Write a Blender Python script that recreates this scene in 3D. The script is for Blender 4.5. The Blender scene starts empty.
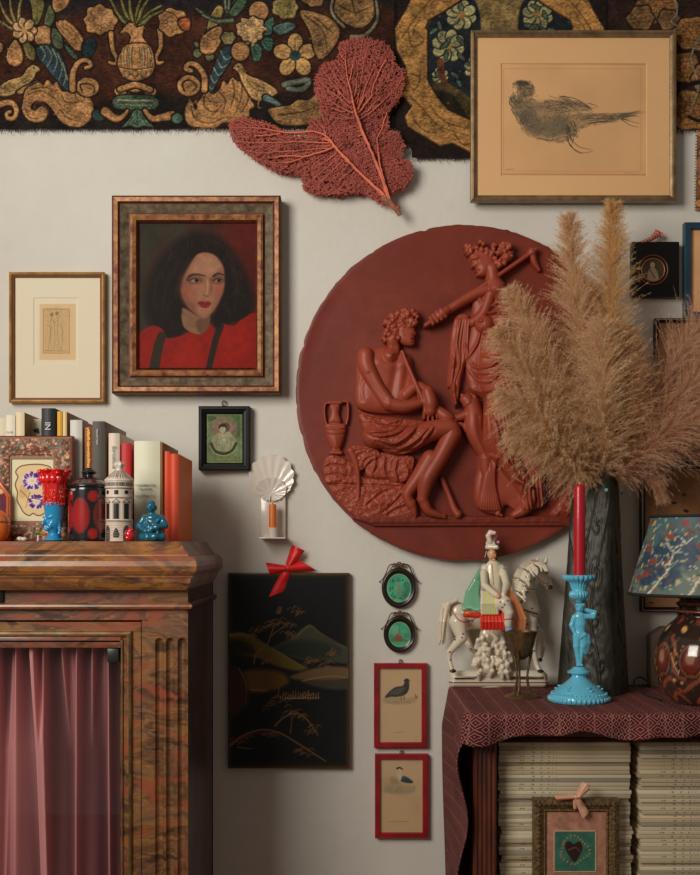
import bpy, bmesh, math, random
import numpy as np
from mathutils import Vector, Matrix, kdtree
random.seed(7); RNG = np.random.default_rng(11)
PI = math.pi
SC = bpy.context.scene; COL = SC.collection
# ---------------------------------------------------------------- camera frame
D, F, CZ, CX, HY = 2.76, 1150.0, 1.25, 350.0, 545.0
def kk(y): return (D + y) / F                       # metres per photo pixel at depth y (wall is y = 0)
def P(px, py, y): k = kk(y); return Vector(((px-CX)*k, y, CZ+(HY-py)*k))
def PX(px, y): return (px-CX)*kk(y)
def PZ(py, y): return CZ+(HY-py)*kk(y)
# ---------------------------------------------------------------- colour
def lin1(c): c = np.asarray(c, float); return np.where(c <= .04045, c/12.92, ((c+.055)/1.055)**2.4)
EG = 1.
def A(r, g, b, E=.55):                              # reflectance of a colour seen under illumination E
    l = lin1(np.array([r, g, b])/255.)/(E*EG)
    l = l*min(1., .86/max(l)); return (float(l[0]), float(l[1]), float(l[2]), 1.)
# ---------------------------------------------------------------- materials
def newmat(name):
    m = bpy.data.materials.new(name); m.use_nodes = True
    nt = m.node_tree; b = nt.nodes['Principled BSDF']; return m, nt, b
def nd(nt, t, **kw):
    n = nt.nodes.new(t)
    for k, v in kw.items():
        if k.startswith('i_'):
            key = k[2:]; key = int(key) if key.isdigit() else key
            n.inputs[key].default_value = v
        else: setattr(n, k, v)
    return n
def ramp(nt, stops, fac=None, interp='LINEAR'):
    r = nt.nodes.new('ShaderNodeValToRGB'); e = r.color_ramp.elements; r.color_ramp.interpolation = interp
    while len(e) < len(stops): e.new(.5)
    for i, (p, c) in enumerate(stops): e[i].position = p; e[i].color = c
    if fac is not None: nt.links.new(fac, r.inputs[0])
    return r
def mixc(nt, fac, a, b, mode='MIX'):
    m = nt.nodes.new('ShaderNodeMix'); m.data_type = 'RGBA'; m.blend_type = mode
    for sock, v in ((m.inputs[0], fac), (m.inputs[6], a), (m.inputs[7], b)):
        if hasattr(v, 'is_linked'): nt.links.new(v, sock)
        else: sock.default_value = v
    return m.outputs[2]
def mth(nt, op, a, b=None, c=None):
    m = nt.nodes.new('ShaderNodeMath'); m.operation = op
    for i, v in enumerate((a, b, c)):
        if v is None: continue
        if hasattr(v, 'is_linked'): nt.links.new(v, m.inputs[i])
        else: m.inputs[i].default_value = v
    return m.outputs[0]
def coords(nt, kind='Object', scale=(1, 1, 1)):
    t = nd(nt, 'ShaderNodeTexCoord'); mp = nd(nt, 'ShaderNodeMapping'); mp.inputs['Scale'].default_value = scale
    nt.links.new(t.outputs[kind], mp.inputs[0]); return mp.outputs[0]
def noise(nt, scale, vec=None, detail=4, rough=.55, dist=0):
    n = nd(nt, 'ShaderNodeTexNoise'); n.inputs['Scale'].default_value = scale; n.inputs['Detail'].default_value = detail
    n.inputs['Roughness'].default_value = rough; n.inputs['Distortion'].default_value = dist
    if vec is not None: nt.links.new(vec, n.inputs['Vector'])
    return n.outputs[0]
def bump(nt, b, h, strength=.3, dist=.002):
    n = nd(nt, 'ShaderNodeBump'); n.inputs['Strength'].default_value = strength; n.inputs['Distance'].default_value = dist
    nt.links.new(h, n.inputs['Height']); nt.links.new(n.outputs[0], b.inputs['Normal'])
def mat(name, c, rough=.5, metal=0., var=None, bmp=None, spec=.5, stretch=(1, 1, 1), coat=0., trans=0., sss=0.):
    """plain surface; var=(noise scale, second colour) mottles it, bmp=(scale,strength,dist) roughens it"""
    m, nt, b = newmat(name)
    b.inputs['Base Color'].default_value = c; b.inputs['Roughness'].default_value = rough
    b.inputs['Metallic'].default_value = metal; b.inputs['Specular IOR Level'].default_value = spec
    b.inputs['Coat Weight'].default_value = coat; b.inputs['Coat Roughness'].default_value = .08
    b.inputs['Transmission Weight'].default_value = trans
    if sss: b.inputs['Subsurface Weight'].default_value = sss; b.inputs['Subsurface Radius'].default_value = (.006, .004, .003); b.inputs['Subsurface Scale'].default_value = 1
    v = coords(nt, 'Object', stretch) if (var or bmp) else None
    if var:
        n = noise(nt, var[0], v, 5, .6)
        r = ramp(nt, [(.35, c), (.65, var[1])], n); nt.links.new(r.outputs[0], b.inputs['Base Color'])
    if bmp: bump(nt, b, noise(nt, bmp[0], v, 5, .6), bmp[1], bmp[2])
    return m
def colmat(name, rough=.6, spec=.4, bmp=None, coat=0., metal=0., stretch=(1, 1, 1), sheen=0.):
    """pigment stored on the mesh (painted surfaces, glazes, weaves)"""
    m, nt, b = newmat(name); a = nd(nt, 'ShaderNodeAttribute', attribute_name='Col')
    nt.links.new(a.outputs['Color'], b.inputs['Base Color'])
    b.inputs['Roughness'].default_value = rough; b.inputs['Specular IOR Level'].default_value = spec
    b.inputs['Coat Weight'].default_value = coat; b.inputs['Coat Roughness'].default_value = .06; b.inputs['Metallic'].default_value = metal
    b.inputs['Sheen Weight'].default_value = sheen
    if bmp: bump(nt, b, noise(nt, bmp[0], coords(nt, 'Object', stretch), 5, .6), bmp[1], bmp[2])
    return m
def glassmat(name, refl=.06):
    m, nt, b = newmat(name); nt.nodes.remove(b)
    t = nd(nt, 'ShaderNodeBsdfTransparent'); g = nd(nt, 'ShaderNodeBsdfGlossy'); g.inputs['Roughness'].default_value = .01
    t.inputs[0].default_value = (.96, .97, .96, 1)
    x = nd(nt, 'ShaderNodeMixShader'); lw = nd(nt, 'ShaderNodeLayerWeight'); lw.inputs[0].default_value = .5; fr = nd(nt, 'ShaderNodeMath', operation='MULTIPLY_ADD'); pw = nd(nt, 'ShaderNodeMath', operation='POWER'); pw.inputs[1].default_value = 5.; nt.links.new(lw.outputs['Facing'], pw.inputs[0]); nt.links.new(pw.outputs[0], fr.inputs[0]); fr.inputs[1].default_value = 1-refl; fr.inputs[2].default_value = refl
    o = nt.nodes['Material Output']; nt.links.new(fr.outputs[0], x.inputs[0]); nt.links.new(t.outputs[0], x.inputs[1]); nt.links.new(g.outputs[0], x.inputs[2])
    nt.links.new(x.outputs[0], o.inputs[0]); return m
# ---------------------------------------------------------------- objects
ORG = {}
def thing(name, label, cat, loc=(0, 0, 0), group=None):
    o = bpy.data.objects.new(name, None); COL.objects.link(o); o.location = loc; o.empty_display_size = .02
    o['label'] = label; o['category'] = cat
    if group: o['group'] = group
    ORG[o.name] = Vector(loc); return o
def tag(o, label, cat, group=None):
    o['label'] = label; o['category'] = cat
    if group: o['group'] = group
    return o
class MB:
    """collects shapes for ONE mesh"""
    def __init__(s): s.v = []; s.f = []; s.m = []; s.c = None; s.uv = None
    def add(s, vs, fs, mi=0, col=None):
        n = len(s.v); s.v.extend([tuple(map(float, v)) for v in vs]); s.f.extend([tuple(int(i)+n for i in f) for f in fs]); s.m.extend([mi]*len(fs))
        if col is not None:
            if s.c is None: s.c = [(.5, .5, .5, 1)]*n
            s.c.extend([tuple(col)]*len(vs) if np.ndim(col) == 1 else [tuple(c) for c in col])
        elif s.c is not None: s.c.extend([(.5, .5, .5, 1)]*len(vs))
        return s
    def box(s, x0, x1, y0, y1, z0, z1, bv=0, mi=0, col=None, seg=2):
        bm = bmesh.new(); bmesh.ops.create_cube(bm, size=1)
        for v in bm.verts: v.co = ((x0+x1)/2+v.co.x*(x1-x0), (y0+y1)/2+v.co.y*(y1-y0), (z0+z1)/2+v.co.z*(z1-z0))
        if bv: bmesh.ops.bevel(bm, geom=bm.edges[:], offset=bv, segments=seg, profile=.5, affect='EDGES')
        s.frombm(bm, mi, col); return s
    def frombm(s, bm, mi=0, col=None, M=None):
        bm.verts.index_update()
        s.add([(M @ v.co if M else v.co) for v in bm.verts], [[v.index for v in f.verts] for f in bm.faces], mi, col); bm.free()
    def ell(s, c, r, mi=0, col=None, rot=None, nu=20, nv=12):
        r = (r, r, r) if np.ndim(r) == 0 else r
        vs = []; fs = []
        for j in range(nv+1):
            th = PI*j/nv
            for i in range(nu):
                ph = 2*PI*i/nu; p = Vector((r[0]*math.sin(th)*math.cos(ph), r[1]*math.sin(th)*math.sin(ph), r[2]*math.cos(th)))
                if rot: p = rot @ p
                vs.append(Vector(c)+p)
        for j in range(nv):
            for i in range(nu): a = j*nu+i; b = j*nu+(i+1) % nu; fs.append((a, a+nu, b+nu, b))
        return s.add(vs, fs, mi, col)
    def tube(s, pts, r, n=8, mi=0, col=None, closed=False, caps=True, flat=1.):
        pts = [Vector(p) for p in pts]; N = len(pts); rs = [r]*N if np.ndim(r) == 0 else list(r)
        vs = []; fs = []; up = None
        for i in range(N):
            a = pts[i-1] if (i > 0 or closed) else pts[i]; b = pts[(i+1) % N] if (i < N-1 or closed) else pts[i]
            t = (b-a); t = t.normalized() if t.length > 1e-9 else Vector((0, 0, 1))
            if up is None: up = Vector((0, 1, 0)) if abs(t.y) < .9 else Vector((1, 0, 0))
            u = (up - t*up.dot(t)).normalized(); up = u; w = t.cross(u)
            for j in range(n): an = 2*PI*j/n; vs.append(pts[i]+rs[i]*(math.cos(an)*u*flat+math.sin(an)*w))
        M = N if closed else N-1
        for i in range(M):
            for j in range(n):
                a = i*n+j; b = i*n+(j+1) % n; c = ((i+1) % N)*n; fs.append((a, b, c+(j+1) % n, c+j))
        if caps and not closed: fs.append(tuple(range(n))[::-1]); fs.append(tuple((N-1)*n+j for j in range(n)))
        return s.add(vs, fs, mi, col)
    def lathe(s, prof, c=(0, 0, 0), n=40, mi=0, col=None, sx=1., sy=1., rfun=None, colfun=None):
        """prof [(r,z)...]; rfun(theta,i)->radius factor; colfun(theta,i)->rgba"""
        vs = []; fs = []; cs = []
        for i, (r, z) in enumerate(prof):
            for j in range(n):
                a = 2*PI*j/n; q = r*(rfun(a, i) if rfun else 1.)
                vs.append((c[0]+q*math.cos(a)*sx, c[1]+q*math.sin(a)*sy, c[2]+z))
                if colfun: cs.append(colfun(a, i))
        for i in range(len(prof)-1):
            for j in range(n): a = i*n+j; b = i*n+(j+1) % n; fs.append((a, b, b+n, a+n))
        return s.add(vs, fs, mi, cs if colfun else col)
    def prism(s, poly, y0, y1, mi=0, col=None, bv=0):
        """poly [(x,z)...] extruded from y0 (front) to y1 (back)"""
        bm = bmesh.new(); vs = [bm.verts.new((x, y0, z)) for x, z in poly]; f = bm.faces.new(vs)
        e = bmesh.ops.extrude_face_region(bm, geom=[f]); 
        bmesh.ops.translate(bm, verts=[v for v in e['geom'] if isinstance(v, bmesh.types.BMVert)], vec=(0, y1-y0, 0))
        bmesh.ops.recalc_face_normals(bm, faces=bm.faces[:])
        if bv: bmesh.ops.bevel(bm, geom=bm.edges[:], offset=bv, segments=2, profile=.5, affect='EDGES')
        s.frombm(bm, mi, col); return s
    def grid(s, V, mi=0, col=None, closeu=False, flip=False):
        """V array (rows, cols, 3)"""
        V = np.asarray(V, float); r, c = V.shape[:2]; fs = []
        for i in range(r-1):
            for j in range(c if closeu else c-1):
                a = i*c+j; b = i*c+(j+1) % c; q = (a, b, b+c, a+c); fs.append(q[::-1] if flip else q)
        return s.add(V.reshape(-1, 3), fs, mi, None if col is None else (col if np.ndim(col) == 1 else np.asarray(col).reshape(-1, 4)))
    def build(s, name, mats, parent=None, smooth=True, ang=40, solid=0, kind=None, label=None):
        me = bpy.data.meshes.new(name); org = ORG[parent.name] if parent else Vector((0, 0, 0))
        V = np.array(s.v, float) - np.array(org)
        me.from_pydata(V.tolist(), [], s.f); 
        for m in (mats if isinstance(mats, (list, tuple)) else [mats]): me.materials.append(m)
        me.polygons.foreach_set('material_index', s.m)
        if s.c is not None:
            ca = me.color_attributes.new('Col', 'FLOAT_COLOR', 'POINT'); ca.data.foreach_set('color', np.array(s.c, np.float32).ravel())
        if s.uv is not None:
            ul = me.uv_layers.new(name='UVMap'); li = np.empty(len(me.loops), np.int32); me.loops.foreach_get('vertex_index', li)
            ul.data.foreach_set('uv', np.array(s.uv, np.float32)[li].ravel())
        me.validate(); me.update()
        if smooth:
            me.polygons.foreach_set('use_smooth', [True]*len(me.polygons))
            if ang < 180: me.set_sharp_from_angle(angle=math.radians(ang))
        o = bpy.data.objects.new(name, me); COL.objects.link(o)
        if parent: o.parent = parent
        ORG[o.name] = org
        if solid:
            md = o.modifiers.new('s', 'SOLIDIFY'); md.thickness = solid; md.offset = 0
        if kind: o['kind'] = kind
        if label: o['label'] = label
        return o
def fastmesh(name, V, Q, mats, parent=None, col=None, smooth=True):
    """big numpy meshes: V (n,3), Q (m,4) or (m,3)"""
    me = bpy.data.meshes.new(name); org = ORG[parent.name] if parent else Vector((0, 0, 0))
    V = np.asarray(V, np.float32)-np.array(org, np.float32); Q = np.asarray(Q, np.int32); k = Q.shape[1]
    me.vertices.add(len(V)); me.vertices.foreach_set('co', V.ravel())
    me.loops.add(Q.size); me.loops.foreach_set('vertex_index', Q.ravel())
    me.polygons.add(len(Q)); me.polygons.foreach_set('loop_start', np.arange(0, Q.size, k, dtype=np.int32))
    me.update(calc_edges=True); me.validate()
    if smooth: me.polygons.foreach_set('use_smooth', np.ones(len(me.polygons), bool))
    me.materials.append(mats)
    if col is not None:
        ca = me.color_attributes.new('Col', 'FLOAT_COLOR', 'POINT'); ca.data.foreach_set('color', np.asarray(col, np.float32).ravel())
    o = bpy.data.objects.new(name, me); COL.objects.link(o)
    if parent: o.parent = parent
    ORG[o.name] = org; return o
# ---------------------------------------------------------------- 2-D shape maths
def cat(pts, n=6, closed=True):
    p = np.asarray(pts, float); N = len(p); out = []
    for i in range(N if closed else N-1):
        if closed: p0, p1, p2, p3 = p[i-1], p[i], p[(i+1) % N], p[(i+2) % N]
        else: p0, p1, p2, p3 = p[max(i-1, 0)], p[i], p[i+1], p[min(i+2, N-1)]
        for t in np.arange(n)/n:
            out.append(.5*((2*p1)+(-p0+p2)*t+(2*p0-5*p1+4*p2-p3)*t*t+(-p0+3*p1-3*p2+p3)*t**3))
    if not closed: out.append(p[-1])
    return np.array(out)
def segd(X, Y, p, closed=False):
    """distance to polyline and position 0..1 along it"""
    p = np.asarray(p, float)
    if closed: p = np.vstack([p, p[:1]])
    L = np.hypot(*(p[1:]-p[:-1]).T); S = np.concatenate([[0], np.cumsum(L)]); tot = max(S[-1], 1e-9)
    best = np.full(X.shape, 1e9); T = np.zeros(X.shape)
    for i in range(len(p)-1):
        d = p[i+1]-p[i]; l2 = max((d**2).sum(), 1e-12)
        t = np.clip(((X-p[i, 0])*d[0]+(Y-p[i, 1])*d[1])/l2, 0, 1)
        q = np.hypot(X-p[i, 0]-t*d[0], Y-p[i, 1]-t*d[1]); m = q < best
        best[m] = q[m]; T[m] = ((S[i]+t*L[i])/tot)[m]
    return best, T
def inside(X, Y, p):
    p = np.asarray(p, float); r = np.zeros(X.shape, bool); n = len(p)
    for i in range(n):
        x0, y0 = p[i]; x1, y1 = p[(i+1) % n]
        if y0 == y1: continue
        c = ((y0 > Y) != (y1 > Y)) & (X < (x1-x0)*(Y-y0)/(y1-y0)+x0); r ^= c
    return r
def vnoise(X, Y, sc, seed):
    r = np.random.default_rng(seed); G = r.random((64, 64)); x = X/sc; y = Y/sc
    i = np.floor(x).astype(int); j = np.floor(y).astype(int); fx = x-i; fy = y-j
    fx = fx*fx*(3-2*fx); fy = fy*fy*(3-2*fy); i %= 64; j %= 64; i1 = (i+1) % 64; j1 = (j+1) % 64
    return (G[j, i]*(1-fx)+G[j, i1]*fx)*(1-fy)+(G[j1, i]*(1-fx)+G[j1, i1]*fx)*fy
def fbm(X, Y, sc, seed, o=4):
    s = 0; a = .5; t = 0
    for k in range(o): s = s+a*vnoise(X+k*17.3, Y+k*9.1, sc/2**k, seed+k); t += a; a *= .5
    return s/t
class Field:
    def __init__(s, x0, y0, x1, y1, k):
        s.nx = int(round((x1-x0)*k))+1; s.ny = int(round((y1-y0)*k))+1; s.k = k
        s.X, s.Y = np.meshgrid(np.linspace(x0, x1, s.nx), np.linspace(y0, y1, s.ny)); s.x0, s.y0, s.x1, s.y1 = x0, y0, x1, y1
        s.z = (0, 0, 1)
    def T(s, p): return np.asarray(p, float)/s.z[2]+np.array(s.z[:2])
    def sl(s, p, m):
        a = p.min(0)-m; b = p.max(0)+m
        i0 = max(int((a[0]-s.x0)*(s.nx-1)/(s.x1-s.x0)), 0); i1 = min(int((b[0]-s.x0)*(s.nx-1)/(s.x1-s.x0))+2, s.nx)
        j0 = max(int((a[1]-s.y0)*(s.ny-1)/(s.y1-s.y0)), 0); j1 = min(int((b[1]-s.y0)*(s.ny-1)/(s.y1-s.y0))+2, s.ny)
        return (slice(j0, max(j1, j0)), slice(i0, max(i1, i0)))
class Cv(Field):
    """a painted surface: pigments laid down in photo pixel coordinates"""
    def __init__(s, x0, y0, x1, y1, k, bg): super().__init__(x0, y0, x1, y1, k); s.a = np.empty((s.ny, s.nx, 3)); s.a[:] = np.array(bg)/255.
    def bl(s, sl, m, col, alpha=1.):
        m = np.clip(m, 0, 1)[..., None]*alpha; s.a[sl] = s.a[sl]*(1-m)+np.array(col)/255.*m
    def poly(s, pts, col, soft=.6, alpha=1., sm=True, edge=None, ew=1.5):
        soft = max(soft*min(1., 2./s.z[2]), .22)
        p = s.T(pts); p = cat(p) if sm else p; sl = s.sl(p, soft*2+ew+1); X, Y = s.X[sl], s.Y[sl]
        if X.size == 0: return
        d, _ = segd(X, Y, p, True); d = np.where(inside(X, Y, p), d, -d)
        if edge is not None: s.bl(sl, .5+(d+ew)/soft, edge, alpha)
        s.bl(sl, .5+d/(2*soft), col, alpha)
    def line(s, pts, col, w=1., w2=None, alpha=1., soft=.4, sm=True):
        soft = max(soft*min(1., 2./s.z[2]), .2)
        p = s.T(pts); p = cat(p, 6, False) if sm and len(p) > 2 else p; w = w/s.z[2]; w2 = w if w2 is None else w2/s.z[2]
        sl = s.sl(p, max(w, w2)+1.5); X, Y = s.X[sl], s.Y[sl]
        if X.size == 0: return
        d, t = segd(X, Y, p); r = (w+(w2-w)*t)/2; s.bl(sl, .5+(r-d)/(2*soft), col, alpha*1.)
    def ell(s, cx, cy, rx, ry, col, ang=0, soft=.5, alpha=1., edge=None, ew=1.5):
        t = np.linspace(0, 2*PI, 28, endpoint=False); c, q = math.cos(ang), math.sin(ang)
        x = rx*np.cos(t); y = ry*np.sin(t); s.poly(np.stack([cx+x*c-y*q, cy+x*q+y*c], 1), col, soft, alpha, False, edge, ew)
    def mottle(s, sc, amp, seed=1, o=4, tint=(1, 1, 1)):
        s.a *= 1+(fbm(s.X, s.Y, sc, seed, o)-.5)[..., None]*2*amp*np.array(tint)
    def rgba(s, E=.55): 
        l = lin1(np.clip(s.a, 0, 1))/(E*EG); l = l*np.minimum(1., .86/np.maximum(l.max(2, keepdims=True), 1e-6)); return np.concatenate([l, np.ones(l.shape[:2]+(1,))], 2)
def qgrid(ny, nx, mask=None):
    i = np.arange(ny*nx).reshape(ny, nx); q = np.stack([i[1:, :-1], i[1:, 1:], i[:-1, 1:], i[:-1, :-1]], -1).reshape(-1, 4)
    if mask is not None: m = (mask[1:, :-1] & mask[1:, 1:] & mask[:-1, 1:] & mask[:-1, :-1]).ravel(); q = q[m]
    return q
def compact(V, Q, C=None):
    u, inv = np.unique(Q.ravel(), return_inverse=True); return V[u], inv.reshape(Q.shape), (None if C is None else C[u])
def canvas(cv, name, m, parent, y, E=.55, relief=None, mask=None):
    """picture surface as a fine grid in the plane y"""
    k = kk(y); V = np.stack([(cv.X-CX)*k, np.full(cv.X.shape, y) if relief is None else y-relief, CZ+(HY-cv.Y)*k], -1).reshape(-1, 3)
    Q = qgrid(cv.ny, cv.nx, mask); C = cv.rgba(E).reshape(-1, 4); V, Q, C = compact(V, Q, C)
    return fastmesh(name, V, Q, m, parent, C)
class Hf(Field):
    """carved relief: heights in photo pixels above the ground of the carving"""
    def __init__(s, x0, y0, x1, y1, k): super().__init__(x0, y0, x1, y1, k); s.H = np.full(s.X.shape, -3.)
    def up(s, sl, h, k=1.0, over=False):
        a = s.H[sl]
        if over: m = h > -2.5; a2 = a.copy(); a2[m] = h[m]; s.H[sl] = a2; return
        t = np.clip(.5+.5*(h-a)/k, 0, 1); s.H[sl] = a*(1-t)+h*t+k*t*(1-t)
    def poly(s, pts, base, bulge, rnd, sm=True, over=False, tilt=(0, 0)):
        p = s.T(pts); p = cat(p) if sm else p; sl = s.sl(p, 2); X, Y = s.X[sl], s.Y[sl]; rnd = rnd/s.z[2]
        if X.size == 0: return
        d, _ = segd(X, Y, p, True); ins = inside(X, Y, p); u = np.clip(d/rnd, 0, 1); c = p.mean(0)
        h = base+bulge*np.sqrt(1-(1-u)**2)+(X-c[0])*tilt[0]+(Y-c[1])*tilt[1]
        edge = np.clip(d/.8, 0, 1); h = h*edge+(-3)*(1-edge); h = np.where(ins, h, -3.); s.up(sl, h, 1., over)
    def limb(s, pts, r, z, sq=.8, sm=True):
        """r, z one value per point (r in zoom units, z px)"""
        p = s.T(pts); r = np.asarray(r, float)/s.z[2]; z = np.asarray(z, float)*np.ones(len(p)); r = r*np.ones(len(p))
        if sm and len(p) > 2:
            q = cat(np.column_stack([p, r, z]), 6, False); p, r, z = q[:, :2], q[:, 2], q[:, 3]
        sl = s.sl(p, r.max()+2); X, Y = s.X[sl], s.Y[sl]
        if X.size == 0: return
        L = np.hypot(*(p[1:]-p[:-1]).T); S = np.concatenate([[0], np.cumsum(L)])/max(L.sum(), 1e-9)
        d, t = segd(X, Y, p); R = np.interp(t, S, r); Zc = np.interp(t, S, z)
        h = np.where(d < R, Zc+sq*np.sqrt(np.maximum(R*R-d*d, 0)), -3.)
        s.up(sl, h, .8)
    def ball(s, x, y, r, z, sq=.8): s.limb([(x, y), (x+.01, y)], [r, r], [z, z], sq, False)
    def mark(s, pts, amp, w, sm=True, taper=False):
        """fold: raised (amp>0) or cut (amp<0) line on what is already there"""
        p = s.T(pts); p = cat(p, 6, False) if sm and len(p) > 2 else p; w = w/s.z[2]; sl = s.sl(p, w*3); X, Y = s.X[sl], s.Y[sl]
        if X.size == 0: return
        d, t = segd(X, Y, p); a = amp*np.exp(-(d/w)**2)*((np.sin(t*PI)**.5) if taper else 1.)
        s.H[sl] = np.where(s.H[sl] > -1.5, s.H[sl]+a, s.H[sl])
    def mesh(s, name, m, parent, y, flat=1.):
        mk = s.H > -1.2; k = kk(y); g = mk.copy()
        g[1:] |= mk[:-1]; g[:-1] |= mk[1:]; g[:, 1:] |= mk[:, :-1]; g[:, :-1] |= mk[:, 1:]
        H = np.where(mk, np.maximum(s.H, .1), -1.5)
        V = np.stack([(s.X-CX)*k, y-H*k*flat, CZ+(HY-s.Y)*k], -1).reshape(-1, 3); Q = qgrid(s.ny, s.nx, g); V, Q, _ = compact(V, Q)
        return fastmesh(name, V, Q, m, parent)
# ---------------------------------------------------------------- soft solids (blended capsules and ellipsoids -> one skin)
class Blob:
    def __init__(s): s.p = []
    def cap(s, a, b, r0, r1=None, col=None, neg=False, fy=1.): s.p.append(('c', Vector(a), Vector(b), r0, r0 if r1 is None else r1, col, neg, fy)); return s
    def chain(s, pts, rs, col=None, fy=1.):
        for i in range(len(pts)-1): s.cap(pts[i], pts[i+1], rs[i], rs[i+1], col, False, fy)
        return s
    def ell(s, c, r, col=None, rot=None, neg=False): s.p.append(('e', Vector(c), r if np.ndim(r) else (r, r, r), rot, None, col, neg, 1.)); return s
    def mesh(s, vox, k):
        lo = np.full(3, 1e9); hi = -lo
        for p in s.p:
            if p[6]: continue
            if p[0] == 'c': a = np.minimum(p[1], p[2])-max(p[3], p[4]); b = np.maximum(p[1], p[2])+max(p[3], p[4])
            else: a = np.array(p[1])-max(p[2]); b = np.array(p[1])+max(p[2])
            lo = np.minimum(lo, a); hi = np.maximum(hi, b)
        lo -= vox*3; hi += vox*3; n = np.ceil((hi-lo)/vox).astype(int)+1
        ax = [lo[i]+vox*np.arange(n[i]) for i in range(3)]
        S = np.full(n, .05); Cb = np.full(n, 1e3); Ci = np.zeros(n, np.int16)
        for pi, p in enumerate(s.p):
            if p[0] == 'c': R = max(p[3], p[4]); a = np.minimum(p[1], p[2])-R; b = np.maximum(p[1], p[2])+R
            else: R = max(p[2]); a = np.array(p[1])-R; b = np.array(p[1])+R
            m = 4*k+vox*2; i0 = np.maximum(((a-m-lo)/vox).astype(int), 0); i1 = np.minimum(((b+m-lo)/vox).astype(int)+2, n)
            sl = tuple(slice(i0[i], i1[i]) for i in range(3)); X, Y, Z = np.meshgrid(*[ax[i][sl[i]] for i in range(3)], indexing='ij')
            if X.size == 0: continue
            if p[0] == 'c':
                A0 = np.array(p[1]); B = np.array(p[2])-A0; l2 = max((B**2).sum(), 1e-12); fy = p[7]
                t = np.clip(((X-A0[0])*B[0]+(Y-A0[1])*B[1]+(Z-A0[2])*B[2])/l2, 0, 1)
                d = np.sqrt((X-A0[0]-t*B[0])**2+((Y-A0[1]-t*B[1])/fy)**2+(Z-A0[2]-t*B[2])**2)-(p[3]+(p[4]-p[3])*t)
            else:
                x, y, z = X-p[1][0], Y-p[1][1], Z-p[1][2]
                if p[3] is not None: M = np.array(p[3].inverted()); x, y, z = M[0, 0]*x+M[0, 1]*y+M[0, 2]*z, M[1, 0]*x+M[1, 1]*y+M[1, 2]*z, M[2, 0]*x+M[2, 1]*y+M[2, 2]*z
                r = p[2]; q = np.sqrt((x/r[0])**2+(y/r[1])**2+(z/r[2])**2); g = np.sqrt((x/r[0]**2)**2+(y/r[1]**2)**2+(z/r[2]**2)**2)+1e-9
                d = q*(q-1)/g
            o = S[sl]
            if p[6]: h = np.clip(.5-.5*(o+d)/k, 0, 1); S[sl] = o*(1-h)+(-d)*h+k*h*(1-h)
            else:
                h = np.clip(.5+.5*(o-d)/k, 0, 1); S[sl] = o*(1-h)+d*h-k*h*(1-h)
                c = Cb[sl]; mm = d < c; c[mm] = d[mm]; Cb[sl] = c; ci = Ci[sl]; ci[mm] = pi; Ci[sl] = ci
        I = S < 0; cnt = sum(I[a:n[0]-1+a, b:n[1]-1+b, c:n[2]-1+c].astype(np.int8) for a in (0, 1) for b in (0, 1) for c in (0, 1))
        act = (cnt > 0) & (cnt < 8); idx = np.full(act.shape, -1); cells = np.argwhere(act); idx[act] = np.arange(len(cells))
        acc = np.zeros((len(cells), 3)); num = np.zeros(len(cells))
        cs = [(0, 0, 0), (1, 0, 0), (0, 1, 0), (0, 0, 1), (1, 1, 0), (1, 0, 1), (0, 1, 1), (1, 1, 1)]
        for a in cs:
            for b in cs:
                if sum(b)-sum(a) != 1 or any(b[i] < a[i] for i in range(3)): continue
                va = S[tuple((cells+a).T)]; vb = S[tuple((cells+b).T)]; m = (va < 0) != (vb < 0)
                t = np.where(m, va/(va-vb+1e-12), 0); acc[m] += (np.array(a)+t[:, None]*(np.array(b)-np.array(a)))[m]; num[m] += 1
        V = lo+vox*(cells+acc/np.maximum(num, 1)[:, None]); Q = []
        for axi in range(3):
            e = np.zeros(3, int); e[axi] = 1; u, w = [i for i in range(3) if i != axi]
            s0 = I[tuple(slice(0, n[i]-1) if i == axi else slice(0, n[i]) for i in range(3))]; s1 = I[tuple(slice(1, n[i]) if i == axi else slice(0, n[i]) for i in range(3))]
            E = np.argwhere(s0 != s1); E = E[(E[:, u] > 0) & (E[:, w] > 0) & (E[:, u] < n[u]-1) & (E[:, w] < n[w]-1)]
            o = np.zeros(3, int); du = o.copy(); du[u] = 1; dw = o.copy(); dw[w] = 1
            q = np.stack([idx[tuple((E-du-dw).T)], idx[tuple((E-dw).T)], idx[tuple(E.T)], idx[tuple((E-du).T)]], 1)
            fl = s0[tuple(E.T)] if axi != 1 else ~s0[tuple(E.T)]
            q[~fl] = q[~fl][:, ::-1]; Q.append(q)
        Q = np.concatenate(Q); Q = Q[(Q >= 0).all(1)]
        ci = Ci[tuple(cells.T)]; C = np.array([(p[5] or (.5, .5, .5, 1)) for p in s.p])[ci]
        return V, Q, C
    def build(s, name, m, parent, vox, k, colfun=None):
        V, Q, C = s.mesh(vox, k)
        if colfun: C = colfun(V, C)
        return fastmesh(name, V, Q, m, parent, C)
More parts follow.
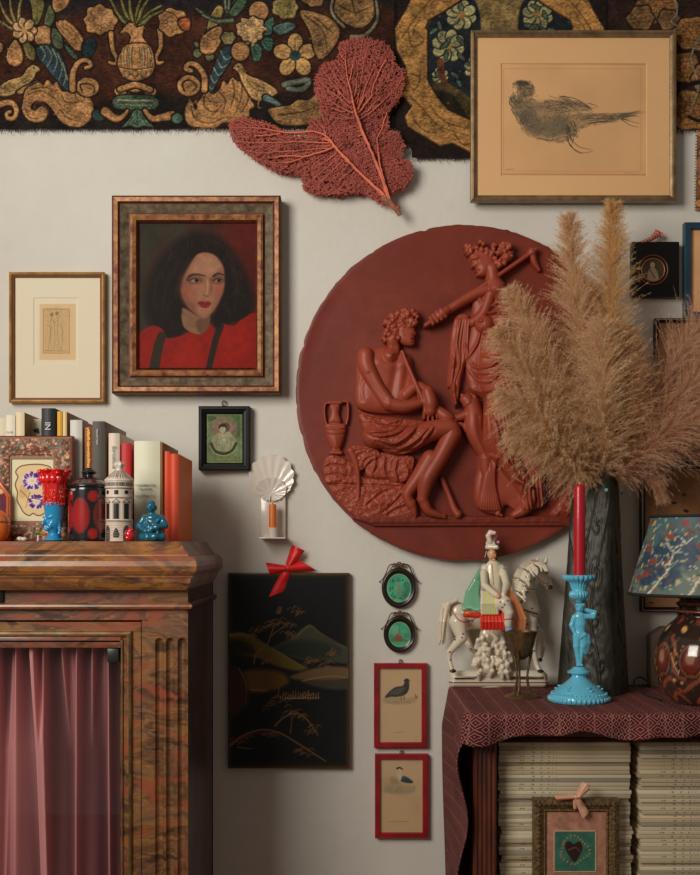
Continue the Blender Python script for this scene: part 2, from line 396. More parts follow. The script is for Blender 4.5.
# ---------------------------------------------------------------- small builders
def rect_sweep(mb, X0, X1, Z0, Z1, prof, mi=0, col=None):
    """mitred frame: prof [(inset from outer edge, y)] from the back outside round to the back inside; mi may be a list per strip"""
    rings = []
    for o, y in prof: rings.append([(X0+o, y, Z0+o), (X1-o, y, Z0+o), (X1-o, y, Z1-o), (X0+o, y, Z1-o)])
    for i in range(len(rings)-1):
        for j in range(4):
            a, b = rings[i][j], rings[i][(j+1) % 4]; c, d = rings[i+1][(j+1) % 4], rings[i+1][j]
            mb.add([a, b, c, d], [(0, 1, 2, 3)], mi[i] if isinstance(mi, (list, tuple)) else mi, col)
    return mb
def patch(mb, c00, c10, c11, c01, bulge=.003, n=10, th=.0009, mi=0, wave=0):
    """a piece of ribbon: bilinear patch bowed towards the viewer, with thickness"""
    c00, c10, c11, c01 = map(Vector, (c00, c10, c11, c01)); G = np.zeros((n+1, n+1, 3)); B = G.copy()
    for i in range(n+1):
        for j in range(n+1):
            u, v = i/n, j/n; p = (c00*(1-u)+c10*u)*(1-v)+(c01*(1-u)+c11*u)*v
            p.y -= bulge*math.sin(PI*u)**.8+wave*math.sin(v*9)*u; G[i, j] = p; p = p.copy(); p.y += th; B[i, j] = p
    mb.grid(G, mi, flip=True); mb.grid(B, mi)
    for a, b in ((G[0], B[0]), (B[-1], G[-1]), (B[:, 0], G[:, 0]), (G[:, -1], B[:, -1])): mb.grid(np.stack([a, b]), mi)
def text_obj(body, name, m, parent, loc, size, rot, align='LEFT', ext=.0002):
    cu = bpy.data.curves.new(name, 'FONT'); cu.body = body; cu.size = size; cu.align_x = align; cu.align_y = 'CENTER'; cu.extrude = ext
    t = bpy.data.objects.new(name, cu); COL.objects.link(t); bpy.context.view_layer.update()
    me = bpy.data.meshes.new_from_object(t.evaluated_get(bpy.context.evaluated_depsgraph_get())); bpy.data.objects.remove(t)
    o = bpy.data.objects.new(name, me); COL.objects.link(o); me.materials.clear(); me.materials.append(m)
    M = Matrix.Translation(Vector(loc)-ORG[parent.name]) @ rot.to_4x4(); me.transform(M); o.parent = parent; ORG[o.name] = ORG[parent.name]
    return o
# ================================================================ camera, light, room
cam = bpy.data.cameras.new('camera'); co = bpy.data.objects.new('camera', cam); COL.objects.link(co)
co.location = (0, -D, CZ); co.rotation_euler = (PI/2, 0, 0); cam.sensor_width = 36; cam.sensor_fit = 'AUTO'
cam.lens = F/875*36; cam.shift_y = (HY-437.5)/875; cam.clip_start = .05; SC.camera = co
SC.view_settings.view_transform = 'Standard'; SC.view_settings.look = 'None'; SC.view_settings.gamma = 1; SC.view_settings.exposure = 0
SC.view_settings.use_curve_mapping = False
w = bpy.data.worlds.new('room_ambience'); SC.world = w; w.use_nodes = True
w.node_tree.nodes['Background'].inputs[0].default_value = (1, .86, .74, 1); w.node_tree.nodes['Background'].inputs[1].default_value = .15
def area(name, loc, target, sx, sy, power, col):
    l = bpy.data.lights.new(name, 'AREA'); l.shape = 'RECTANGLE'; l.size = sx; l.size_y = sy; l.energy = power; l.color = col
    o = bpy.data.objects.new(name, l); COL.objects.link(o); o.location = loc
    o.rotation_euler = (Vector(target)-Vector(loc)).to_track_quat('-Z', 'Y').to_euler(); return o
wl = area('window_daylight', (-1.6, -2.5, 2.4), (.25, 0, 1.85), 1.2, 1.5, 27, (1, .95, .86)); wl.data.spread = 2.0
def wallmat():
    m, nt, b = newmat('painted_plaster_wall'); v = coords(nt)
    n1 = noise(nt, 3, v, 6, .6); n2 = noise(nt, 60, v, 5, .7); n3 = noise(nt, 9, v, 6, .65)
    r = ramp(nt, [(.3, (.72, .68, .60, 1)), (.7, (.80, .77, .70, 1))], n1)
    c = mixc(nt, ramp(nt, [(.6, (0, 0, 0, 1)), (.75, (.5, .5, .5, 1))], n3).outputs[0], r.outputs[0], (.70, .65, .58, 1))
    nt.links.new(c, b.inputs['Base Color']); b.inputs['Roughness'].default_value = .9; b.inputs['Specular IOR Level'].default_value = .15
    bump(nt, b, mth(nt, 'ADD', n2, mth(nt, 'MULTIPLY', n3, 3.)), .25, .003); return m
mb = MB(); mb.box(-3.2, 3.2, 0, .12, 0, 3.0); o = mb.build('wall_back', wallmat(), smooth=False); o['kind'] = 'structure'
mb = MB(); mb.box(-3.2, 3.2, -3.4, .12, -.06, 0)
o = mb.build('floor', mat('oak_floor', (.16, .09, .05, 1), .5, var=(4, (.22, .13, .07, 1)), stretch=(1, 12, 1)), smooth=False); o['kind'] = 'structure'
# ================================================================ tapestry
GOLD = (138, 100, 64); GOLD2 = (118, 88, 56); PALE = (156, 124, 86); DARK = (30, 22, 18); OLIVE = (88, 80, 48); TEAL = (38, 54, 52); CREAM = (150, 140, 110)
def paint_tapestry():
    c = Cv(-16, -14, 716, 170, 1.6, (52, 29, 21)); c.mottle(30, .35, 3); X, Y = c.X, c.Y
    lower = np.clip((Y-98-10*(fbm(X, Y*0, 40, 5)-.5)*4)/14, 0, 1); c.a = c.a*(1-lower[..., None])+np.array((26, 22, 20))/255*lower[..., None]
    top = np.clip((14+20*(vnoise(X, Y*0, 60, 8)-.5)-Y)/10, 0, 1)*.8; c.a = c.a*(1-top[..., None])+np.array((24, 25, 28))/255*top[..., None]
    def g(pts, col=GOLD, inner=(), w=2.2, edge=DARK, ew=1.6):
        c.poly(pts, col, .7, 1, True, edge, ew)
        p = c.T(pts); p = cat(p); a, b = p.min(0), p.max(0); n = int((b-a).prod()*.16); z_ = c.z; c.z = (0, 0, 1)
        q = a+(b-a)*RNG.random((max(n, 1), 2)); q = q[inside(q[:, 0], q[:, 1], p)]; cen = p.mean(0)
        for x, y in q:
            th = math.atan2(y-cen[1], x-cen[0])+RNG.normal(0, .5)+1.2; L = 1+RNG.random()*2.4; f = .58 if RNG.random() < .6 else 1.22
            c.line([(x, y), (x+L*math.cos(th), y+L*math.sin(th))], tuple(v*f for v in col), .8, .5, .55, .3)
        r_ = cen+(p-cen)*.84; c.line(r_[::3], tuple(min(v*1.3, 255) for v in col), .9, .6, .5, .3, False); c.z = z_
        for q in inner: c.line(q, tuple(int(v*.45) for v in col), w*1.3, w*.6, .9)
    def curl(pts, w0, w1, col=GOLD):
        c.line(pts, DARK, w0+3.2*c.z[2], w1+3.2*c.z[2], 1, .8); c.line(pts, col, w0, w1, 1, .8); c.line(pts, tuple(int(v*1.15) for v in col), w0*.3, w1*.3, .5, .8)
    def blossom(x, y, R, n, col, cen, ang=0., edge=DARK):
        for i in range(n):
            a = ang+2*PI*i/n; c.ell(x+R*.62*math.cos(a), y+R*.62*math.sin(a), R*.42, R*.34, col, a, .6, 1, edge, 1.2)
        for i in range(n):
            a = ang+2*PI*i/n; c.line([(x, y), (x+R*.8*math.cos(a), y+R*.8*math.sin(a))], tuple(int(v*.7) for v in col), R*.07, None, .7)
        c.ell(x, y, R*.25, R*.25, cen)
    def lobed(x, y, R, n, col, seed):
        t = np.linspace(0, 2*PI, n*4, endpoint=False); r = R*(.92+.07*np.cos(n*t)+.05*np.sin(3*t+seed))
        c.poly(np.stack([x+r*np.cos(t), y+.9*r*np.sin(t)], 1), col, .7, 1, True, DARK, 1.6)
        for i in range(n*2): a_ = i*PI/n+.2; c.line([(x+.35*r[0]*math.cos(a_), y+.32*r[0]*math.sin(a_)), (x+.85*r[0]*math.cos(a_+.12), y+.76*r[0]*math.sin(a_+.12))], tuple(int(v*.6) for v in col), R*.07, R*.03, .7)
        for k in (.7, .42): c.line(np.stack([x+k*r*np.cos(t), y+.9*k*r*np.sin(t)], 1)[:-3], tuple(int(v*.72) for v in col), R*.09, None, .6)
    def spray(x, y, tips, col=OLIVE, w=16):
        for tx, ty in tips:
            mx, my = (x+tx)/2+(ty-y)*.08, (y+ty)/2-(tx-x)*.12
            c.line([(x, y), (mx, my), (tx, ty)], DARK, w*1.5, w*.7, .9, .7); c.line([(x, y), (mx, my), (tx, ty)], col, w, w*.35, 1, .6); c.line([(x, y), (mx, my), (tx, ty)], PALE, w*.2, 1, .7, .5)
    def cornu(pts, strip):
        c.poly(pts, (38, 52, 58), .7, 1, True, DARK, 1.4)
        for q in strip: c.line(q, (120, 122, 100), 9, 4, .85)
    # --- left corner
    c.z = (0, 0, 5.385)
    spray(110, 170, [(0, 10), (-40, 80), (60, -30), (150, -60), (20, 130)], OLIVE, 22)
    g([(190, 140), (180, 60), (170, -10), (215, -10), (245, 30), (235, 80), (215, 130)], OLIVE, [[(205, 120), (210, 60), (205, 10)]])
    g([(245, 150), (255, 90), (275, 40), (300, 90), (280, 150)], (66, 72, 50)); g([(300, 70), (290, 20), (310, -20), (385, -20), (370, 40), (330, 70)])
    g([(90, 225), (115, 260), (130, 310), (120, 350), (85, 365), (55, 350), (42, 310), (60, 260)], GOLD, [[(70, 300), (75, 340)]])
    g([(130, 235), (170, 245), (195, 290), (185, 335), (150, 310)], OLIVE, [[(140, 245), (175, 310)]]); c.ell(240, 203, 52, 54, GOLD, 0, .7, 1, DARK); c.ell(0, 265, 24, 28, GOLD, 0, .7, 1, DARK)
    c.ell(225, 190, 25, 28, PALE, 0, 2, .35)
    g([(290, 160), (330, 190), (345, 260), (310, 270), (285, 220)], (70, 76, 56)); blossom(140, 175, 64, 7, PALE, GOLD)
    g([(310, 130), (360, 122), (420, 170), (455, 230), (445, 278), (405, 270), (350, 205), (320, 170)], GOLD, [[(335, 150), (385, 190), (430, 260)], [(320, 150), (360, 205), (405, 255)], [(360, 140), (410, 185), (440, 235)]])
    g([(350, 250), (400, 290), (425, 330), (390, 310)], (58, 78, 66)); g([(455, 240), (500, 215), (520, 250), (490, 320), (455, 300)], (24, 36, 38))
    cornu([(205, 262), (260, 252), (320, 290), (352, 350), (375, 430), (392, 488), (372, 500), (338, 470), (300, 430), (250, 362), (215, 320)],
          [[(225, 260), (250, 300), (235, 335)], [(255, 258), (285, 310), (262, 370)], [(290, 275), (315, 340), (292, 410)], [(318, 300), (342, 375), (322, 445)], [(345, 350), (362, 420), (348, 470)], [(365, 420), (380, 470), (368, 492)]])
    g([(0, 480), (60, 440), (118, 425), (150, 385), (178, 360), (205, 366), (222, 388), (202, 400), (190, 430), (160, 460), (120, 492), (60, 522), (0, 520)], (140, 112, 72), [[(20, 490), (90, 470), (130, 440)], [(20, 505), (90, 495), (150, 460)]])
    g([(100, 500), (160, 468), (208, 445), (212, 460), (160, 500), (110, 515)], GOLD2); c.ell(190, 378, 5, 5, DARK); curl([(-10, 575), (60, 560), (95, 595), (85, 640), (50, 645), (42, 620), (62, 610)], 34, 16)
    g([(140, 510), (165, 478), (215, 455), (240, 470), (262, 438), (290, 465), (312, 452), (340, 500), (400, 505), (440, 515), (482, 530), (508, 580), (498, 640), (450, 685), (400, 690), (340, 665), (300, 612), (268, 572), (228, 552), (190, 560), (170, 590), (200, 606), (220, 585), (246, 590), (262, 620), (246, 655), (206, 668), (158, 652), (128, 600)], GOLD,
      [[(160, 520), (230, 500), (300, 540), (360, 610), (430, 640), (480, 620)], [(180, 490), (250, 480), (310, 510)], [(340, 520), (360, 560), (420, 560), (470, 545)], [(330, 600), (380, 650), (440, 660)], [(150, 600), (165, 640), (210, 650)], [(410, 500), (420, 545), (460, 560)]], 5)
    c.ell(480, 480, 60, 50, GOLD, 0, .7, 1, DARK); c.line([(450, 500), (440, 470), (475, 462), (515, 480), (510, 510)], DARK, 9, 5); curl([(398, 490), (400, 405), (432, 345), (478, 336), (494, 365), (468, 378)], 34, 18)
    lobed(545, 118, 92, 8, GOLD, 1); c.ell(555, 110, 45, 38, PALE, 0, 2, .4)
    c.ell(538, 628, 34, 30, TEAL, 0, .7, 1, DARK); curl([(585, 610), (630, 640), (680, 630), (705, 600)], 42, 16)
    # --- urn
    c.z = (110, 0, 5.385)
    spray(150, 165, [(60, -10), (0, -5), (110, -20), (180, -20), (225, -15), (280, 40), (340, 60), (30, 60)], (80, 82, 44), 26)
    g([(95, 180), (60, 185), (110, 130), (150, 160), (185, 150), (180, 210), (200, 250), (110, 250), (120, 210)], GOLD, [[(120, 180), (140, 220)], [(160, 180), (150, 230)]])
    curl([(272, 170), (278, 262), (252, 320), (262, 350), (288, 345)], 26, 14); curl([(10, 190), (18, 270), (42, 330), (30, 352), (2, 345)], 26, 14)
    g([(48, 330), (75, 270), (110, 248), (180, 248), (222, 265), (242, 330), (236, 392), (200, 428), (140, 442), (88, 428), (55, 382)], GOLD, [[(60, 372), (140, 380), (232, 372)], [(80, 400), (140, 412), (205, 400)]], 4)
    for x, b_ in ((70, -14), (100, -9), (125, -4), (165, 4), (190, 9), (220, 14)): c.line([(x-b_*.3, 262), (x+b_*.5, 310), (x, 372)], (70, 50, 32), 6, 4, .9)
    for x, b_ in ((84, -10), (112, -7), (178, 7), (206, 10)): c.line([(x, 270), (x+b_*.4, 310), (x, 366)], (62, 76, 60), 9, 5); c.line([(x+3, 275), (x+3+b_*.4, 310), (x+3, 360)], CREAM, 3, 2)
    c.line([(56, 372), (140, 384), (234, 372)], (70, 50, 32), 7, 7); c.line([(60, 380), (140, 392), (230, 380)], PALE, 5, 5, .8)
    for x in (95, 140, 185): c.poly([(x-16, 398), (x, 392), (x+16, 398), (x, 430)], GOLD2, .5, 1, True, (60, 42, 28), .6)
    for x, y, rx in ((62, 500, 32), (140, 478, 45), (222, 500, 30)): c.ell(x, y, rx, 26, GOLD, 0, .7, 1, DARK)
    curl([(60, 490), (140, 465), (220, 490)], 30, 30)
    g([(42, 528), (238, 528), (240, 592), (42, 592)], (58, 72, 58), [], 3); c.line([(48, 550), (232, 550)], (140, 134, 100), 9); c.line([(48, 575), (232, 575)], (110, 112, 86), 6)
    g([(72, 692), (110, 650), (130, 610), (152, 598), (175, 612), (195, 650), (240, 692), (190, 682), (152, 694), (112, 682)], (74, 92, 76), [[(150, 605), (150, 680)], [(125, 640), (100, 680)], [(180, 640), (205, 680)]], 6)
    curl([(-20, 610), (40, 650), (85, 625), (100, 605)], 48, 14); curl([(190, 600), (230, 645), (280, 640), (335, 628)], 18, 46); lobed(345, 130, 88, 7, GOLD, 2); g([(375, 120), (430, 110), (430, 170), (390, 165)], (120, 66, 40))
    c.line([(300, 70), (350, 90), (385, 130)], DARK, 5); c.ell(365, 645, 28, 27, (74, 96, 80), 0, .7, 1, DARK)
    # --- right cornucopia
    g([(525, 180), (540, 110), (580, 42), (612, 60), (590, 130), (550, 175)], (110, 96, 56), [[(540, 165), (585, 70)]]); spray(660, 120, [(620, -20), (650, -30), (690, -20), (470, 60), (500, 90)], (56, 72, 60), 26)
    for p in ([(455, 235), (490, 250), (470, 265)], [(470, 270), (500, 290), (475, 318), (450, 300)], [(520, 300), (560, 305), (555, 330), (525, 330)]): g(p, (84, 86, 56))
    g([(488, 270), (500, 210), (560, 163), (605, 162), (600, 232), (560, 292), (510, 296)], GOLD, [[(520, 270), (580, 190)], [(505, 250), (545, 190)]]); lobed(640, 215, 40, 6, (110, 100, 66), 3); lobed(690, 290, 36, 6, GOLD, 3)
    cornu([(518, 505), (540, 430), (570, 350), (612, 268), (662, 268), (645, 350), (585, 440), (545, 522)], [[(600, 285), (625, 330), (655, 320)], [(580, 330), (605, 375), (632, 362)], [(562, 375), (585, 415), (608, 402)], [(545, 420), (565, 455), (582, 440)], [(530, 465), (550, 490), (562, 475)]])
    c.z = (0, 0, 2.); g([(372, 222), (382, 204), (392, 224), (400, 206), (413, 186), (425, 192), (440, 184), (447, 166), (456, 172), (466, 160), (478, 168), (486, 166), (492, 180), (502, 188), (502, 202), (510, 216), (500, 224), (498, 238), (480, 240), (468, 250), (448, 248), (430, 260), (395, 259), (375, 247)], GOLD,
      [[(384, 215), (392, 240), (420, 250), (450, 240)], [(412, 190), (410, 215), (430, 228), (446, 214)], [(440, 188), (452, 205), (448, 228)], [(466, 164), (470, 190), (462, 222)], [(486, 172), (484, 200), (474, 228)], [(500, 194), (494, 214), (482, 232)], [(420, 205), (436, 210)]], 2.2)
    c.z = (110, 0, 5.385)
    c.ell(428, 470, 62, 55, GOLD, 0, .7, 1, DARK); c.line([(405, 500), (395, 460), (430, 440), (470, 470), (450, 500)], DARK, 9, 5); curl([(512, 490), (512, 420), (472, 362), (430, 352), (412, 380), (440, 390)], 34, 20)
    # --- flowers before the sea fan
    c.z = (230, 0, 4.118)
    g([(0, 60), (40, 0), (70, 10), (30, 70)], (58, 74, 56)); c.ell(120, 55, 40, 40, GOLD, 0, .7, 1, DARK); c.ell(45, 220, 37, 38, GOLD, 0, .7, 1, DARK)
    for p in ([(90, 190), (130, 200), (125, 250), (100, 255)], [(130, 170), (175, 165), (170, 215), (145, 205)], [(140, 110), (180, 80), (175, 140), (145, 150)]): g(p, (52, 78, 64), [[p[0], p[2]]])
    lobed(88, 130, 62, 9, PALE, 4)
    for i in range(26): c.ell(88+RNG.normal(0, 24), 130+RNG.normal(0, 24), 8, 6, (186, 150, 100), RNG.random()*3, .4, .6)
    g([(180, 120), (240, 100), (270, 120), (210, 150)], (64, 82, 74)); lobed(230, 40, 56, 7, (120, 104, 62), 5); lobed(345, -5, 50, 7, GOLD2, 5); blossom(270, 238, 88, 5, PALE if False else (150, 116, 72), TEAL, -PI/2)
    g([(290, 60), (340, 58), (420, 90), (452, 140), (430, 200), (380, 252), (350, 222), (330, 140)], GOLD2, [[(310, 75), (380, 130), (400, 210)], [(350, 80), (430, 150)]], 5)
    g([(430, -10), (602, -10), (590, 80), (540, 122), (480, 106), (435, 70)], GOLD2, [[(450, 30), (510, 60), (580, 40)], [(500, 0), (520, 80)]], 5); curl([(600, 0), (606, 90), (560, 150), (500, 160)], 10, 16, (96, 88, 66)); curl([(425, 0), (420, 60), (470, 120)], 12, 12, (96, 88, 66))
    g([(16, 288), (34, 270), (52, 276), (60, 304), (86, 324), (130, 338), (176, 364), (198, 386), (178, 402), (142, 406), (130, 422), (100, 416), (74, 386), (52, 346), (40, 312), (30, 298)], (144, 112, 72), [[(70, 335), (105, 375), (160, 388)], [(90, 345), (130, 365), (170, 376)]]); c.line([(122, 414), (118, 448), (128, 452)], (120, 90, 56), 6, 4); c.ell(38, 284, 4, 4, DARK); curl([(150, 410), (190, 430), (225, 455)], 26, 10, (70, 86, 84)); curl([(225, 355), (270, 345), (325, 340), (300, 375), (240, 372)], 24, 18, (80, 84, 72))
    g([(160, 462), (200, 448), (250, 440), (280, 420), (330, 420), (360, 395), (400, 420), (380, 500), (280, 522), (200, 512)], GOLD2, [[(200, 480), (290, 470), (350, 450)]], 6)
    # --- medallion panel (the ring mirrors about its middle) and the border beyond it
    c.z = (0, 0, 1); c.poly([(394, -14), (620, -14), (620, 170), (394, 170)], (30, 22, 20), .8, 1, False); c.line([(396, -14), (394, 170)], (18, 14, 12), 3)
    c.poly([(424, -14), (574, -14), (574, 110), (540, 124), (460, 124), (424, 100)], (112, 92, 58), 1, 1, False)
    L = [(380, 30), (397, 52), (406, 68), (404, 84), (401, 96), (412, 108), (405, 118), (408, 128), (440, 147), (452, 144), (470, 153), (500, 156)]; I = [(500, 124), (470, 122), (448, 112), (436, 98), (427, 82), (427, 32), (425, 30), (428, 22), (442, 14), (460, 2), (470, -14)]
    for sgn in (0, 1):
        fx = (lambda x: x) if not sgn else (lambda x: 998-x)
        c.poly([(fx(x), y) for x, y in [(427, 30), (444, 14), (470, 0), (480, 20), (478, 70), (470, 124), (447, 112), (427, 84)]], (26, 30, 34), .8)
        for x, y, R in ((461, 17, 15), (448, 48, 16), (440, 78, 8), (476, 70, 12)): blossom(fx(x), y, R, 8, (132, 126, 88), (120, 88, 50), .3, (20, 24, 30))
        for k in range(14):
            x, y = 432+RNG.random()*44, 6+RNG.random()*80; a = RNG.random()*6; c.ell(fx(x), y, 5, 1.8, (72, 84, 66), a, .4, .9, (18, 20, 26), .8)
        c.line([(fx(440), 64), (fx(444), 84), (fx(458), 94)], (78, 46, 30), 7, 5); c.poly([(fx(x), y) for x, y in [(428, 86), (446, 86), (470, 100), (470, 123), (448, 112), (434, 98)]], (62, 52, 30), .8); c.poly([(fx(x), y) for x, y in [(432, 92), (452, 96), (466, 118), (446, 108)]], (30, 26, 20), 1.2)
        outer = [(470, -14), (418, -14), (406, 12), (395, 30), (397, 52), (406, 68), (404, 84), (401, 96), (412, 108), (405, 118), (408, 128), (440, 147), (452, 144), (470, 153), (500, 156)]
        c.poly([(fx(x), y) for x, y in outer+I], (138, 100, 56), .8, 1, False, DARK, 1.8)
        for q in ([(402, 40), (415, 20), (430, 2)], [(408, 30), (412, 48), (424, 42), (414, 32), (420, 22)], [(410, 76), (420, 80), (414, 92), (408, 84)], [(410, 98), (424, 112), (440, 128), (470, 138)], [(430, 108), (446, 124), (478, 132)], [(414, 122), (424, 132), (436, 134), (430, 122)], [(455, 136), (463, 146), (478, 142), (470, 134)]):
            c.line([(fx(x), y) for x, y in q], (84, 58, 34), 1.6, 1, .85)
        for k in range(10): c.ell(fx(402+RNG.random()*60), 20+RNG.random()*120, 1.3, .9, (176, 146, 96), 0, .4, .35)
    c.poly([(604, -14), (716, -14), (716, 170), (604, 170)], (40, 26, 20), 1, 1, False); c.line([(606, -14), (606, 140)], (20, 16, 14), 3)
    for x, y, R in ((655, 8, 22), (640, 20, 14), (668, 22, 12), (690, 36, 20), (684, 70, 18), (692, 112, 24), (612, 60, 10), (705, 80, 16), (650, 60, 20), (640, 110, 18)):
        lobed(x, y, R, 6, (120, 82, 46) if R > 15 else (104, 76, 48), x)
        for k in range(6): a = k; c.line([(x, y), (x+R*.7*math.cos(a), y+R*.7*math.sin(a))], (80, 52, 32), 1.4, .8, .6)
    c.line([(672, -5), (676, 14), (670, 24), (676, 28)], (110, 110, 96), 2.2, 1.4); c.line([(698, 40), (690, 60), (697, 88), (690, 112)], (104, 106, 92), 2.4, 1.4)
    c.line([(684, 88), (700, 84), (706, 96)], (20, 16, 14), 5, 3); c.line([(688, 118), (698, 122), (706, 116)], (20, 16, 14), 3)
    # weave
    c.a *= 1+.10*np.sign(np.sin(X*4.4))[..., None]*.4+(fbm(X, Y*2.4, 2.2, 30, 2)-.5)[..., None]*.8+(fbm(X, Y, 9, 31, 3)-.5)[..., None]*.7
    return c
cv = paint_tapestry(); X, Y = cv.X, cv.Y
edge = 130.5-X*.004+1.2*(fbm(X, X*0, 9, 3)-.5)*2; edge = np.where((X > 411) & (X < 610), 159.5+1.5*(fbm(X, X*0, 5, 4)-.5)*2, edge); edge = np.where(X > 610, 131, edge)
edge = np.where((X > 395) & (X <= 411), 132+(X-395)*1.3+4*(vnoise(X, X*0, 3, 9)-.5), edge)
lum = cv.a.mean(2); rel = (lum*.010+(fbm(X, Y, 40, 7)-.5)*.008)+.008
tap = canvas(cv, 'tapestry', colmat('woven_wool', .95, .1, (900, .5, .001), sheen=.1), None, -.004, .72, rel, Y < edge)
tag(tap, 'dark antique tapestry border with golden scrolls, urn and birds along the top of the wall', 'tapestry')
# frayed black hem of the tapestry: many short threads, nobody could count them
mb = MB()
for i in range(520):
    x = -10+720*i/520+RNG.normal(0, .7); j = np.argmin(abs(cv.X[0]-x)); e = edge[0, j]
    L = .8+RNG.random()**3*5; p = [P(x, e-1, -.010), P(x+RNG.normal(0, .5), e+L*.5, -.008), P(x+RNG.normal(0, 1.), e+L, -.006)]; mb.tube(p, [.0006, .0005, .0002], 4)
o = mb.build('frayed_hem', mat('black_thread', (.012, .010, .010, 1), .9), tap); o['kind'] = 'stuff'
# narrow hanging strip at the right edge
cv = Cv(694, 120, 722, 211, 3, (92, 62, 42)); cv.mottle(6, .5, 3)
for k in range(9): cv.ell(706+RNG.normal(0, 4), 124+k*10, 6, 4, (128, 90, 52), RNG.random(), .5, 1, (40, 26, 20), 1)
wob = .8*np.sign(np.sin(cv.Y*2.2))
strip = canvas(cv, 'textile_strip', colmat('woven_strip', .95, .1), None, -.003, .4, np.full(cv.X.shape, .003)+.004*np.sin((cv.X-694)/28*PI), cv.X > 696-(cv.Y-120)/90*2+wob)
tag(strip, 'narrow brown woven strip hanging at the right edge of the photo', 'textile')
# ================================================================ pictures on the wall
def wood(name, c1, c2, rough=.5, sc=(4, 4, 40), bmpS=.3): return mat(name, c1, rough, 0, (14, c2), (60, bmpS, .001), stretch=sc)
M_gilt_worn = mat('worn_gilt', A(152, 108, 66, .6), .45, .25, (55, A(92, 50, 32, .6)), (160, .4, .0012), stretch=(1, 1, 1))
M_gilt = mat('thin_gilt', A(170, 128, 72, .6), .32, .65, (30, A(130, 90, 48, .6)))
M_greywood = mat('weathered_grey_wood', A(104, 88, 66, .6), .65, 0, (18, A(58, 48, 36, .6)), (90, .5, .001), stretch=(3, 3, 3))
M_print = colmat('printed_paper', .75, .25); M_oil = colmat('oil_paint', .55, .12, (260, .25, .0008)); M_black = mat('ebonised_wood', (.007, .0065, .006, 1), .4, spec=.3)
M_dkwood = mat('dark_backing', (.03, .02, .015, 1), .8); M_glaze = glassmat('picture_glass'); M_iron = mat('dark_iron', (.03, .026, .022, 1), .45, .8); M_brass = mat('aged_brass', (.30, .19, .08, 1), .4, .9)
def frame_box(px0, py0, px1, py1, y): return PX(px0, y), PX(px1, y), PZ(py1, y), PZ(py0, y)
def frame_part(parent, bx, prof, mats, name='frame', mi=0, ang=30):
    mb = MB(); rect_sweep(mb, *bx, prof, mi); return mb.build(name, mats, parent, True, ang)
def backing(parent, bx, ins, y0, y1, m=None, name='backing_board'):
    mb = MB(); mb.box(bx[0]+ins, bx[1]-ins, y0, y1, bx[2]+ins, bx[3]-ins); return mb.build(name, m or M_dkwood, parent, False)
def ring_hanger(parent, px, py, y, r=2.2, m=None):
    k = kk(y); mb = MB(); c = P(px, py, y); n = 16
    mb.tube([(c.x+r*k*math.cos(a)*.8, y, c.z+r*k*math.sin(a)) for a in np.linspace(0, 2*PI, n, endpoint=False)], .0011, 6, closed=True)
    mb.tube([(c.x, y, c.z-r*k), (c.x, y+.002, c.z-r*k-.006)], .0016, 6); return mb.build('hanging_ring', m or M_iron, parent)
# ---- large bird etching
y0 = -.042; bx = frame_box(471, 30, 676.5, 200.5, y0); t = thing('framed_etching', 'large framed bird etching in a thin silvery frame overlapping the tapestry', 'picture', ((bx[0]+bx[1])/2, 0, bx[2]))
k = kk(y0); Wd = 6*k
frame_part(t, bx, [(0, -.020), (0, y0+.001), (.002, y0), (.006, y0-.001), (.009, y0+.003), (Wd, y0+.006), (Wd, y0+.012)], [mat('silver_gilt_frame', A(122, 102, 74, .6), .42, .5, (40, A(92, 74, 52, .6)), (200, .2, .001))])
backing(t, bx, .004, -.022, y0+.0125)
ym = y0+.010; cv = Cv(476, 35, 671.5, 196, .35, (190, 150, 106)); cv.mottle(60, .05, 3); 
m = ~((cv.X > 502) & (cv.X < 646) & (cv.Y > 64) & (cv.Y < 175))
# mat board: four bevelled strips round the window
mb = MB(); o_ = (PX(476, ym), PX(671.5, ym), PZ(196.5, ym), PZ(35, ym)); i_ = (PX(501, ym), PX(647, ym), PZ(176, ym), PZ(63, ym))
def matboard(parent, o_, i_, ym, m, name='mat_board', th=.0022, bev=.002):
    mb = MB()
    for a, b, ya, yb in ((o_, i_, ym, ym), (i_, (i_[0]+bev, i_[1]-bev, i_[2]+bev, i_[3]-bev), ym, ym+th)):
        A_ = [(a[0], ya, a[2]), (a[1], ya, a[2]), (a[1], ya, a[3]), (a[0], ya, a[3])]; B_ = [(b[0], yb, b[2]), (b[1], yb, b[2]), (b[1], yb, b[3]), (b[0], yb, b[3])]
        for j in range(4): mb.add([A_[j], A_[(j+1) % 4], B_[(j+1) % 4], B_[j]], [(0, 1, 2, 3)])
    return mb.build(name, m, parent, False)
matboard(t, o_, i_, ym, mat('tan_mat_board', A(192, 152, 108, .56), .85, var=(6, A(182, 142, 98, .56))))
cv = Cv(500, 62, 648, 177, 3, (178, 138, 96)); cv.mottle(50, .07, 2)
cv.z = (490, 55, 4.242); cv.line([(48, 36), (668, 40), (665, 508), (44, 505), (48, 36)], (150, 100, 66), 6, None, .7, .6, False); cv.line([(58, 58), (640, 58), (640, 495), (58, 492), (58, 58)], (150, 112, 76), 3, None, .6, .5, False)
INK = (52, 46, 38)
def hatch(pts, n, L, ang, w=2., jit=.4, al=.5, col=INK):
    p = cat(cv.T(pts)); z = cv.z; cv.z = (0, 0, 1); a = p.min(0); b = p.max(0); k = 0
    while k < n:
        q = a+(b-a)*RNG.random(2)
        if not inside(np.array([q[0]]), np.array([q[1]]), p)[0]: k += .2; continue
        th = ang+RNG.normal(0, jit); d = np.array([math.cos(th), math.sin(th)])*L/z[2]*(.5+RNG.random())/2; mid = q+RNG.normal(0, .4, 2)
        cv.line([q-d, mid, q+d], col, w/z[2]*(.5+RNG.random()), .1, al, .25); k += 1
    cv.z = z
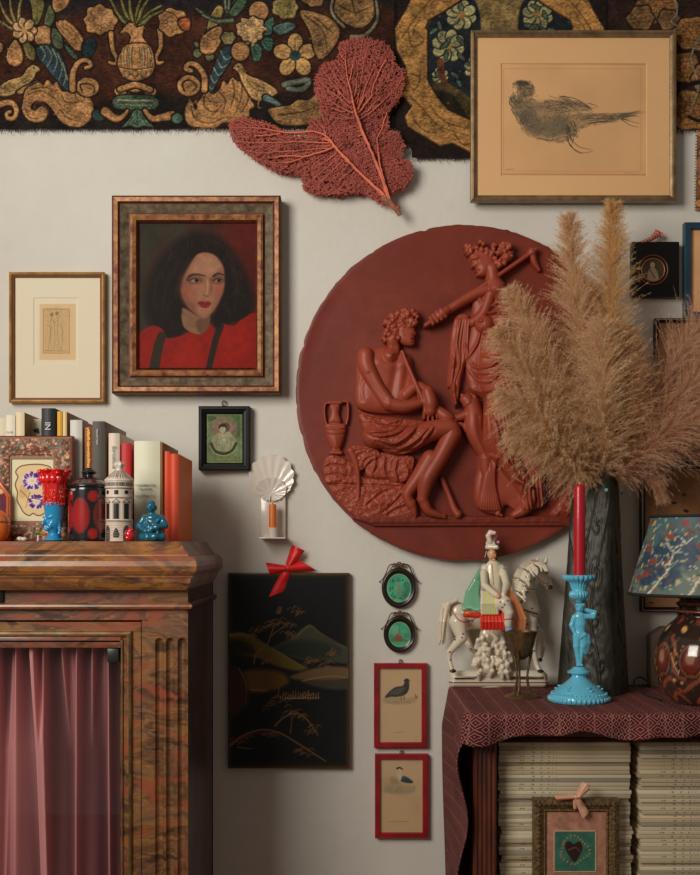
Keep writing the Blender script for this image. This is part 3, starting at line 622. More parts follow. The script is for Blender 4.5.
body = [(85, 190), (110, 170), (160, 180), (220, 195), (300, 190), (380, 200), (430, 232), (340, 245), (400, 245), (520, 250), (635, 238), (560, 275), (450, 290), (370, 325), (330, 365), (270, 370), (170, 345), (135, 300), (105, 255)]
cv.poly(body, (110, 92, 68), 2.5, .5); cv.poly([(110, 190), (240, 220), (340, 270), (300, 340), (200, 340), (140, 290)], (84, 76, 60), 4, .45); cv.poly([(220, 270), (330, 270), (330, 330), (230, 330)], (66, 60, 50), 8, .35); cv.poly([(180, 240), (260, 235), (270, 270), (200, 280)], (150, 118, 84), 6, .5); cv.poly([(130, 250), (190, 230), (210, 330), (160, 320)], (70, 64, 54), 4, .4)
cv.poly([(98, 122), (122, 108), (160, 115), (190, 150), (175, 175), (130, 172), (118, 140)], (74, 66, 54), 2.5, .55); cv.poly([(112, 112), (150, 110), (165, 125), (130, 130)], (40, 36, 32), 2, .7)
hatch(body, 420, 22, .2, 1.8, .8, .6); hatch([(85, 190), (160, 180), (220, 330), (135, 300)], 120, 16, 1.9, 1.6, .5, .55); hatch([(300, 175), (380, 195), (440, 232), (300, 240), (220, 215)], 120, 40, .3, 2, .25, .6); hatch([(360, 255), (520, 250), (640, 240), (560, 280), (440, 290)], 90, 70, -.06, 2, .08, .55); hatch([(85, 190), (130, 175), (160, 330), (130, 300)], 70, 22, 1.1, 2.4, .5, .6)
hatch([(98, 122), (160, 108), (192, 150), (150, 178), (118, 160)], 130, 12, .6, 2., .9, .75); hatch([(110, 160), (190, 165), (200, 190), (100, 195)], 60, 14, .9, 2., .8, .6); hatch([(320, 290), (370, 300), (360, 360), (330, 370)], 60, 26, 1.2, 2.6, .5, .8)
for q in ([(96, 124), (120, 118)], [(88, 180), (82, 205), (96, 222), (92, 236), (112, 262), (114, 280), (132, 300), (134, 318), (152, 332), (168, 348)], [(205, 352), (260, 362), (320, 345), (335, 365)], [(330, 360), (345, 390), (390, 415), (438, 408)], [(345, 360), (380, 390), (430, 402)], [(335, 375), (370, 412), (400, 416)], [(330, 300), (340, 330), (330, 360)], [(300, 175), (350, 182), (400, 205), (432, 232)], [(420, 205), (450, 215), (455, 225)], [(540, 262), (600, 245), (638, 236)], [(560, 275), (600, 300), (630, 305)], [(560, 270), (610, 285), (636, 290)]): cv.line(q, (44, 38, 32), 3.4, 1.2, .85)
cv.line([(68, 486), (104, 484)], (110, 84, 60), 3, 2, .7); cv.line([(570, 502), (600, 500), (628, 504)], (120, 92, 66), 2.4, 1, .6)
canvas(cv, 'bird_print', M_print, t, ym+.0018, .56)
# ---- small etching, thin gilt frame
y0 = -.020; bx = frame_box(9, 272, 104.5, 402.5, y0); k = kk(y0); t = thing('framed_etching', 'small pale etching in a thin gilt frame left of the portrait', 'picture', ((bx[0]+bx[1])/2, 0, bx[2]))
Wd = 5*k; frame_part(t, bx, [(0, 0), (0, y0), (.003, y0-.001), (.006, y0), (.0065, y0+.003), (.010, y0+.004), (Wd, y0+.006), (Wd, y0+.011)], [M_gilt, mat('dark_gilt_rebate', A(92, 58, 30, .6), .5, .3)], mi=[0, 0, 0, 1, 1, 1, 0], ang=25); backing(t, bx, .003, -.001, y0+.0115)
ym = y0+.009; matboard(t, (PX(13, ym), PX(100, ym), PZ(398, ym), PZ(276, ym)), (PX(33.5, ym), PX(78, ym), PZ(365, ym), PZ(297.5, ym)), ym, mat('cream_mat_board', A(206, 196, 174, .62), .85, var=(5, A(200, 188, 164, .62))))
cv = Cv(32.5, 296.5, 79, 366, 5, (206, 194, 170)); cv.mottle(20, .05, 2); cv.z = (0, 180, 2.3333)
cv.poly([(92, 289), (177, 289), (177, 420), (92, 420)], (184, 158, 120), .5, 1, False); cv.poly([(100, 300), (162, 300), (162, 404), (100, 404)], (172, 144, 104), .5, 1, False); cv.line([(101, 301), (162, 301), (162, 404), (101, 404), (101, 301)], (128, 98, 64), 1.4, None, .8, .3, False)
for q in ([(122, 318), (118, 330), (120, 345), (118, 370), (122, 396)], [(132, 316), (136, 328), (134, 350), (138, 396)], [(120, 325), (128, 332), (136, 326)], [(112, 340), (118, 345), (116, 372), (112, 398)], [(142, 335), (146, 360), (144, 398)], [(105, 398), (150, 399), (158, 396)], [(126, 330), (128, 360), (127, 396)]): cv.line(q, (128, 98, 66), 1.6, .8, .75, .3)
for x, y in ((121, 314), (133, 311)): cv.ell(x, y, 4, 4.5, (116, 86, 56), 0, .4, .8)
hatch([(110, 308), (150, 308), (150, 398), (108, 398)], 90, 9, 1.4, .9, .5, .35, (120, 90, 60)); hatch([(104, 302), (160, 302), (160, 322), (104, 322)], 40, 10, .2, .8, .4, .3, (120, 90, 60))
canvas(cv, 'figure_print', M_print, t, ym+.0016, .62)
# ---- portrait
y0 = -.050; bx = frame_box(111.5, 195, 280.5, 393, y0); k = kk(y0); t = thing('framed_portrait', 'oil portrait of a dark-haired woman in red in a worn gilt and grey wood frame', 'painting', ((bx[0]+bx[1])/2, 0, bx[2]))
s = k; prof = [(0, 0), (0, y0+.004), (2*s, y0), (6*s, y0+.001), (7*s, y0+.006), (8*s, y0+.008), (16*s, y0+.018), (17.5*s, y0+.017), (18*s, y0+.010), (20*s, y0+.008), (23.5*s, y0+.012), (25.5*s, y0+.020), (25.5*s, y0+.028)]
frame_part(t, bx, prof, [M_gilt_worn, M_greywood, mat('red_bole', A(96, 40, 26, .6), .5, .1, (40, A(60, 30, 20, .6)))], mi=[1, 2, 0, 2, 2, 1, 2, 2, 0, 0, 2, 2], ang=20); backing(t, bx, .006, -.001, y0+.0285)
cv = Cv(136, 220, 256, 368, 2.6, (52, 46, 34)); X, Y = cv.X, cv.Y
f = np.clip((X-178)/60+.6*(fbm(X, Y, 30, 4)-.5), 0, 1)[..., None]; cv.a = cv.a*(1-f)+np.array((86, 26, 20))/255*f; cv.mottle(20, .25, 5)
cv.z = (130, 210, 5.)
cv.poly([(180, 170), (120, 230), (70, 330), (60, 450), (90, 540), (140, 590)], (64, 36, 26), 6, .8)
cv.poly([(335, 105), (430, 125), (495, 180), (545, 260), (595, 340), (622, 450), (600, 545), (520, 590), (440, 580), (400, 560), (300, 600), (230, 645), (150, 630), (95, 560), (72, 450), (95, 345), (150, 240), (220, 165), (290, 120)], (30, 21, 18), 12)
cv.poly([(40, 640), (75, 595), (120, 578), (165, 600), (185, 640), (245, 632), (300, 608), (345, 622), (395, 575), (450, 565), (520, 580), (560, 545), (640, 530), (640, 800), (30, 800)], (142, 28, 18), 1.5)
cv.poly([(250, 660), (340, 650), (360, 780), (220, 790)], (166, 36, 20), 8, .5); cv.poly([(470, 600), (560, 570), (600, 700), (470, 760)], (164, 34, 20), 8, .5); cv.poly([(40, 690), (120, 660), (110, 800), (30, 800)], (150, 28, 18), 6, .6)
cv.line([(158, 630), (138, 700), (120, 800)], (52, 40, 28), 44, 52, 1, 1.2); cv.line([(452, 580), (425, 660), (395, 790)], (44, 34, 26), 34, 30, 1, 1.2)
cv.poly([(262, 490), (262, 565), (285, 600), (345, 622), (392, 585), (396, 520), (350, 535)], (138, 98, 72), 1.5); cv.poly([(330, 560), (396, 520), (392, 590), (350, 615)], (88, 58, 44), 3, .6)
face = [(335, 222), (380, 212), (432, 228), (466, 270), (472, 330), (468, 395), (446, 455), (412, 512), (380, 538), (346, 532), (296, 490), (262, 430), (246, 372), (266, 300), (300, 258)]
cv.poly(face, (158, 106, 80), 2.5); cv.poly([(262, 330), (285, 300), (300, 420), (340, 500), (300, 490), (262, 430)], (132, 84, 64), 14, .55); cv.poly([(345, 240), (400, 230), (440, 260), (440, 310), (350, 320), (310, 300)], (176, 128, 98), 9, .7); cv.poly([(250, 380), (300, 390), (310, 450), (280, 450)], (168, 84, 66), 12, .6); cv.poly([(440, 300), (474, 320), (462, 420), (420, 505), (425, 430)], (138, 84, 66), 6, .6); cv.poly([(262, 430), (300, 460), (350, 530), (296, 495)], (136, 88, 66), 4, .5); cv.poly([(425, 380), (465, 370), (455, 420)], (176, 84, 66), 6, .6)
cv.poly([(330, 490), (390, 500), (380, 535), (345, 528)], (192, 138, 106), 5, .5)
cv.line([(288, 350), (300, 330), (330, 322), (378, 330)], (52, 33, 26), 15, 5, .9, 1.5); cv.line([(418, 330), (440, 318), (470, 325)], (52, 33, 26), 13, 6, .9, 1.5); cv.ell(326, 350, 40, 20, (96, 60, 47), 0, 5, .75); cv.ell(438, 350, 32, 19, (90, 56, 44), 0, 5, .75)
cv.ell(326, 354, 24, 8, (150, 126, 104), .05, .5); cv.ell(438, 354, 20, 8, (136, 114, 94), -.05, .5); cv.ell(333, 353, 10, 9, (34, 24, 20), 0, .5); cv.ell(445, 353, 9, 8, (34, 24, 20), 0, .5)
cv.line([(298, 354), (325, 343), (352, 356)], (44, 28, 24), 5, 3, .9); cv.line([(416, 356), (440, 343), (462, 352)], (44, 28, 24), 5, 3, .9); cv.line([(404, 345), (408, 380), (404, 415)], (118, 74, 58), 14, 8, .65, 3); cv.line([(388, 350), (388, 395), (382, 420)], (206, 152, 118), 9, 7, .6, 1); cv.line([(366, 424), (385, 432), (402, 424)], (110, 60, 48), 5, 4, .8)
cv.poly([(340, 462), (362, 454), (375, 460), (388, 455), (406, 466), (388, 488), (368, 490), (350, 480)], (132, 38, 40), 2); cv.line([(342, 466), (375, 470), (405, 468)], (80, 22, 26), 3.5, 2, .9); cv.line([(350, 500), (372, 504), (390, 498)], (136, 88, 66), 6, 3, .6)
for q in ([(322, 208), (288, 262), (252, 330), (234, 420), (240, 510)], [(444, 222), (482, 280), (494, 350), (490, 420), (462, 490), (432, 570)], [(330, 200), (390, 190), (450, 215)]): cv.line(q, (28, 19, 16), 26, 40, .95, 4)
cv.poly([(246, 400), (262, 340), (285, 350), (280, 420), (300, 470), (268, 440)], (126, 78, 58), 12, .55); cv.poly([(300, 470), (345, 510), (400, 508), (420, 490), (412, 520), (380, 542), (340, 532)], (120, 76, 58), 8, .5)
for q, w_ in (([(300, 240), (250, 330), (225, 440)], 10), ([(250, 260), (180, 380), (160, 520)], 8), ([(500, 270), (540, 380), (520, 500)], 9), ([(380, 140), (470, 190), (520, 280)], 8), ([(200, 240), (130, 360), (120, 480)], 7)): cv.line(q, (62, 40, 31), w_, 3, .5, 5)
for i in range(120):
    a = RNG.random()*6.28; x = 340+RNG.normal(0, 20)+220*math.cos(a)*(.8+.2*RNG.random()); y = 360+215*math.sin(a)
    if y > 440 and 225 < x < 450: continue
    if inside(np.array([x]), np.array([y]), np.array([(335, 105), (495, 180), (595, 340), (610, 540), (440, 580), (230, 645), (95, 560), (72, 450), (95, 345), (220, 165)]))[0]: cv.line([(x, y), (x+RNG.normal(0, 14), y+20), (x+RNG.normal(0, 20), y+44)], (58, 36, 28) if RNG.random() < .5 else (20, 14, 13), 6, 2, .5, .8)
cv.mottle(5, .10, 9); canvas(cv, 'painted_canvas', M_oil, t, y0+.024, 1.05)
# ---- small dark frame with green devotional print
y0 = -.026; bx = frame_box(198.5, 406, 249.5, 470, y0); k = kk(y0); t = thing('framed_print', 'small black frame holding a green print of a seated figure, below the portrait', 'picture', ((bx[0]+bx[1])/2, 0, bx[2]))
frame_part(t, bx, [(0, 0), (0, y0+.001), (.002, y0), (3*k, y0), (3.5*k, y0+.004), (6*k, y0+.006), (7.5*k, y0+.010), (7.5*k, y0+.016)], [M_black]); backing(t, bx, .004, -.001, y0+.0165); ring_hanger(t, 224, 403.5, -.006, 2.6)
cv = Cv(206, 413, 242.5, 463, 5, (84, 100, 66)); cv.mottle(14, .3, 2); cv.z = (195, 400, 11.667)
cv.ell(335, 330, 165, 130, (112, 92, 74), 0, 6, .8); cv.ell(340, 330, 110, 90, (130, 96, 78), 0, 6, .7); cv.ell(345, 320, 62, 58, (66, 58, 44), 0, 2, .8); cv.ell(325, 345, 34, 44, (146, 140, 112), 0, 1)
cv.poly([(270, 330), (290, 285), (330, 278), (360, 290), (372, 340), (350, 318), (310, 316)], (36, 30, 22), 1); cv.poly([(190, 490), (220, 430), (270, 390), (330, 400), (390, 385), (450, 420), (490, 500), (440, 580), (330, 600), (230, 580)], (126, 126, 96), 2)
cv.ell(390, 410, 40, 44, (140, 136, 110), 0, 3, .7); cv.poly([(280, 400), (330, 395), (370, 420), (350, 500), (290, 500)], (146, 144, 112), 2, .8)
cv.line([(190, 510), (230, 590), (330, 628), (430, 590), (478, 505)], (40, 36, 22), 34, 30, .9, 1); cv.line([(175, 540), (230, 620), (330, 650), (430, 620), (490, 545)], (140, 136, 92), 12, 12, .8, 1); cv.poly([(140, 190), (240, 195), (230, 230), (160, 250)], (56, 72, 34), 3); cv.poly([(440, 190), (530, 200), (520, 270), (460, 230)], (66, 84, 44), 3); cv.poly([(140, 660), (530, 660), (530, 730), (140, 730)], (94, 104, 66), 3, .8); cv.line([(180, 690), (330, 694), (480, 688)], (126, 130, 88), 10, 8, .6)
for q in ([(265, 410), (250, 470), (240, 540)], [(300, 440), (320, 490), (315, 540)], [(400, 440), (420, 500), (410, 560)]): cv.line(q, (84, 84, 60), 8, 4, .6)
cv.line([(143, 165), (536, 165), (536, 725), (143, 725), (143, 165)], (140, 148, 96), 9, None, .6, .5, False); cv.mottle(2.2, .22, 6); canvas(cv, 'devotional_print', colmat('glossy_print', .3, .3), t, y0+.012, .72)
# ---- black lacquer panel with ribbon bow
y0 = -.019; bx = frame_box(228, 573, 349.5, 768.5, y0); t = thing('lacquer_panel', 'tall black lacquer panel with a faint gold mountain landscape and red bow', 'panel', ((bx[0]+bx[1])/2, 0, bx[2]))
mb = MB(); mb.box(bx[0], bx[1], y0, .0006, bx[2], bx[3], .002); mb.build('board', mat('black_lacquer_edge', A(46, 34, 20, .35), .4, var=(8, A(20, 18, 14, .35))), t)
cv = Cv(229, 574, 348.5, 767.5, 3., (19, 19, 19)); X, Y = cv.X, cv.Y; cv.mottle(60, .25, 2)
e = np.minimum(np.minimum(X-229, 348.5-X)*1., np.minimum((Y-574), 767.5-Y)); f = (np.exp(-np.maximum(e, 0)/1.4)*.8)[..., None]; cv.a = cv.a*(1-f)+np.array((84, 56, 24))/255*f
cv.z = (215, 560, 3.98); L1 = (98, 64, 36); L2 = (74, 56, 34); L3 = (58, 54, 40)
cv.poly([(210, 360), (300, 310), (350, 270), (378, 258), (410, 285), (470, 325), (530, 350), (530, 410), (440, 400), (360, 400), (280, 380)], (46, 46, 36), 2.5); cv.poly([(240, 350), (330, 320), (420, 325), (500, 360), (420, 395), (300, 385)], (26, 30, 26), 6, .8); cv.line([(330, 300), (378, 262), (420, 292), (520, 350)], (84, 66, 40), 8, 3, .7, 1.2)
cv.poly([(50, 300), (110, 290), (180, 330), (260, 370), (330, 410), (370, 430), (320, 440), (240, 420), (170, 390), (110, 380), (50, 370)], (74, 62, 24), 3); cv.poly([(50, 320), (120, 320), (160, 370), (100, 380), (50, 380)], (22, 20, 14), 6, .9); cv.line([(60, 300), (130, 298), (230, 355), (350, 425)], (100, 84, 34), 8, 4, .7, 1.2)
cv.poly([(110, 450), (190, 435), (270, 450), (290, 490), (220, 520), (130, 520)], (84, 58, 26), 5, .9); cv.poly([(60, 440), (120, 460), (130, 560), (80, 620), (50, 600)], (52, 34, 20), 6, .8); cv.poly([(360, 440), (440, 425), (530, 430), (530, 470), (430, 480), (300, 470)], (92, 70, 48), 3, .8); cv.poly([(340, 480), (530, 478), (530, 512), (440, 512)], (52, 48, 36), 3, .8)
for q, w_ in (([(155, 410), (165, 370), (205, 340), (225, 290), (240, 250)], 7), ([(225, 300), (260, 275), (290, 262)], 4), ([(195, 340), (160, 320), (140, 300)], 4), ([(300, 690), (305, 640), (300, 590)], 4), ([(60, 740), (110, 700), (190, 675), (260, 690), (330, 730), (440, 800)], 9), ([(240, 660), (270, 630), (320, 610), (370, 640), (410, 700)], 7), ([(250, 540), (260, 500), (290, 485)], 4), ([(95, 430), (125, 500), (120, 580)], 5)): cv.line(q, L1, w_, w_*.4, .9, .7)
for x, y, sx in ((235, 255, 75), (275, 250, 50), (170, 280, 45), (300, 290, 40), (140, 300, 36), (320, 205, 34), (255, 195, 14), (300, 600, 50), (350, 620, 60), (390, 670, 40), (350, 760, 60), (230, 570, 50), (470, 370, 30), (380, 400, 40), (440, 415, 60), (180, 520, 40), (280, 545, 60), (360, 540, 60), (210, 690, 80), (120, 710, 60), (210, 400, 40)):
    for k_ in range(9): a = RNG.normal(0, .35); q = (x+RNG.normal(0, sx*.4), y+RNG.normal(0, 8)); cv.line([(q[0]-sx*.25, q[1]+6), (q[0], q[1]-3), (q[0]+sx*.28, q[1]+5+10*a)], L1 if RNG.random() < .6 else L2, 5, 1.5, .7, .7)
for k_ in range(16): x = 260+k_*10; cv.line([(x, 552), (x+2, 530+RNG.normal(0, 6))], (124, 86, 48), 4, 2, .8)
for q in ([(280, 552), (420, 548)], [(140, 516), (210, 520)], [(350, 480), (460, 462), (530, 470)], [(90, 745), (150, 752)]): cv.line(q, (120, 90, 52), 5, 2, .7)
canvas(cv, 'painted_landscape', colmat('lacquer_gloss', .34, .2), t, y0-.0006, .42)
M_rib = mat('red_satin_ribbon', A(190, 34, 30, .45), .38, 0, (60, A(160, 22, 22, .45)), (500, .15, .0005))
def zq(zx, zy, o, s, y): return P(o[0]+zx/s, o[1]+zy/s, y)
mb = MB(); R_ = lambda a, b, y=-.022: zq(a, b, (190, 390), 4.118, y)
patch(mb, R_(392, 718, -.018), R_(422, 738, -.018), R_(472, 662, -.02), R_(420, 636, -.02), .012); patch(mb, R_(400, 712, -.026), R_(424, 720, -.026), R_(462, 672, -.026), R_(428, 655, -.026), .006)
patch(mb, R_(395, 722), R_(392, 748), R_(330, 762, -.02), R_(312, 710, -.02), .010); patch(mb, R_(408, 716), R_(404, 752), R_(522, 744, -.016), R_(458, 704, -.02), .010); patch(mb, R_(380, 748), R_(414, 752), R_(390, 828, -.017), R_(316, 856, -.017), .006, wave=.001)
mb.ell(R_(403, 733, -.026), (.0065, .006, .007)); mb.build('ribbon_bow', M_rib, t, label='red satin ribbon bow')
# ---- two oval miniatures
def miniature(pc, rx, ry, ri, label, draw):
    y0 = -.016; k = kk(y0); c = P(pc[0], pc[1], y0); t = thing('oval_miniature', label, 'miniature', (c.x, 0, c.z-ry*k), 'green oval miniatures in black frames')
    mb = MB(); n = 56; prof = [(1, 0), (1, y0+.004), (.96, y0+.001), (.9, y0), (.82, y0+.001), (.77, y0+.003), (ri+.01, y0+.004), (ri, y0+.010)]
    V = [[(c.x+rx*k*q*math.cos(a), y, c.z+ry*k*q*math.sin(a)) for a in np.linspace(0, 2*PI, n, endpoint=False)] for q, y in prof]; mb.grid(np.array(V), 0, closeu=True, flip=True)
    mb.build('frame', mat('black_oval_frame', (.02, .012, .009, 1), .3, coat=.3), t)
    mb = MB(); mb.lathe([(0, 0), (1, 0)], n=48); mb.v = [(c.x+v[0]*rx*k*.95, -.001, c.z+v[1]*ry*k*.95) for v in mb.v]; mb.build('backing_board', M_dkwood, t)
    cv = Cv(pc[0]-rx, pc[1]-ry, pc[0]+rx, pc[1]+ry, 6, (56, 122, 94)); cv.mottle(7, .3, int(ry)); draw(cv)
    dd = ((cv.X-pc[0])/rx)**2+((cv.Y-pc[1])/ry)**2; rim = np.clip(1-abs(np.sqrt(dd)-(ri-.02))/.03, 0, 1)[..., None]; cv.a = cv.a*(1-rim*.8)+np.array((120, 150, 110))/255*rim*.8
    canvas(cv, 'enamel_picture', colmat('glass_enamel', .15, .5, coat=.4), t, y0+.0045, .52, None, dd < (ri+.01)**2)
    mb = MB(); yy = y0+.006
    for s in (-1, 1):
        q = lambda a, b: P(pc[0]+s*a*rx, pc[1]-b*ry, yy)
        mb.tube([q(x, z) for x, z in cat([(.2, 1.12), (.42, 1.17), (.60, 1.06), (.72, .80), (.90, .50), (1.1, .30)], 5, False)], [.0016]*21+[.0016, .0018, .002, .0022, .0022] if False else .0016, 6)
        mb.ell(q(1.1, .30), .0024)
        for ox in (.08, .26): mb.tube([q(ox+.10*math.cos(a), 1.12+.085*math.sin(a)) for a in np.linspace(0, 2*PI, 14, endpoint=False)], .0015, 6, closed=True)
    mb.tube([P(pc[0]+.11*rx*math.cos(a), pc[1]-ry*(1.2+.07*math.sin(a)), yy) for a in np.linspace(0, 2*PI, 14, endpoint=False)], .0015, 6, closed=True); mb.tube([P(pc[0], pc[1]-ry*1.05, yy), P(pc[0], pc[1]-ry*.97, yy+.002)], .003, 8)
    mb.build('bow_ornament', mat('bronzed_metal', (.16, .10, .05, 1), .4, .8), t)
def d1(c):
    c.z = (370, 555, 8.333)
    for q in ([(235, 240), (240, 280), (220, 340), (215, 380)], [(245, 260), (262, 320), (280, 370)], [(200, 300), (235, 290), (275, 300)], [(180, 370), (240, 350), (300, 375)]): c.line(q, (96, 110, 78), 16, 8, .8, .8)
    c.ell(238, 242, 12, 14, (110, 110, 84)); 
    for i in range(40): a = RNG.random()*6.28; r = 60+RNG.random()*40; c.ell(242+r*.85*math.cos(a), 285+r*1.1*math.sin(a), 6, 10, (24, 84, 60), a, .4, .7)
def d2(c):
    c.z = (370, 555, 8.333); c.ell(205, 625, 40, 50, (100, 136, 116), 0, 5, .5); c.poly([(200, 705), (220, 660), (240, 655), (270, 690), (272, 715), (230, 722)], (110, 66, 44), 2); c.ell(240, 660, 12, 14, (130, 84, 56)); c.line([(160, 715), (240, 705), (320, 715)], (70, 84, 52), 16, 10, .8, 1); c.poly([(190, 730), (290, 730), (260, 775), (210, 770)], (60, 150, 100), 4, .6); c.line([(245, 640), (248, 600), (240, 580)], (30, 96, 70), 10, 4, .6)
miniature((399, 588), 17.3, 20.3, .70, 'upper of the two green oval miniatures, with a figure in black frame', d1); miniature((399.6, 634.5), 16, 18.5, .68, 'lower of the two green oval miniatures, with a reddish animal shape', d2)
# ---- two red frames
def redframe(b, label, draw):
    y0 = -.018; bx = frame_box(*b, y0); k = kk(y0); t = thing('framed_bird_print', label, 'picture', ((bx[0]+bx[1])/2, 0, bx[2]), 'bird prints in red frames')
    frame_part(t, bx, [(0, 0), (0, y0+.002), (.0015, y0), (4.6*k, y0), (5.2*k, y0+.003), (5.4*k, y0+.007), (5.4*k, y0+.012)], [mat('red_lacquer_frame', A(120, 15, 20, .46), .35, 0, (20, A(96, 11, 16, .46)), coat=.2)]); backing(t, bx, .003, -.001, y0+.0125)
    cv = Cv(b[0]+4.5, b[1]+4.5, b[2]-4.5, b[3]-4.5, 5, (164, 136, 104)); cv.mottle(30, .10, 3); draw(cv); canvas(cv, 'bird_print', M_print, t, y0+.008, .42)
    mb = MB(); mb.box(bx[0]+4*k, bx[1]-4*k, y0+.0035, y0+.0055, bx[2]+4*k, bx[3]-4*k); mb.build('glazing', M_glaze, t, False); ring_hanger(t, (b[0]+b[2])/2, b[1]-2, -.005, 1.9)
def d1(c):
    c.z = (365, 655, 4.6); c.poly([(90, 195), (130, 190), (200, 200), (240, 185), (230, 215), (150, 228), (85, 215)], (134, 112, 84), 4, .8)
    c.poly([(92, 196), (110, 170), (140, 148), (175, 140), (185, 112), (200, 112), (203, 150), (188, 180), (150, 192), (120, 192)], (40, 36, 32), 1); c.line([(182, 118), (192, 112), (206, 118)], (40, 36, 32), 8, 4); c.poly([(110, 180), (145, 155), (185, 150), (160, 180)], (84, 76, 64), 2, .6); c.line([(165, 190), (168, 205)], (50, 40, 34), 3); c.line([(178, 186), (182, 202)], (50, 40, 34), 3); c.line([(230, 180), (236, 200), (240, 188)], (80, 66, 50), 3); 
    for i in range(24): x = 85+RNG.random()*150; c.line([(x, 222), (x+RNG.normal(0, 10), 208+RNG.random()*12)], (110, 90, 66), 2, 1, .7)
    c.line([(135, 356), (175, 356)], (110, 84, 62), 3, 3, .6)
def d2(c):
    c.z = (365, 655, 4.6); c.poly([(90, 610), (130, 580), (190, 600), (235, 600), (225, 630), (160, 645), (100, 630)], (136, 118, 94), 4, .8); c.poly([(158, 560), (190, 560), (222, 585), (200, 590), (165, 580)], (40, 54, 62), 1.2); c.poly([(150, 545), (155, 525), (168, 525), (170, 560), (160, 580), (148, 565)], (168, 148, 118), 1); c.line([(148, 522), (160, 518), (172, 526)], (36, 32, 30), 9, 6); c.poly([(120, 560), (150, 570), (150, 590), (120, 585)], (126, 104, 78), 3, .7)
    for i in range(30): x = 90+RNG.random()*140; c.line([(x, 632), (x+RNG.normal(0, 12), 600+RNG.random()*25)], (112, 96, 74), 2, 1, .7)
    c.line([(110, 768), (200, 766)], (110, 90, 66), 3, 3, .7); c.line([(140, 778), (180, 777)], (110, 90, 66), 2, 2, .5)
redframe((374, 663.5, 427, 748), 'upper red framed print of a dark standing bird', d1); redframe((375, 754.5, 428, 838.5), 'lower red framed print of a blue-winged bird on a rock', d2)
# ---- square black frame with a round medallion and striped ribbon
y0 = -.024; bx = frame_box(632, 241.5, 679.5, 297, y0); k = kk(y0); t = thing('framed_medallion', 'square black frame with a round portrait medallion and striped ribbon right of the plumes', 'picture', ((bx[0]+bx[1])/2, 0, bx[2]))
mb = MB(); mb.box(bx[0], bx[1], y0, 0, bx[2], bx[3], .002); mb.build('frame', M_black, t)
c = P(653, 270, y0); mb = MB(); n = 40
for r, w_, m_ in ((14.6, .0020, 0), (11.5, .0016, 1)): mb.tube([(c.x+r*k*math.cos(a), y0-.001, c.z+r*k*math.sin(a)) for a in np.linspace(0, 2*PI, n, endpoint=False)], w_, 8, m_, closed=True)
mb.build('medallion_rings', [mat('dark_red_ring', A(84, 44, 34, .35), .4, .4), mat('dull_gilt_ring', A(110, 80, 54, .35), .4, .6)], t)
cv = Cv(638, 255, 668, 285, 5, (56, 46, 36)); cv.mottle(6, .3, 3); cv.ell(652.5, 265, 2.4, 3, (126, 112, 90), 0, .5); cv.poly([(648, 282), (648, 272), (651, 268), (655, 268), (658, 274), (658, 282)], (118, 104, 84), .8); cv.line([(650, 270), (655, 278)], (60, 48, 40), 1); canvas(cv, 'portrait_miniature', M_print, t, y0-.0012, .36, None, (cv.X-653)**2+(cv.Y-270)**2 < 11.6**2)
mb = MB(); q = lambda a, b, y=-.020: P(a, b, y); patch(mb, q(634, 244), q(634, 249), q(651, 241), q(650, 237), .004); patch(mb, q(650, 237), q(651, 241.5), q(661, 236), q(656, 229), .006); patch(mb, q(656, 229), q(653, 233), q(661, 238), q(663, 233), .004)
def stripe(name, c1, c2, sc):
    m, nt, b = newmat(name); v = coords(nt); w_ = nd(nt, 'ShaderNodeTexWave', bands_direction='DIAGONAL'); w_.inputs['Scale'].default_value = sc; nt.links.new(v, w_.inputs[0])
    r = ramp(nt, [(.45, c1), (.55, c2)], w_.outputs['Fac']); nt.links.new(r.outputs[0], b.inputs['Base Color']); b.inputs['Roughness'].default_value = .5; return m
mb.build('striped_ribbon', stripe('striped_ribbon', A(128, 40, 36, .4), A(150, 110, 96, .4), 70), t, label='red and pale striped ribbon')
# ---- blue frame cut by the picture edge
y0 = -.022; bx = frame_box(685, 222, 745, 318, y0); k = kk(y0); t = thing('framed_print', 'bright blue picture frame cut off by the right edge of the photo', 'picture', ((bx[0]+bx[1])/2, 0, bx[2]))
frame_part(t, bx, [(0, 0), (0, y0+.002), (.002, y0), (6*k, y0), (7*k, y0+.006), (7*k, y0+.013)], [mat('blue_frame', A(26, 54, 70, .55), .4, var=(14, A(20, 44, 60, .55)))]); backing(t, bx, .003, -.001, y0+.0135)
cv = Cv(691, 228, 739, 312, 1.5, (150, 114, 80)); cv.mottle(20, .1, 3); canvas(cv, 'tan_print', M_print, t, y0+.010, .36)
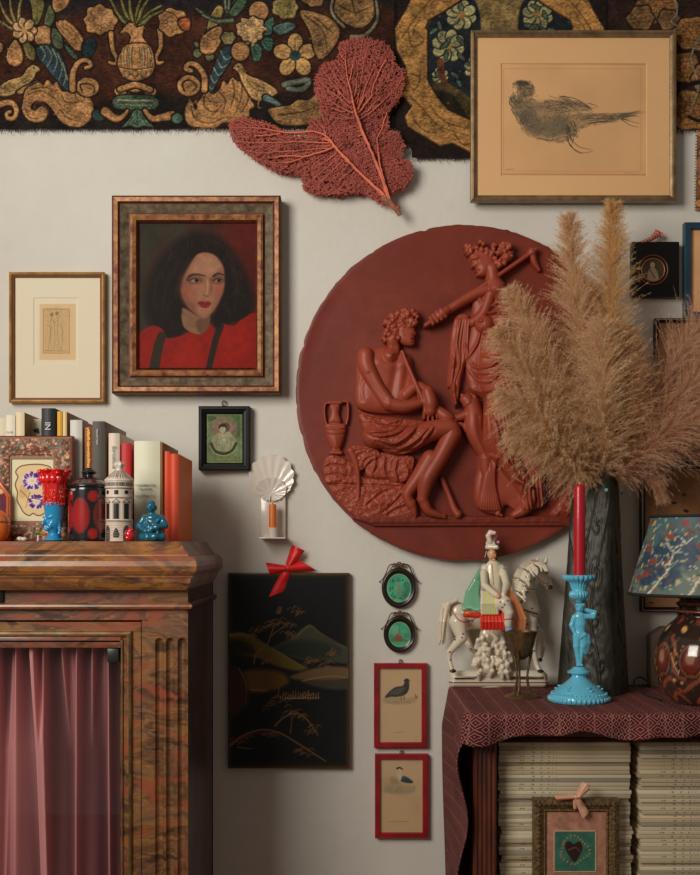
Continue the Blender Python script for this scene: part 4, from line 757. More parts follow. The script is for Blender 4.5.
# ---- two stacked brown foxed prints in dark frames, behind the plumes and lamp
def brownframe(b, wpx, label):
    y0 = -.018; bx = frame_box(*b, y0); k = kk(y0); t = thing('framed_old_paper', label, 'picture', ((bx[0]+bx[1])/2, 0, bx[2]))
    frame_part(t, bx, [(0, 0), (0, y0+.002), (.002, y0), (wpx*k*.45, y0), (wpx*k*.55, y0+.003), (wpx*k*.9, y0+.004), (wpx*k, y0+.012)], [M_black, mat('tarnished_silver', A(96, 84, 72, .3), .35, .7)], mi=[0, 0, 1, 0, 0, 0]); backing(t, bx, .003, -.001, y0+.0125)
    cv = Cv(b[0]+wpx-1, b[1]+wpx-1, b[2]-wpx+1, b[3]-wpx+1, 1.6, (104, 74, 48)); cv.mottle(40, .22, int(b[1])); cv.mottle(6, .1, 5)
    for i in range(12): cv.ell(b[0]+8+RNG.random()*(b[2]-b[0]-14), b[1]+8+RNG.random()*(b[3]-b[1]-16), 1.2+RNG.random()*2, 1+RNG.random(), (44, 30, 22), RNG.random()*3, .6, .85)
    cv.ell(674, 503, 2.6, 1.2, (36, 24, 18), 0, .6); cv.ell(686, 511, 2.8, 1.5, (36, 24, 18), .3, .6)
    canvas(cv, 'stained_paper', M_print, t, y0+.010, .38)
brownframe((655, 318, 790, 462, ), 4, 'upper dark framed sheet of stained brown paper behind the pampas plumes'); brownframe((641, 464, 790, 612), 5, 'lower dark framed sheet of spotted brown paper behind the lamp')
# ---- small grey box on the wall behind the lamp
mb = MB(); y0 = -.045; q = [(651, 690), (651, 636), (664, 627), (704, 627), (704, 690)]; mb.prism([(PX(a, y0), PZ(b, y0)) for a, b in q], y0, 0, bv=.004)
q2 = [(657, 684), (657, 641), (667, 634), (698, 634), (698, 684)]; mb.prism([(PX(a, y0-.006), PZ(b, y0-.006)) for a, b in q2], y0-.006, y0+.002, bv=.002)
o = mb.build('wall_box', mat('grey_brown_paint', A(84, 72, 60, .45), .6)); tag(o, 'grey chamfered box fixed to the wall behind the lamp', 'wall box')
EG = 1.1
# ================================================================ faux-marble cabinet with curtained glass door
def marble(name, base, seed, E=.6):
    m, nt, b = newmat(name); v = coords(nt, 'Object', (1, 1, 1)); mp = nd(nt, 'ShaderNodeMapping'); mp.inputs['Rotation'].default_value = (0, .75, 0); mp.inputs['Location'].default_value = (seed, seed*.7, 0); mp.inputs['Scale'].default_value = (1, 1, 2.8)
    nt.links.new(v, mp.inputs[0]); v = mp.outputs[0]
    fine = noise(nt, 46, v, 6, .7); wn = noise(nt, 3.0, v, 7, .58, 1.6); w2 = noise(nt, 5.5, v, 6, .6, 2.2)
    c = ramp(nt, base, wn).outputs[0]
    c = mixc(nt, ramp(nt, [(.54, (0, 0, 0, 1)), (.62, (.85, .85, .85, 1))], w2).outputs[0], c, A(148, 74, 50, E))
    c = mixc(nt, ramp(nt, [(.36, (.9, .9, .9, 1)), (.45, (0, 0, 0, 1))], w2).outputs[0], c, A(58, 38, 26, E))
    vein = ramp(nt, [(.455, (0, 0, 0, 1)), (.468, (.75, .75, .75, 1)), (.481, (0, 0, 0, 1))], w2).outputs[0]
    vein = mth(nt, 'MULTIPLY', vein, ramp(nt, [(.45, (0, 0, 0, 1)), (.55, (1, 1, 1, 1))], noise(nt, 7, v, 3)).outputs[0])
    c = mixc(nt, vein, c, A(166, 124, 70, E)); c = mixc(nt, mth(nt, 'MULTIPLY', fine, .35), c, A(60, 38, 24, E))
    nt.links.new(c, b.inputs['Base Color']); b.inputs['Roughness'].default_value = .34; b.inputs['Coat Weight'].default_value = .5; b.inputs['Coat Roughness'].default_value = .22; bump(nt, b, fine, .12, .001); return m
E_ = .62
def bands(*cs): return [(.30+.055*n, A(*c, E_)) for n, c in enumerate(cs)]
M_mar = marble('faux_marble_brown', bands((62, 42, 28), (98, 66, 40), (128, 88, 62), (92, 62, 38), (144, 98, 50), (116, 84, 62), (84, 56, 36), (138, 98, 48)), 1.3)
M_marc = marble('faux_marble_ochre', bands((70, 44, 28), (120, 76, 42), (142, 92, 48), (108, 68, 42), (156, 102, 46), (134, 88, 60), (96, 60, 36), (150, 104, 48)), 5.1)
M_marf = marble('faux_marble_rose', bands((66, 44, 34), (112, 72, 58), (132, 86, 70), (98, 64, 48), (140, 78, 56), (120, 84, 72), (86, 56, 42), (128, 88, 66)), 9.4)
M_side = mat('dark_brown_paint', A(66, 50, 44, .45), .4, 0, (9, A(44, 32, 28, .45)), (40, .2, .001))  # plain dark brown paint of the cabinet sides and carcass
YB = -.425; YC = -.477; ks = .00202; XR = PX(188, YB); XL = -1.16; ZT = CZ+.0076
cab = thing('cabinet', 'brown faux-marble cabinet with fluted pilaster and pink curtained glass door', 'cabinet', ((XR+XL)/2, YB/2, 0))
def zc(py): return ZT-(py-541)*.00199
prof = [(-.02, 541), (-.012, 541.2), (-.008, 545), (-.002, 550), (.006, 554.5), (.007, 556), (.016, 556.6), (.020, 558), (.0245, 561), (.0262, 566), (.0245, 571), (.020, 574.5), (.0165, 575.5), (.016, 577.5), (.013, 578), (.0115, 582), (.006, 587), (.0015, 590), (0, 590.5)]
def threeside(mb, prof, yf, xl, xr, mi=(0, 1)):
    R = [[(xl-o, 0, z), (xl-o, yf-o, z), (xr+o, yf-o, z), (xr+o, 0, z)] for o, z in prof]
    for i in range(len(R)-1):
        for j in range(3): mb.add([R[i][j], R[i][j+1], R[i+1][j+1], R[i+1][j]], [(3, 2, 1, 0)], mi[0] if j == 1 else mi[1])
mb = MB(); threeside(mb, [(o, zc(p)) for o, p in prof], YB-.022, XL, XR-.002); x0, x1 = XL+.02, XR-.022
mb.add([(x0-.002, 0, ZT), (x0-.002, YB, ZT), (x1+.002, YB-.002, ZT), (x1+.002, 0, ZT)], [(0, 1, 2, 3)], 0)
mb.build('cornice', [M_marc, mat('mauve_grey_paint', A(124, 108, 104, .45), .45, 0, (12, A(96, 80, 76, .45)), (40, .2, .001))], cab, True, 35)
# carcass: sides, back, bottom, frieze board
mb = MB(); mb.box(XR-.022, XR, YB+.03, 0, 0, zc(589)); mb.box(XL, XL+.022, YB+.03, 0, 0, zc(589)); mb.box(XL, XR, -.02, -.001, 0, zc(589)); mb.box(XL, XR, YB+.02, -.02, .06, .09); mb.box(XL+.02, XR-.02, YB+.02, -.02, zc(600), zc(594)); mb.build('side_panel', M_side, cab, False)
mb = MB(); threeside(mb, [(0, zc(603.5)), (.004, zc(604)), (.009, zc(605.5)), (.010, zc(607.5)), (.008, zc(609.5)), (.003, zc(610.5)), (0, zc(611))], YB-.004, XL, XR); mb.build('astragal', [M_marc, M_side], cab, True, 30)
mb = MB(); mb.box(PX(-168, YB), PX(148, YB), YB+.002, YB+.03, zc(621.5), zc(589), 0); mb.build('frieze', M_marf, cab, False)
mb = MB(); mb.box(PX(-7, YB), PX(4, YB), YB-.004, YB+.01, zc(603), zc(577), .002); mb.build('frieze_mount', mat('black_mount', (.012, .01, .01, 1), .4), cab)
# pilasters: flat shaft with three round-ended flutes
def pilaster(x0, x1):
    z0, z1 = 0., zc(589); nx = 74; zs = np.concatenate([np.linspace(z0, zc(660), 60), np.linspace(zc(660), zc(632), 46)[1:], np.linspace(zc(632), z1, 8)[1:]]); xs = np.linspace(x0, x1, nx); Xg, Zg = np.meshgrid(xs, zs); dep = np.zeros(Xg.shape); w_ = (x1-x0)/40.
    for f in (11.3, 22.3, 33.8):
        cx = x0+f*w_; r = 4.0*w_; zt = zc(640)-r; d = np.hypot(Xg-cx, np.maximum(Zg-zt, 0)); dep = np.maximum(dep, np.sqrt(np.maximum(r*r-d*d, 0))*1.05)
    mb = MB(); mb.grid(np.stack([Xg, YB+dep, Zg], -1), 0); 
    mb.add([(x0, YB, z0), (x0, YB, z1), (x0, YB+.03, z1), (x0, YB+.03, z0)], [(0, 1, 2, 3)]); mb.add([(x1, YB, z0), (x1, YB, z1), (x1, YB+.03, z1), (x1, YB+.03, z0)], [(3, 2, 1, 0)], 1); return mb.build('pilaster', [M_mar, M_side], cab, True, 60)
xd = PX(141, YB); xl_d = 2*(XL+XR)/2-xd; pilaster(PX(148, YB), XR); pilaster(XL, XL+.0812)
for a, b_ in ((xd+.001, PX(148, YB)+.001), (XL+.0812, xl_d-.001)): mb = MB(); mb.box(a, b_, YB+.004, YB+.03, 0, zc(622)); mb.build('door_jamb', M_mar, cab, False)
mb = MB(); mb.box(xl_d+.04, xd-.04, YB-.001, YB+.02, zc(650), zc(638), .003); mb.build('door_rail_moulding', M_marf, cab)
# door
zt, zb = zc(623.5), .12; p = .00202; M_bead = mat('gilded_bead', A(128, 104, 62, .62), .4, .3, (30, A(90, 66, 40, .62)), stretch=(1, 1, 1))
mb = MB(); rect_sweep(mb, xl_d, xd, zb, zt, [(0, YB+.025), (0, YB+.004), (.001, YB+.003), (8.6*p, YB+.003), (9*p, YB-.001), (10*p, YB-.004), (12*p, YB-.006), (14*p, YB-.004), (15*p, YB+.001), (17.5*p, YB+.003), (18.5*p, YB-.001), (20*p, YB-.001), (21*p, YB+.006), (22.5*p, YB+.014), (22.5*p, YB+.026)], [0, 0, 0, 0, 1, 1, 0, 0, 0, 1, 1, 0, 0, 0])
door = mb.build('door', [M_mar, M_bead], cab, True, 20)
mb = MB(); mb.add([(xl_d+21*p, YB+.012, zb+21*p), (xd-21*p, YB+.012, zb+21*p), (xd-21*p, YB+.012, zt-21*p), (xl_d+21*p, YB+.012, zt-21*p)], [(0, 1, 2, 3)]); mb.build('glass_pane', glassmat('cabinet_glass'), door, False)
yl = YB+.004; mb = MB(); mb.box(PX(107.5, yl), PX(119, yl), yl-.004, yl+.008, PZ(662, yl), PZ(648.5, yl), .0015); mb.build('door_catch', mat('dark_metal_catch', (.05, .06, .05, 1), .35, .6), door)
# gathered curtain behind the glass
def ridge(x, cx, w): return np.exp(-np.abs((x-cx)/w)**1.5)
yk = YB+.055; zs = np.linspace(zb, zt-.035, 110); xs = np.linspace(xl_d+.03, xd-.03, 520); Xg, Zg = np.meshgrid(xs, zs); k_ = kk(yk); px = Xg/k_+CX; py = HY-(Zg-CZ)/k_
u = np.clip((py-650)/200, 0, 1.3); h = np.zeros(px.shape)
for c0, c1, w0, w1, a in ((2, 3, 2.2, 4, .9), (20, 19, 3, 9, 1.0), (36, 47, 3, 5, .95), (63, 62, 2.6, 2, .0), (64, 80, 3.5, 4.2, 0.), (14, 10, 1.8, 3, .3), (80, 79, 3, 4.6, 1.), (95, 93, 3, 4, .0), (111, 112, 2.6, 4, .95), (47, 48, 3, 4.6, 1.0)):
    c = c0+(c1-c0)*u; w_ = w0+(w1-w0)*np.minimum(u*2, 1); h += a*ridge(px, c, w_)
for c0, dx, w0, a in ((36, 8, 3, .9), (65, 8, 3.2, .9), (95, -4, 3.2, .85), (73, 3, 2.6, .4), (105, -2, 2.4, .35)): h += a*ridge(px, c0+dx*u*1.4, w0)*np.clip(1-u*1.9, 0, 1)
for c0 in np.arange(-180, -4, 15.7): h += .95*ridge(px, c0+3*np.sin(c0), 4.)
h = np.minimum(h, 1.15)+.12*np.sin(px*.21+1)*u; V = np.stack([Xg, yk-.040*h+.008, Zg], -1)
fold_alpha = np.clip(h, 0, 1); cc = np.stack([.08+.88*fold_alpha]*3+[np.ones(h.shape)], -1)      # sheer cloth, thinner in the valleys to put their shade into the opacity
mc, nt, b = newmat('pink_silk'); b.inputs['Base Color'].default_value = A(206, 138, 140, .42); b.inputs['Roughness'].default_value = .5; b.inputs['Sheen Weight'].default_value = .12; b.inputs['Sheen Tint'].default_value = A(220, 170, 170, .8); b.inputs['Specular IOR Level'].default_value = .15
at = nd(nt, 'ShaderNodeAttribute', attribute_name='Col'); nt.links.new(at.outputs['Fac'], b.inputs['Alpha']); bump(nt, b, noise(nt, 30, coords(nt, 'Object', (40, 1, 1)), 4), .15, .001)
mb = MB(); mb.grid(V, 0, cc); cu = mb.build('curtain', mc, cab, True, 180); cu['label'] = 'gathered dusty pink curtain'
mb = MB(); mb.box(XL+.03, XR-.03, YB+.10, YB+.105, .1, zc(600)); mb.build('shade_backing_sheet', mat('dark_plum_shade', A(54, 14, 24, .5), .9), cab, False)  # dark sheet added behind the sheer curtain so its valleys read as shade
mb = MB(); mb.tube([(xl_d+.03, yk, zt-.036), (xd-.03, yk, zt-.036)], .004, 8); mb.build('curtain_rod', M_brass, cab)
EG = 1.05
# ================================================================ books standing on the cabinet
M_pages = mat('page_edges', A(196, 180, 150, .6), .9, 0, None, (300, .4, .001), stretch=(40, 1, 1))
YS = -.325
def book(px0, px1, top, label, c, spine=None, dep=.205, ys=YS, round_=0., rough=.5, title=None, cov=None, open_top=True, hb=.003):
    k = kk(ys); x0, x1 = PX(px0, ys), PX(px1, ys); z1 = PZ(top, ys); z0 = ZT; t = thing('book', label, 'book', ((x0+x1)/2, ys+dep/2, z0), 'books standing on the cabinet')
    m = mat('book_cloth', c, rough, 0, None, (250, .2, .0006)); ms = mat('book_spine', spine, rough) if spine else m; th = min(.0028, (x1-x0)*.16)
    mb = MB(); mb.box(x0, x0+th, ys+.002, ys+dep, z0, z1, .0006); mb.box(x1-th, x1, ys+.002, ys+dep, z0, z1, .0006)
    n = 10; w_ = x1-x0; G = []
    for i in range(n+1):
        a = i/n; G.append((x0+w_*a, ys+.002-(round_+.0015)*math.sin(PI*a)))
    for (a, b_) in zip(G[:-1], G[1:]): mb.add([(a[0], a[1], z0), (b_[0], b_[1], z0), (b_[0], b_[1], z1), (a[0], a[1], z1)], [(0, 1, 2, 3)], 1); mb.add([(a[0], a[1]+.003, z0), (b_[0], b_[1]+.003, z0), (b_[0], b_[1]+.003, z1), (a[0], a[1]+.003, z1)], [(3, 2, 1, 0)], 1); mb.add([(a[0], a[1], z1), (b_[0], b_[1], z1), (b_[0], b_[1]+.003, z1), (a[0], a[1]+.003, z1)], [(0, 1, 2, 3)], 1)
    mb.build('cover', [m, ms], t, True, 40); mb = MB(); mb.box(x0+th*.9, x1-th*.9, ys+.004, ys+dep-.004, z0+.001, z1-hb); mb.build('pages', M_pages, t, False)
    return t, (x0+x1)/2, ys-round_-.0018, k
R90 = Matrix.Rotation(PI/2, 3, 'Y') @ Matrix.Rotation(PI/2, 3, 'X')       # reads top to bottom on a spine
RUP = Matrix.Rotation(PI/2, 3, 'X'); RBT = Matrix.Rotation(-PI/2, 3, 'Y') @ Matrix.Rotation(PI/2, 3, 'X')
mi_w = mat('white_lettering', A(220, 214, 200, .7), .6); mi_k = mat('dark_lettering', (.04, .04, .035, 1), .6); mi_g = mat('gold_lettering', A(206, 150, 62, .6), .35, .4); mi_gr = mat('grey_green_lettering', A(120, 132, 112, .6), .6)
t, *_ = book(-7, 6, 418, 'white book with a black top at the left edge of the photo', A(24, 22, 22, .6), A(190, 178, 154, .6)); t, x, y, k = book(6, 15, 415, 'white book, second from the left edge, beside a cream one', A(205, 196, 176, .62)); text_obj('n n', 'title', mi_gr, t, (x-.002, y, PZ(432, YS)), .010, RUP, 'CENTER')
book(15.8, 24.2, 412.3, 'cream book with brownish cover left of the pale illustrated book', A(168, 134, 100, .6), A(216, 196, 160, .62), .19); t, x, y, k = book(31, 41, 419, 'pale book with a small ink drawing on its spine beside the black book', A(196, 184, 156, .6), ys=-.27)
mb = MB()
for a, b_, r in ((35.5, 431, 1.3), (37.4, 430, 1.6), (38.2, 432, 1.1), (34, 430, .8)): c = P(a, b_, -.27); mb.ell((c.x, y, c.z), (r*k, .0006, r*k*1.2))
mb.build('ink_drawing', mi_k, t)
t, x, y, k = book(41.3, 55, 408.2, 'thick black book with white letters, tallest over the pansy picture frame', (.012, .014, .018, 1), round_=.002); text_obj('NI', 'title', mi_w, t, (x+.001, y-.0004, PZ(430.4, YS)), .017, RBT)
t, x, y, k = book(57, 62, 411.3, 'slim yellow book right of the thick black book', A(186, 140, 40, .6), dep=.17); t, *_ = book(62.6, 66.6, 411.6, 'slim cream book between the yellow and pale grey books', A(120, 96, 72, .6), A(196, 170, 122, .6), .2)
t, x, y, k = book(70, 82, 420, 'pale grey book beside the ornate pansy frame', A(150, 132, 112, .6), A(182, 180, 172, .62), .18, round_=.0015)
t, x, y, k = book(84.5, 92.3, 427, 'brown book with gold lettering down its spine', A(112, 62, 26, .6), A(120, 66, 26, .6), .18)
mb = MB()
for i in range(44):
    z = PZ(428.5+i*1.0, YS); l = .4+.6*RNG.random(); c = x+.0015; mb.box(c-.0042*l, c+.0044*l*RNG.random(), y-.0004, y+.001, z-.0006, z+.0006)
mb.build('title', mi_g, t, False)
t, x, y, k = book(92.3, 104.6, 421.2, 'tall dark grey book with a small white title', A(98, 78, 62, .6), A(60, 54, 48, .6), .235); text_obj('Hannah Höch', 'title', mi_w, t, (x-.002, y-.0004, PZ(429, YS)), .0060, R90)
t, x, y, k = book(108.5, 119.5, 433.2, 'white book with a faint upright title behind the ceramic tower', A(196, 182, 166, .6), round_=.002, dep=.2); text_obj('Barcelona', 'title', mi_gr, t, (x, y-.0004, PZ(446, YS)), .012, R90)
t, x, y, k = book(121.4, 130.2, 443.2, 'red book between the two white books behind the ceramic tower', A(160, 22, 26, .55), dep=.15)
t, x, y, k = book(134, 160, 441, 'thick greenish-white book with small printed lines behind the blue seated figure', A(188, 184, 158, .6), A(194, 192, 168, .6), round_=.004, dep=.19)
for body, dz, s in (('CONVERSATION', 481.5-4, .0058), ('AND OTHERS', 485.2-4, .0046), ('Collected Works  Vol. 2', 492.-4, .0046)): text_obj(body, 'title', mi_k, t, (x-.002, y-.0006, PZ(dz+4+4, YS)), s, RUP, 'CENTER')
book(160.4, 162.8, 442.2, 'very thin brown book right of the thick greenish-white book', A(120, 78, 44, .6), dep=.22); book(163.2, 169.8, 451.2, 'orange-red book, left one of the orange pair at the end of the row', A(196, 74, 44, .6), dep=.2, ys=-.318, round_=.001)
book(170.2, 178.6, 453.8, 'orange book with wide orange cover, last at the right end of the row', A(206, 104, 36, .36), A(186, 68, 40, .6), dep=.21, ys=-.322, round_=.002)
EG = 1.1
# ================================================================ ornaments on the cabinet
YO = -.40; ko = kk(YO)
def o_(px, py, dy=0.): p = P(px, py, YO); p.y += dy; return p
# ---- ornate frame with pansies, leaning against the books
yf = -.350; k = kk(yf); bx = frame_box(-8, 436, 73, 541.3, yf); t = thing('pansy_picture', 'ornate carved picture frame holding a print of purple pansies among the books', 'picture', ((bx[0]+bx[1])/2, yf, ZT))
bx = (bx[0], bx[1], ZT, bx[3]); cvx = Field(-8, 436, 73, 541, 4.); X, Y = cvx.X, cvx.Y; inset = np.minimum(np.minimum(X+8, 73-X), np.minimum(Y-436, 541-Y)); r = np.clip(inset/19, 0, 1)
relief = (.008+.010*np.sin(np.clip(r, 0, 1)*PI)**.7*(1-.2*r)+.006*(fbm(X, Y, 4.2, 12, 2)-.5)*(inset > 2.5)*(inset < 17)); mk = (inset < 20.2) | (X < 12.0) & (Y < 0); mk = ~((X > 11.5) & (X < 53.5) & (Y > 458.6) & (Y < 520.6))
C = np.empty(X.shape+(3,)); nz = fbm(X, Y, 2.2, 21, 2)[..., None]; C[:] = np.array((124, 82, 64))/255; C = C*(.55+.9*nz); f = np.clip((fbm(X, Y, 3, 31, 2)-.52)*9, 0, 1)[..., None]*.8; C = C*(1-f)+np.array((76, 82, 66))/255*f; f = np.clip((nz-.66)*9, 0, 1)*.7; C = C*(1-f)+np.array((206, 168, 136))/255*f
plain = ((inset < 2.4)[..., None]); C = np.where(plain, np.array((134, 86, 66))/255, C); L = ((X > 9.5) & (X < 56) & (Y > 456) & (Y < 523))[..., None]; C = np.where(L, np.array((120, 82, 56))/255, C)
V = np.stack([(X-CX)*k, yf-np.where(L[..., 0], .008, relief)+.006, ZT+(541-Y)*k*.998], -1).reshape(-1, 3); Q = qgrid(cvx.ny, cvx.nx, mk); Cl = np.concatenate([lin1(np.clip(C, 0, 1))/.6, np.ones(X.shape+(1,))], -1).reshape(-1, 4); V, Q, Cl = compact(V, Q, Cl); fastmesh('frame', V, Q, colmat('carved_gesso', .5, .5), t, Cl)
mb = MB(); mb.box(bx[0]+.0005, bx[1]-.0005, yf+.004, yf+.016, bx[2], bx[3]-.001); mb.build('backing_board', M_dkwood, t, False)
mb = MB(); rect_sweep(mb, bx[0], bx[1], bx[2], bx[3], [(0, yf+.016), (0, yf-.003)]); mb.build('frame_edge', mat('rosy_gesso', A(134, 86, 66, .6), .5), t, False)
cv = Cv(11, 458, 54, 521, 6, (208, 202, 166)); cv.mottle(25, .08, 3); cv.z = (0, 470, 11.667)
egg = [(400, -60), (250, -40), (190, 20), (215, 80), (185, 170), (210, 260), (205, 350), (240, 420), (280, 490), (340, 525), (385, 500), (440, 525), (500, 510), (560, 430), (620, 200), (600, 0), (520, -50)]
cv.poly(egg, (206, 182, 138), 3, 1, True, (92, 66, 30), 1.1); cv.ell(280, 240, 60, 100, (176, 142, 96), .3, 8, .6); cv.line([(240, 240), (320, 330), (300, 440)], (130, 96, 50), 14, 6, .8, 1); cv.line([(350, 260), (330, 330), (350, 400)], (120, 84, 44), 12, 6, .8, 1)
for cx, cy, R in ((375, 125, 118), (425, 370, 92)):
    cv.ell(cx, cy, R, R*.92, (206, 192, 200), 0, 3)
    for i in range(46): a = RNG.random()*6.28; r0, r1 = R*(.35+.3*RNG.random()), R*(.75+.25*RNG.random()); cv.line([(cx+r0*math.cos(a), cy+r0*math.sin(a)*.9), (cx+r1*math.cos(a+.1), cy+r1*math.sin(a+.1)*.9)], (58+RNG.random()*40, 30, 92+RNG.random()*40), 7, 20, .85, .8)
    for i in range(16): a = i*.393; cv.line([(cx+14*math.cos(a), cy+14*math.sin(a)), (cx+R*.55*math.cos(a), cy+R*.5*math.sin(a))], (236, 228, 206), 10, 3, .9, .6)
    cv.ell(cx, cy, 16, 14, (206, 176, 84))
cv.line([(330, 345), (400, 330), (500, 360)], (50, 34, 60), 14, 8, .7, 1); canvas(cv, 'pansy_print', M_print, t, yf-.0035+.004, .62)
# ---- orange gourd-shaped jar and little arched icon at the left edge
c = o_(-1, 541, -.01); t = thing('orange_jar', 'round orange jar with grey band cut by the left edge of the photo', 'jar', (c.x, c.y, ZT)); mb = MB(); k = ko; og = A(196, 92, 22, .6)
def ojc(a, i): return A(112, 112, 104, .6) if i in (7, 8) and int(a*16/PI) % 2 else og
pr = [(0, 0), (5, 0), (8, 1), (10.6, 5), (12, 10), (12.4, 14), (12.1, 17.5), (11.7, 19), (11, 22), (9.6, 26), (7, 29), (4, 31), (0, 31.5)]; mb.lathe([(r*k, z*k) for r, z in pr], (c.x, c.y, ZT), 48, colfun=ojc); mb.build('body', colmat('orange_glaze', .25, .5, coat=.5), t, True, 180)
mb = MB(); mb.tube([(c.x+12.2*k*math.cos(a), c.y+12.2*k*math.sin(a), ZT+19.4*k) for a in np.linspace(0, 2*PI, 40, endpoint=False)], .0014, 6, closed=True); mb.build('rim_band', mat('copper_band', A(160, 90, 50, .6), .3, .6), t)
yi = YO+.032; c = P(-3, 541, yi); k = kk(yi); t = thing('arched_icon', 'small red and gold pointed-arch icon behind the orange jar', 'icon', (c.x, yi, ZT)); q = [(-13, 0), (-13, 46), (0, 64), (13, 46), (13, 0)]; q2 = [(-10.5, 3), (-10.5, 45), (0, 59.5), (10.5, 45), (10.5, 3)]
mb = MB(); mb.prism([(c.x+a*k, ZT+b*k) for a, b in q], yi, yi+.012, bv=.001); mb.build('board', mat('orange_gilt_wood', A(170, 90, 50, .6), .35, .2), t)
mb = MB(); pts = [(c.x+a*k, yi-.001, ZT+b*k) for a, b in q2]; mb.tube(pts, .0016, 6, closed=True); mb.build('moulding', mat('rose_gilt', A(206, 134, 110, .6), .3, .3), t)
cv = Cv(c.x/kk(yi-.0006)+CX-11, 480, c.x/kk(yi-.0006)+CX+11, 540, 5, (112, 28, 30)); cv.mottle(6, .4, 3); x0 = c.x/kk(yi-.0006)+CX
cv.ell(x0+4, 491.5, 2.6, 2.6, (206, 160, 110)); cv.poly([(x0-5, 530), (x0+1, 498), (x0+7, 498), (x0+8, 510), (x0+4, 530)], (84, 40, 60), .8); cv.ell(x0+2, 490, 1.2, 3, (220, 200, 170)); cv.line([(x0+2, 500), (x0+1, 520)], (150, 140, 60), 2, 3, .9)
dx = abs(cv.X-x0); canvas(cv, 'painted_figure', M_print, t, yi-.0006, .6, None, (cv.Y > 541-59+np.maximum(dx-0, 0)*1.35) & (dx < 10.6))
# ---- small pebble and tiny figurine
c = o_(24.5, 539, -.02); B = Blob(); B.ell((c.x-.004, c.y, ZT+.0048), (.0065, .006, .0048), A(196, 176, 160, .6)); B.ell((c.x+.005, c.y, ZT+.0044), (.006, .006, .0044), A(206, 184, 172, .6)); B.ell((c.x-.009, c.y-.003, ZT+.003), (.003, .003, .003), A(60, 56, 66, .6)); o = B.build('porcelain_pebble', colmat('pebble_glaze', .3, .5), None, .0007, .002); tag(o, 'tiny pale pebble-like ornament in front of the pansy frame', 'ornament')
c = o_(40, 541, -.01); t = thing('tiny_figurine', 'tiny green and gold figurine with white legs left of the blue head vase', 'figurine', (c.x, c.y, ZT)); B = Blob(); k = ko; q = lambda x, z, y=0: (c.x+x*k, c.y+y*k, ZT+z*k)
B.chain([q(-.6, .8), q(-.4, 6)], [.0022, .0018], A(220, 206, 196, .6)); B.cap(q(-.6, .4), q(-1, .4, -2), .0012, .001, A(220, 206, 196, .6)); B.ell(q(-.5, 9), (.0075, .005, .0055), A(96, 88, 44, .6)); B.cap(q(1, 8.6), q(6.5, 7.4), .0042, .0032, A(150, 104, 60, .6)); B.ell(q(.5, 12.4), .0034, A(150, 118, 60, .6)); B.cap(q(-2, 10), q(-4.4, 8), .003, .002, A(84, 80, 40, .6)); B.build('body', colmat('figurine_glaze', .35, .5), t, .0007, .0015)
# ---- blue head vase with red glass flower cup
c = o_(54.3, 541, -.005); t = thing('head_vase', 'turquoise blue face vase topped by a red glass flower cup', 'vase', (c.x, c.y, ZT)); bl = A(30, 128, 176, .62); B = Blob(); q = lambda x, z, y=0.: Vector((c.x+x*k, c.y+y*k, ZT+z*k))
B.ell(q(0, 1.4), (11.*k, 11*k, 1.6*k), bl); B.cap(q(0, 2), q(.4, 8), 8*k, 4.4*k, bl); B.cap(q(.4, 7), q(.3, 12), 4.6*k, 6*k, bl); B.ell(q(.6, 19), (8.2*k, 9.2*k, 10*k), bl); B.cap(q(.8, 24), q(.3, 37), 9.*k, 10.4*k, bl)
B.cap(q(-6.6, 22, -4.6), q(-8.6, 17.6, -6.6), 1.4*k, 2*k, bl); B.ell(q(-5.4, 12, -5.4), (2.6*k, 2.4*k, 2.4*k), bl); B.ell(q(-6.6, 14.8, -5.4), (2*k, 1.6*k, .9*k), bl); B.ell(q(-6.5, 13.2, -5.2), (1.8*k, 1.6*k, .8*k), bl); B.ell(q(-7.4, 24, -4.2), (2.8*k, 2*k, 1.2*k), bl); B.ell(q(-1.2, 24, -8.4), (2.8*k, 1.6*k, 1.2*k), bl); B.ell(q(-4.6, 20.8, -7.2), (1.5*k, 1.5*k, 1.2*k), bl, None, True); B.ell(q(-1.4, 15.4, -8), (2.6*k, 2*k, 3*k), bl)
for z in range(7): B.ell(q(6.8+.5*math.sin(z), 8+z*2.6, -5.5+z*.3), 1.7*k, bl)
B.build('head', colmat('blue_opaline', .12, .6, coat=.8), t, .0011, .0022)
mb = MB(); n = 64
def fl(a, i): return 1+(.0 if i < 7 else .16*(i-6)/4)*math.cos(6*a+.5)+(.02*math.sin(17*a+i*2))
pr = [(9.4, 34.5), (10, 37), (10.4, 41), (10.6, 46), (10.8, 51), (11, 56), (11.6, 60), (12.6, 64), (13.8, 67.5), (15, 70), (15.6, 71.2), (13.8, 70.4), (12, 66), (10, 60), (9, 50), (8.6, 40), (0, 39)]; mb.lathe([(r*k, z*k) for r, z in pr], (c.x+.5*k, c.y, ZT), n, rfun=fl)
for i in range(520):
    a = RNG.random()*2*PI; z = 36+RNG.random()*20; r = 10.5*k; p = Vector((c.x+.5*k+r*math.cos(a), c.y+r*math.sin(a), ZT+z*k)); mb.ell(p, (.6+.5*RNG.random())*k, 1 if RNG.random() < .18 else 0, nu=6, nv=4)
for i in range(9): a = i/9*2*PI+.3; r = 14.6*k; mb.ell((c.x+.5*k+r*math.cos(a), c.y+r*math.sin(a), ZT+(69+1.5*math.cos(i*2.2))*k), (2.8*k, 2.8*k, 2.*k), nu=12, nv=8)
for i in range(5): a = PI*1.15+i*.42; r = 12.4*k; mb.ell((c.x+.5*k+r*math.cos(a), c.y+r*math.sin(a), ZT+62*k), (3.4*k, 2.2*k, 4.6*k), nu=12, nv=8)
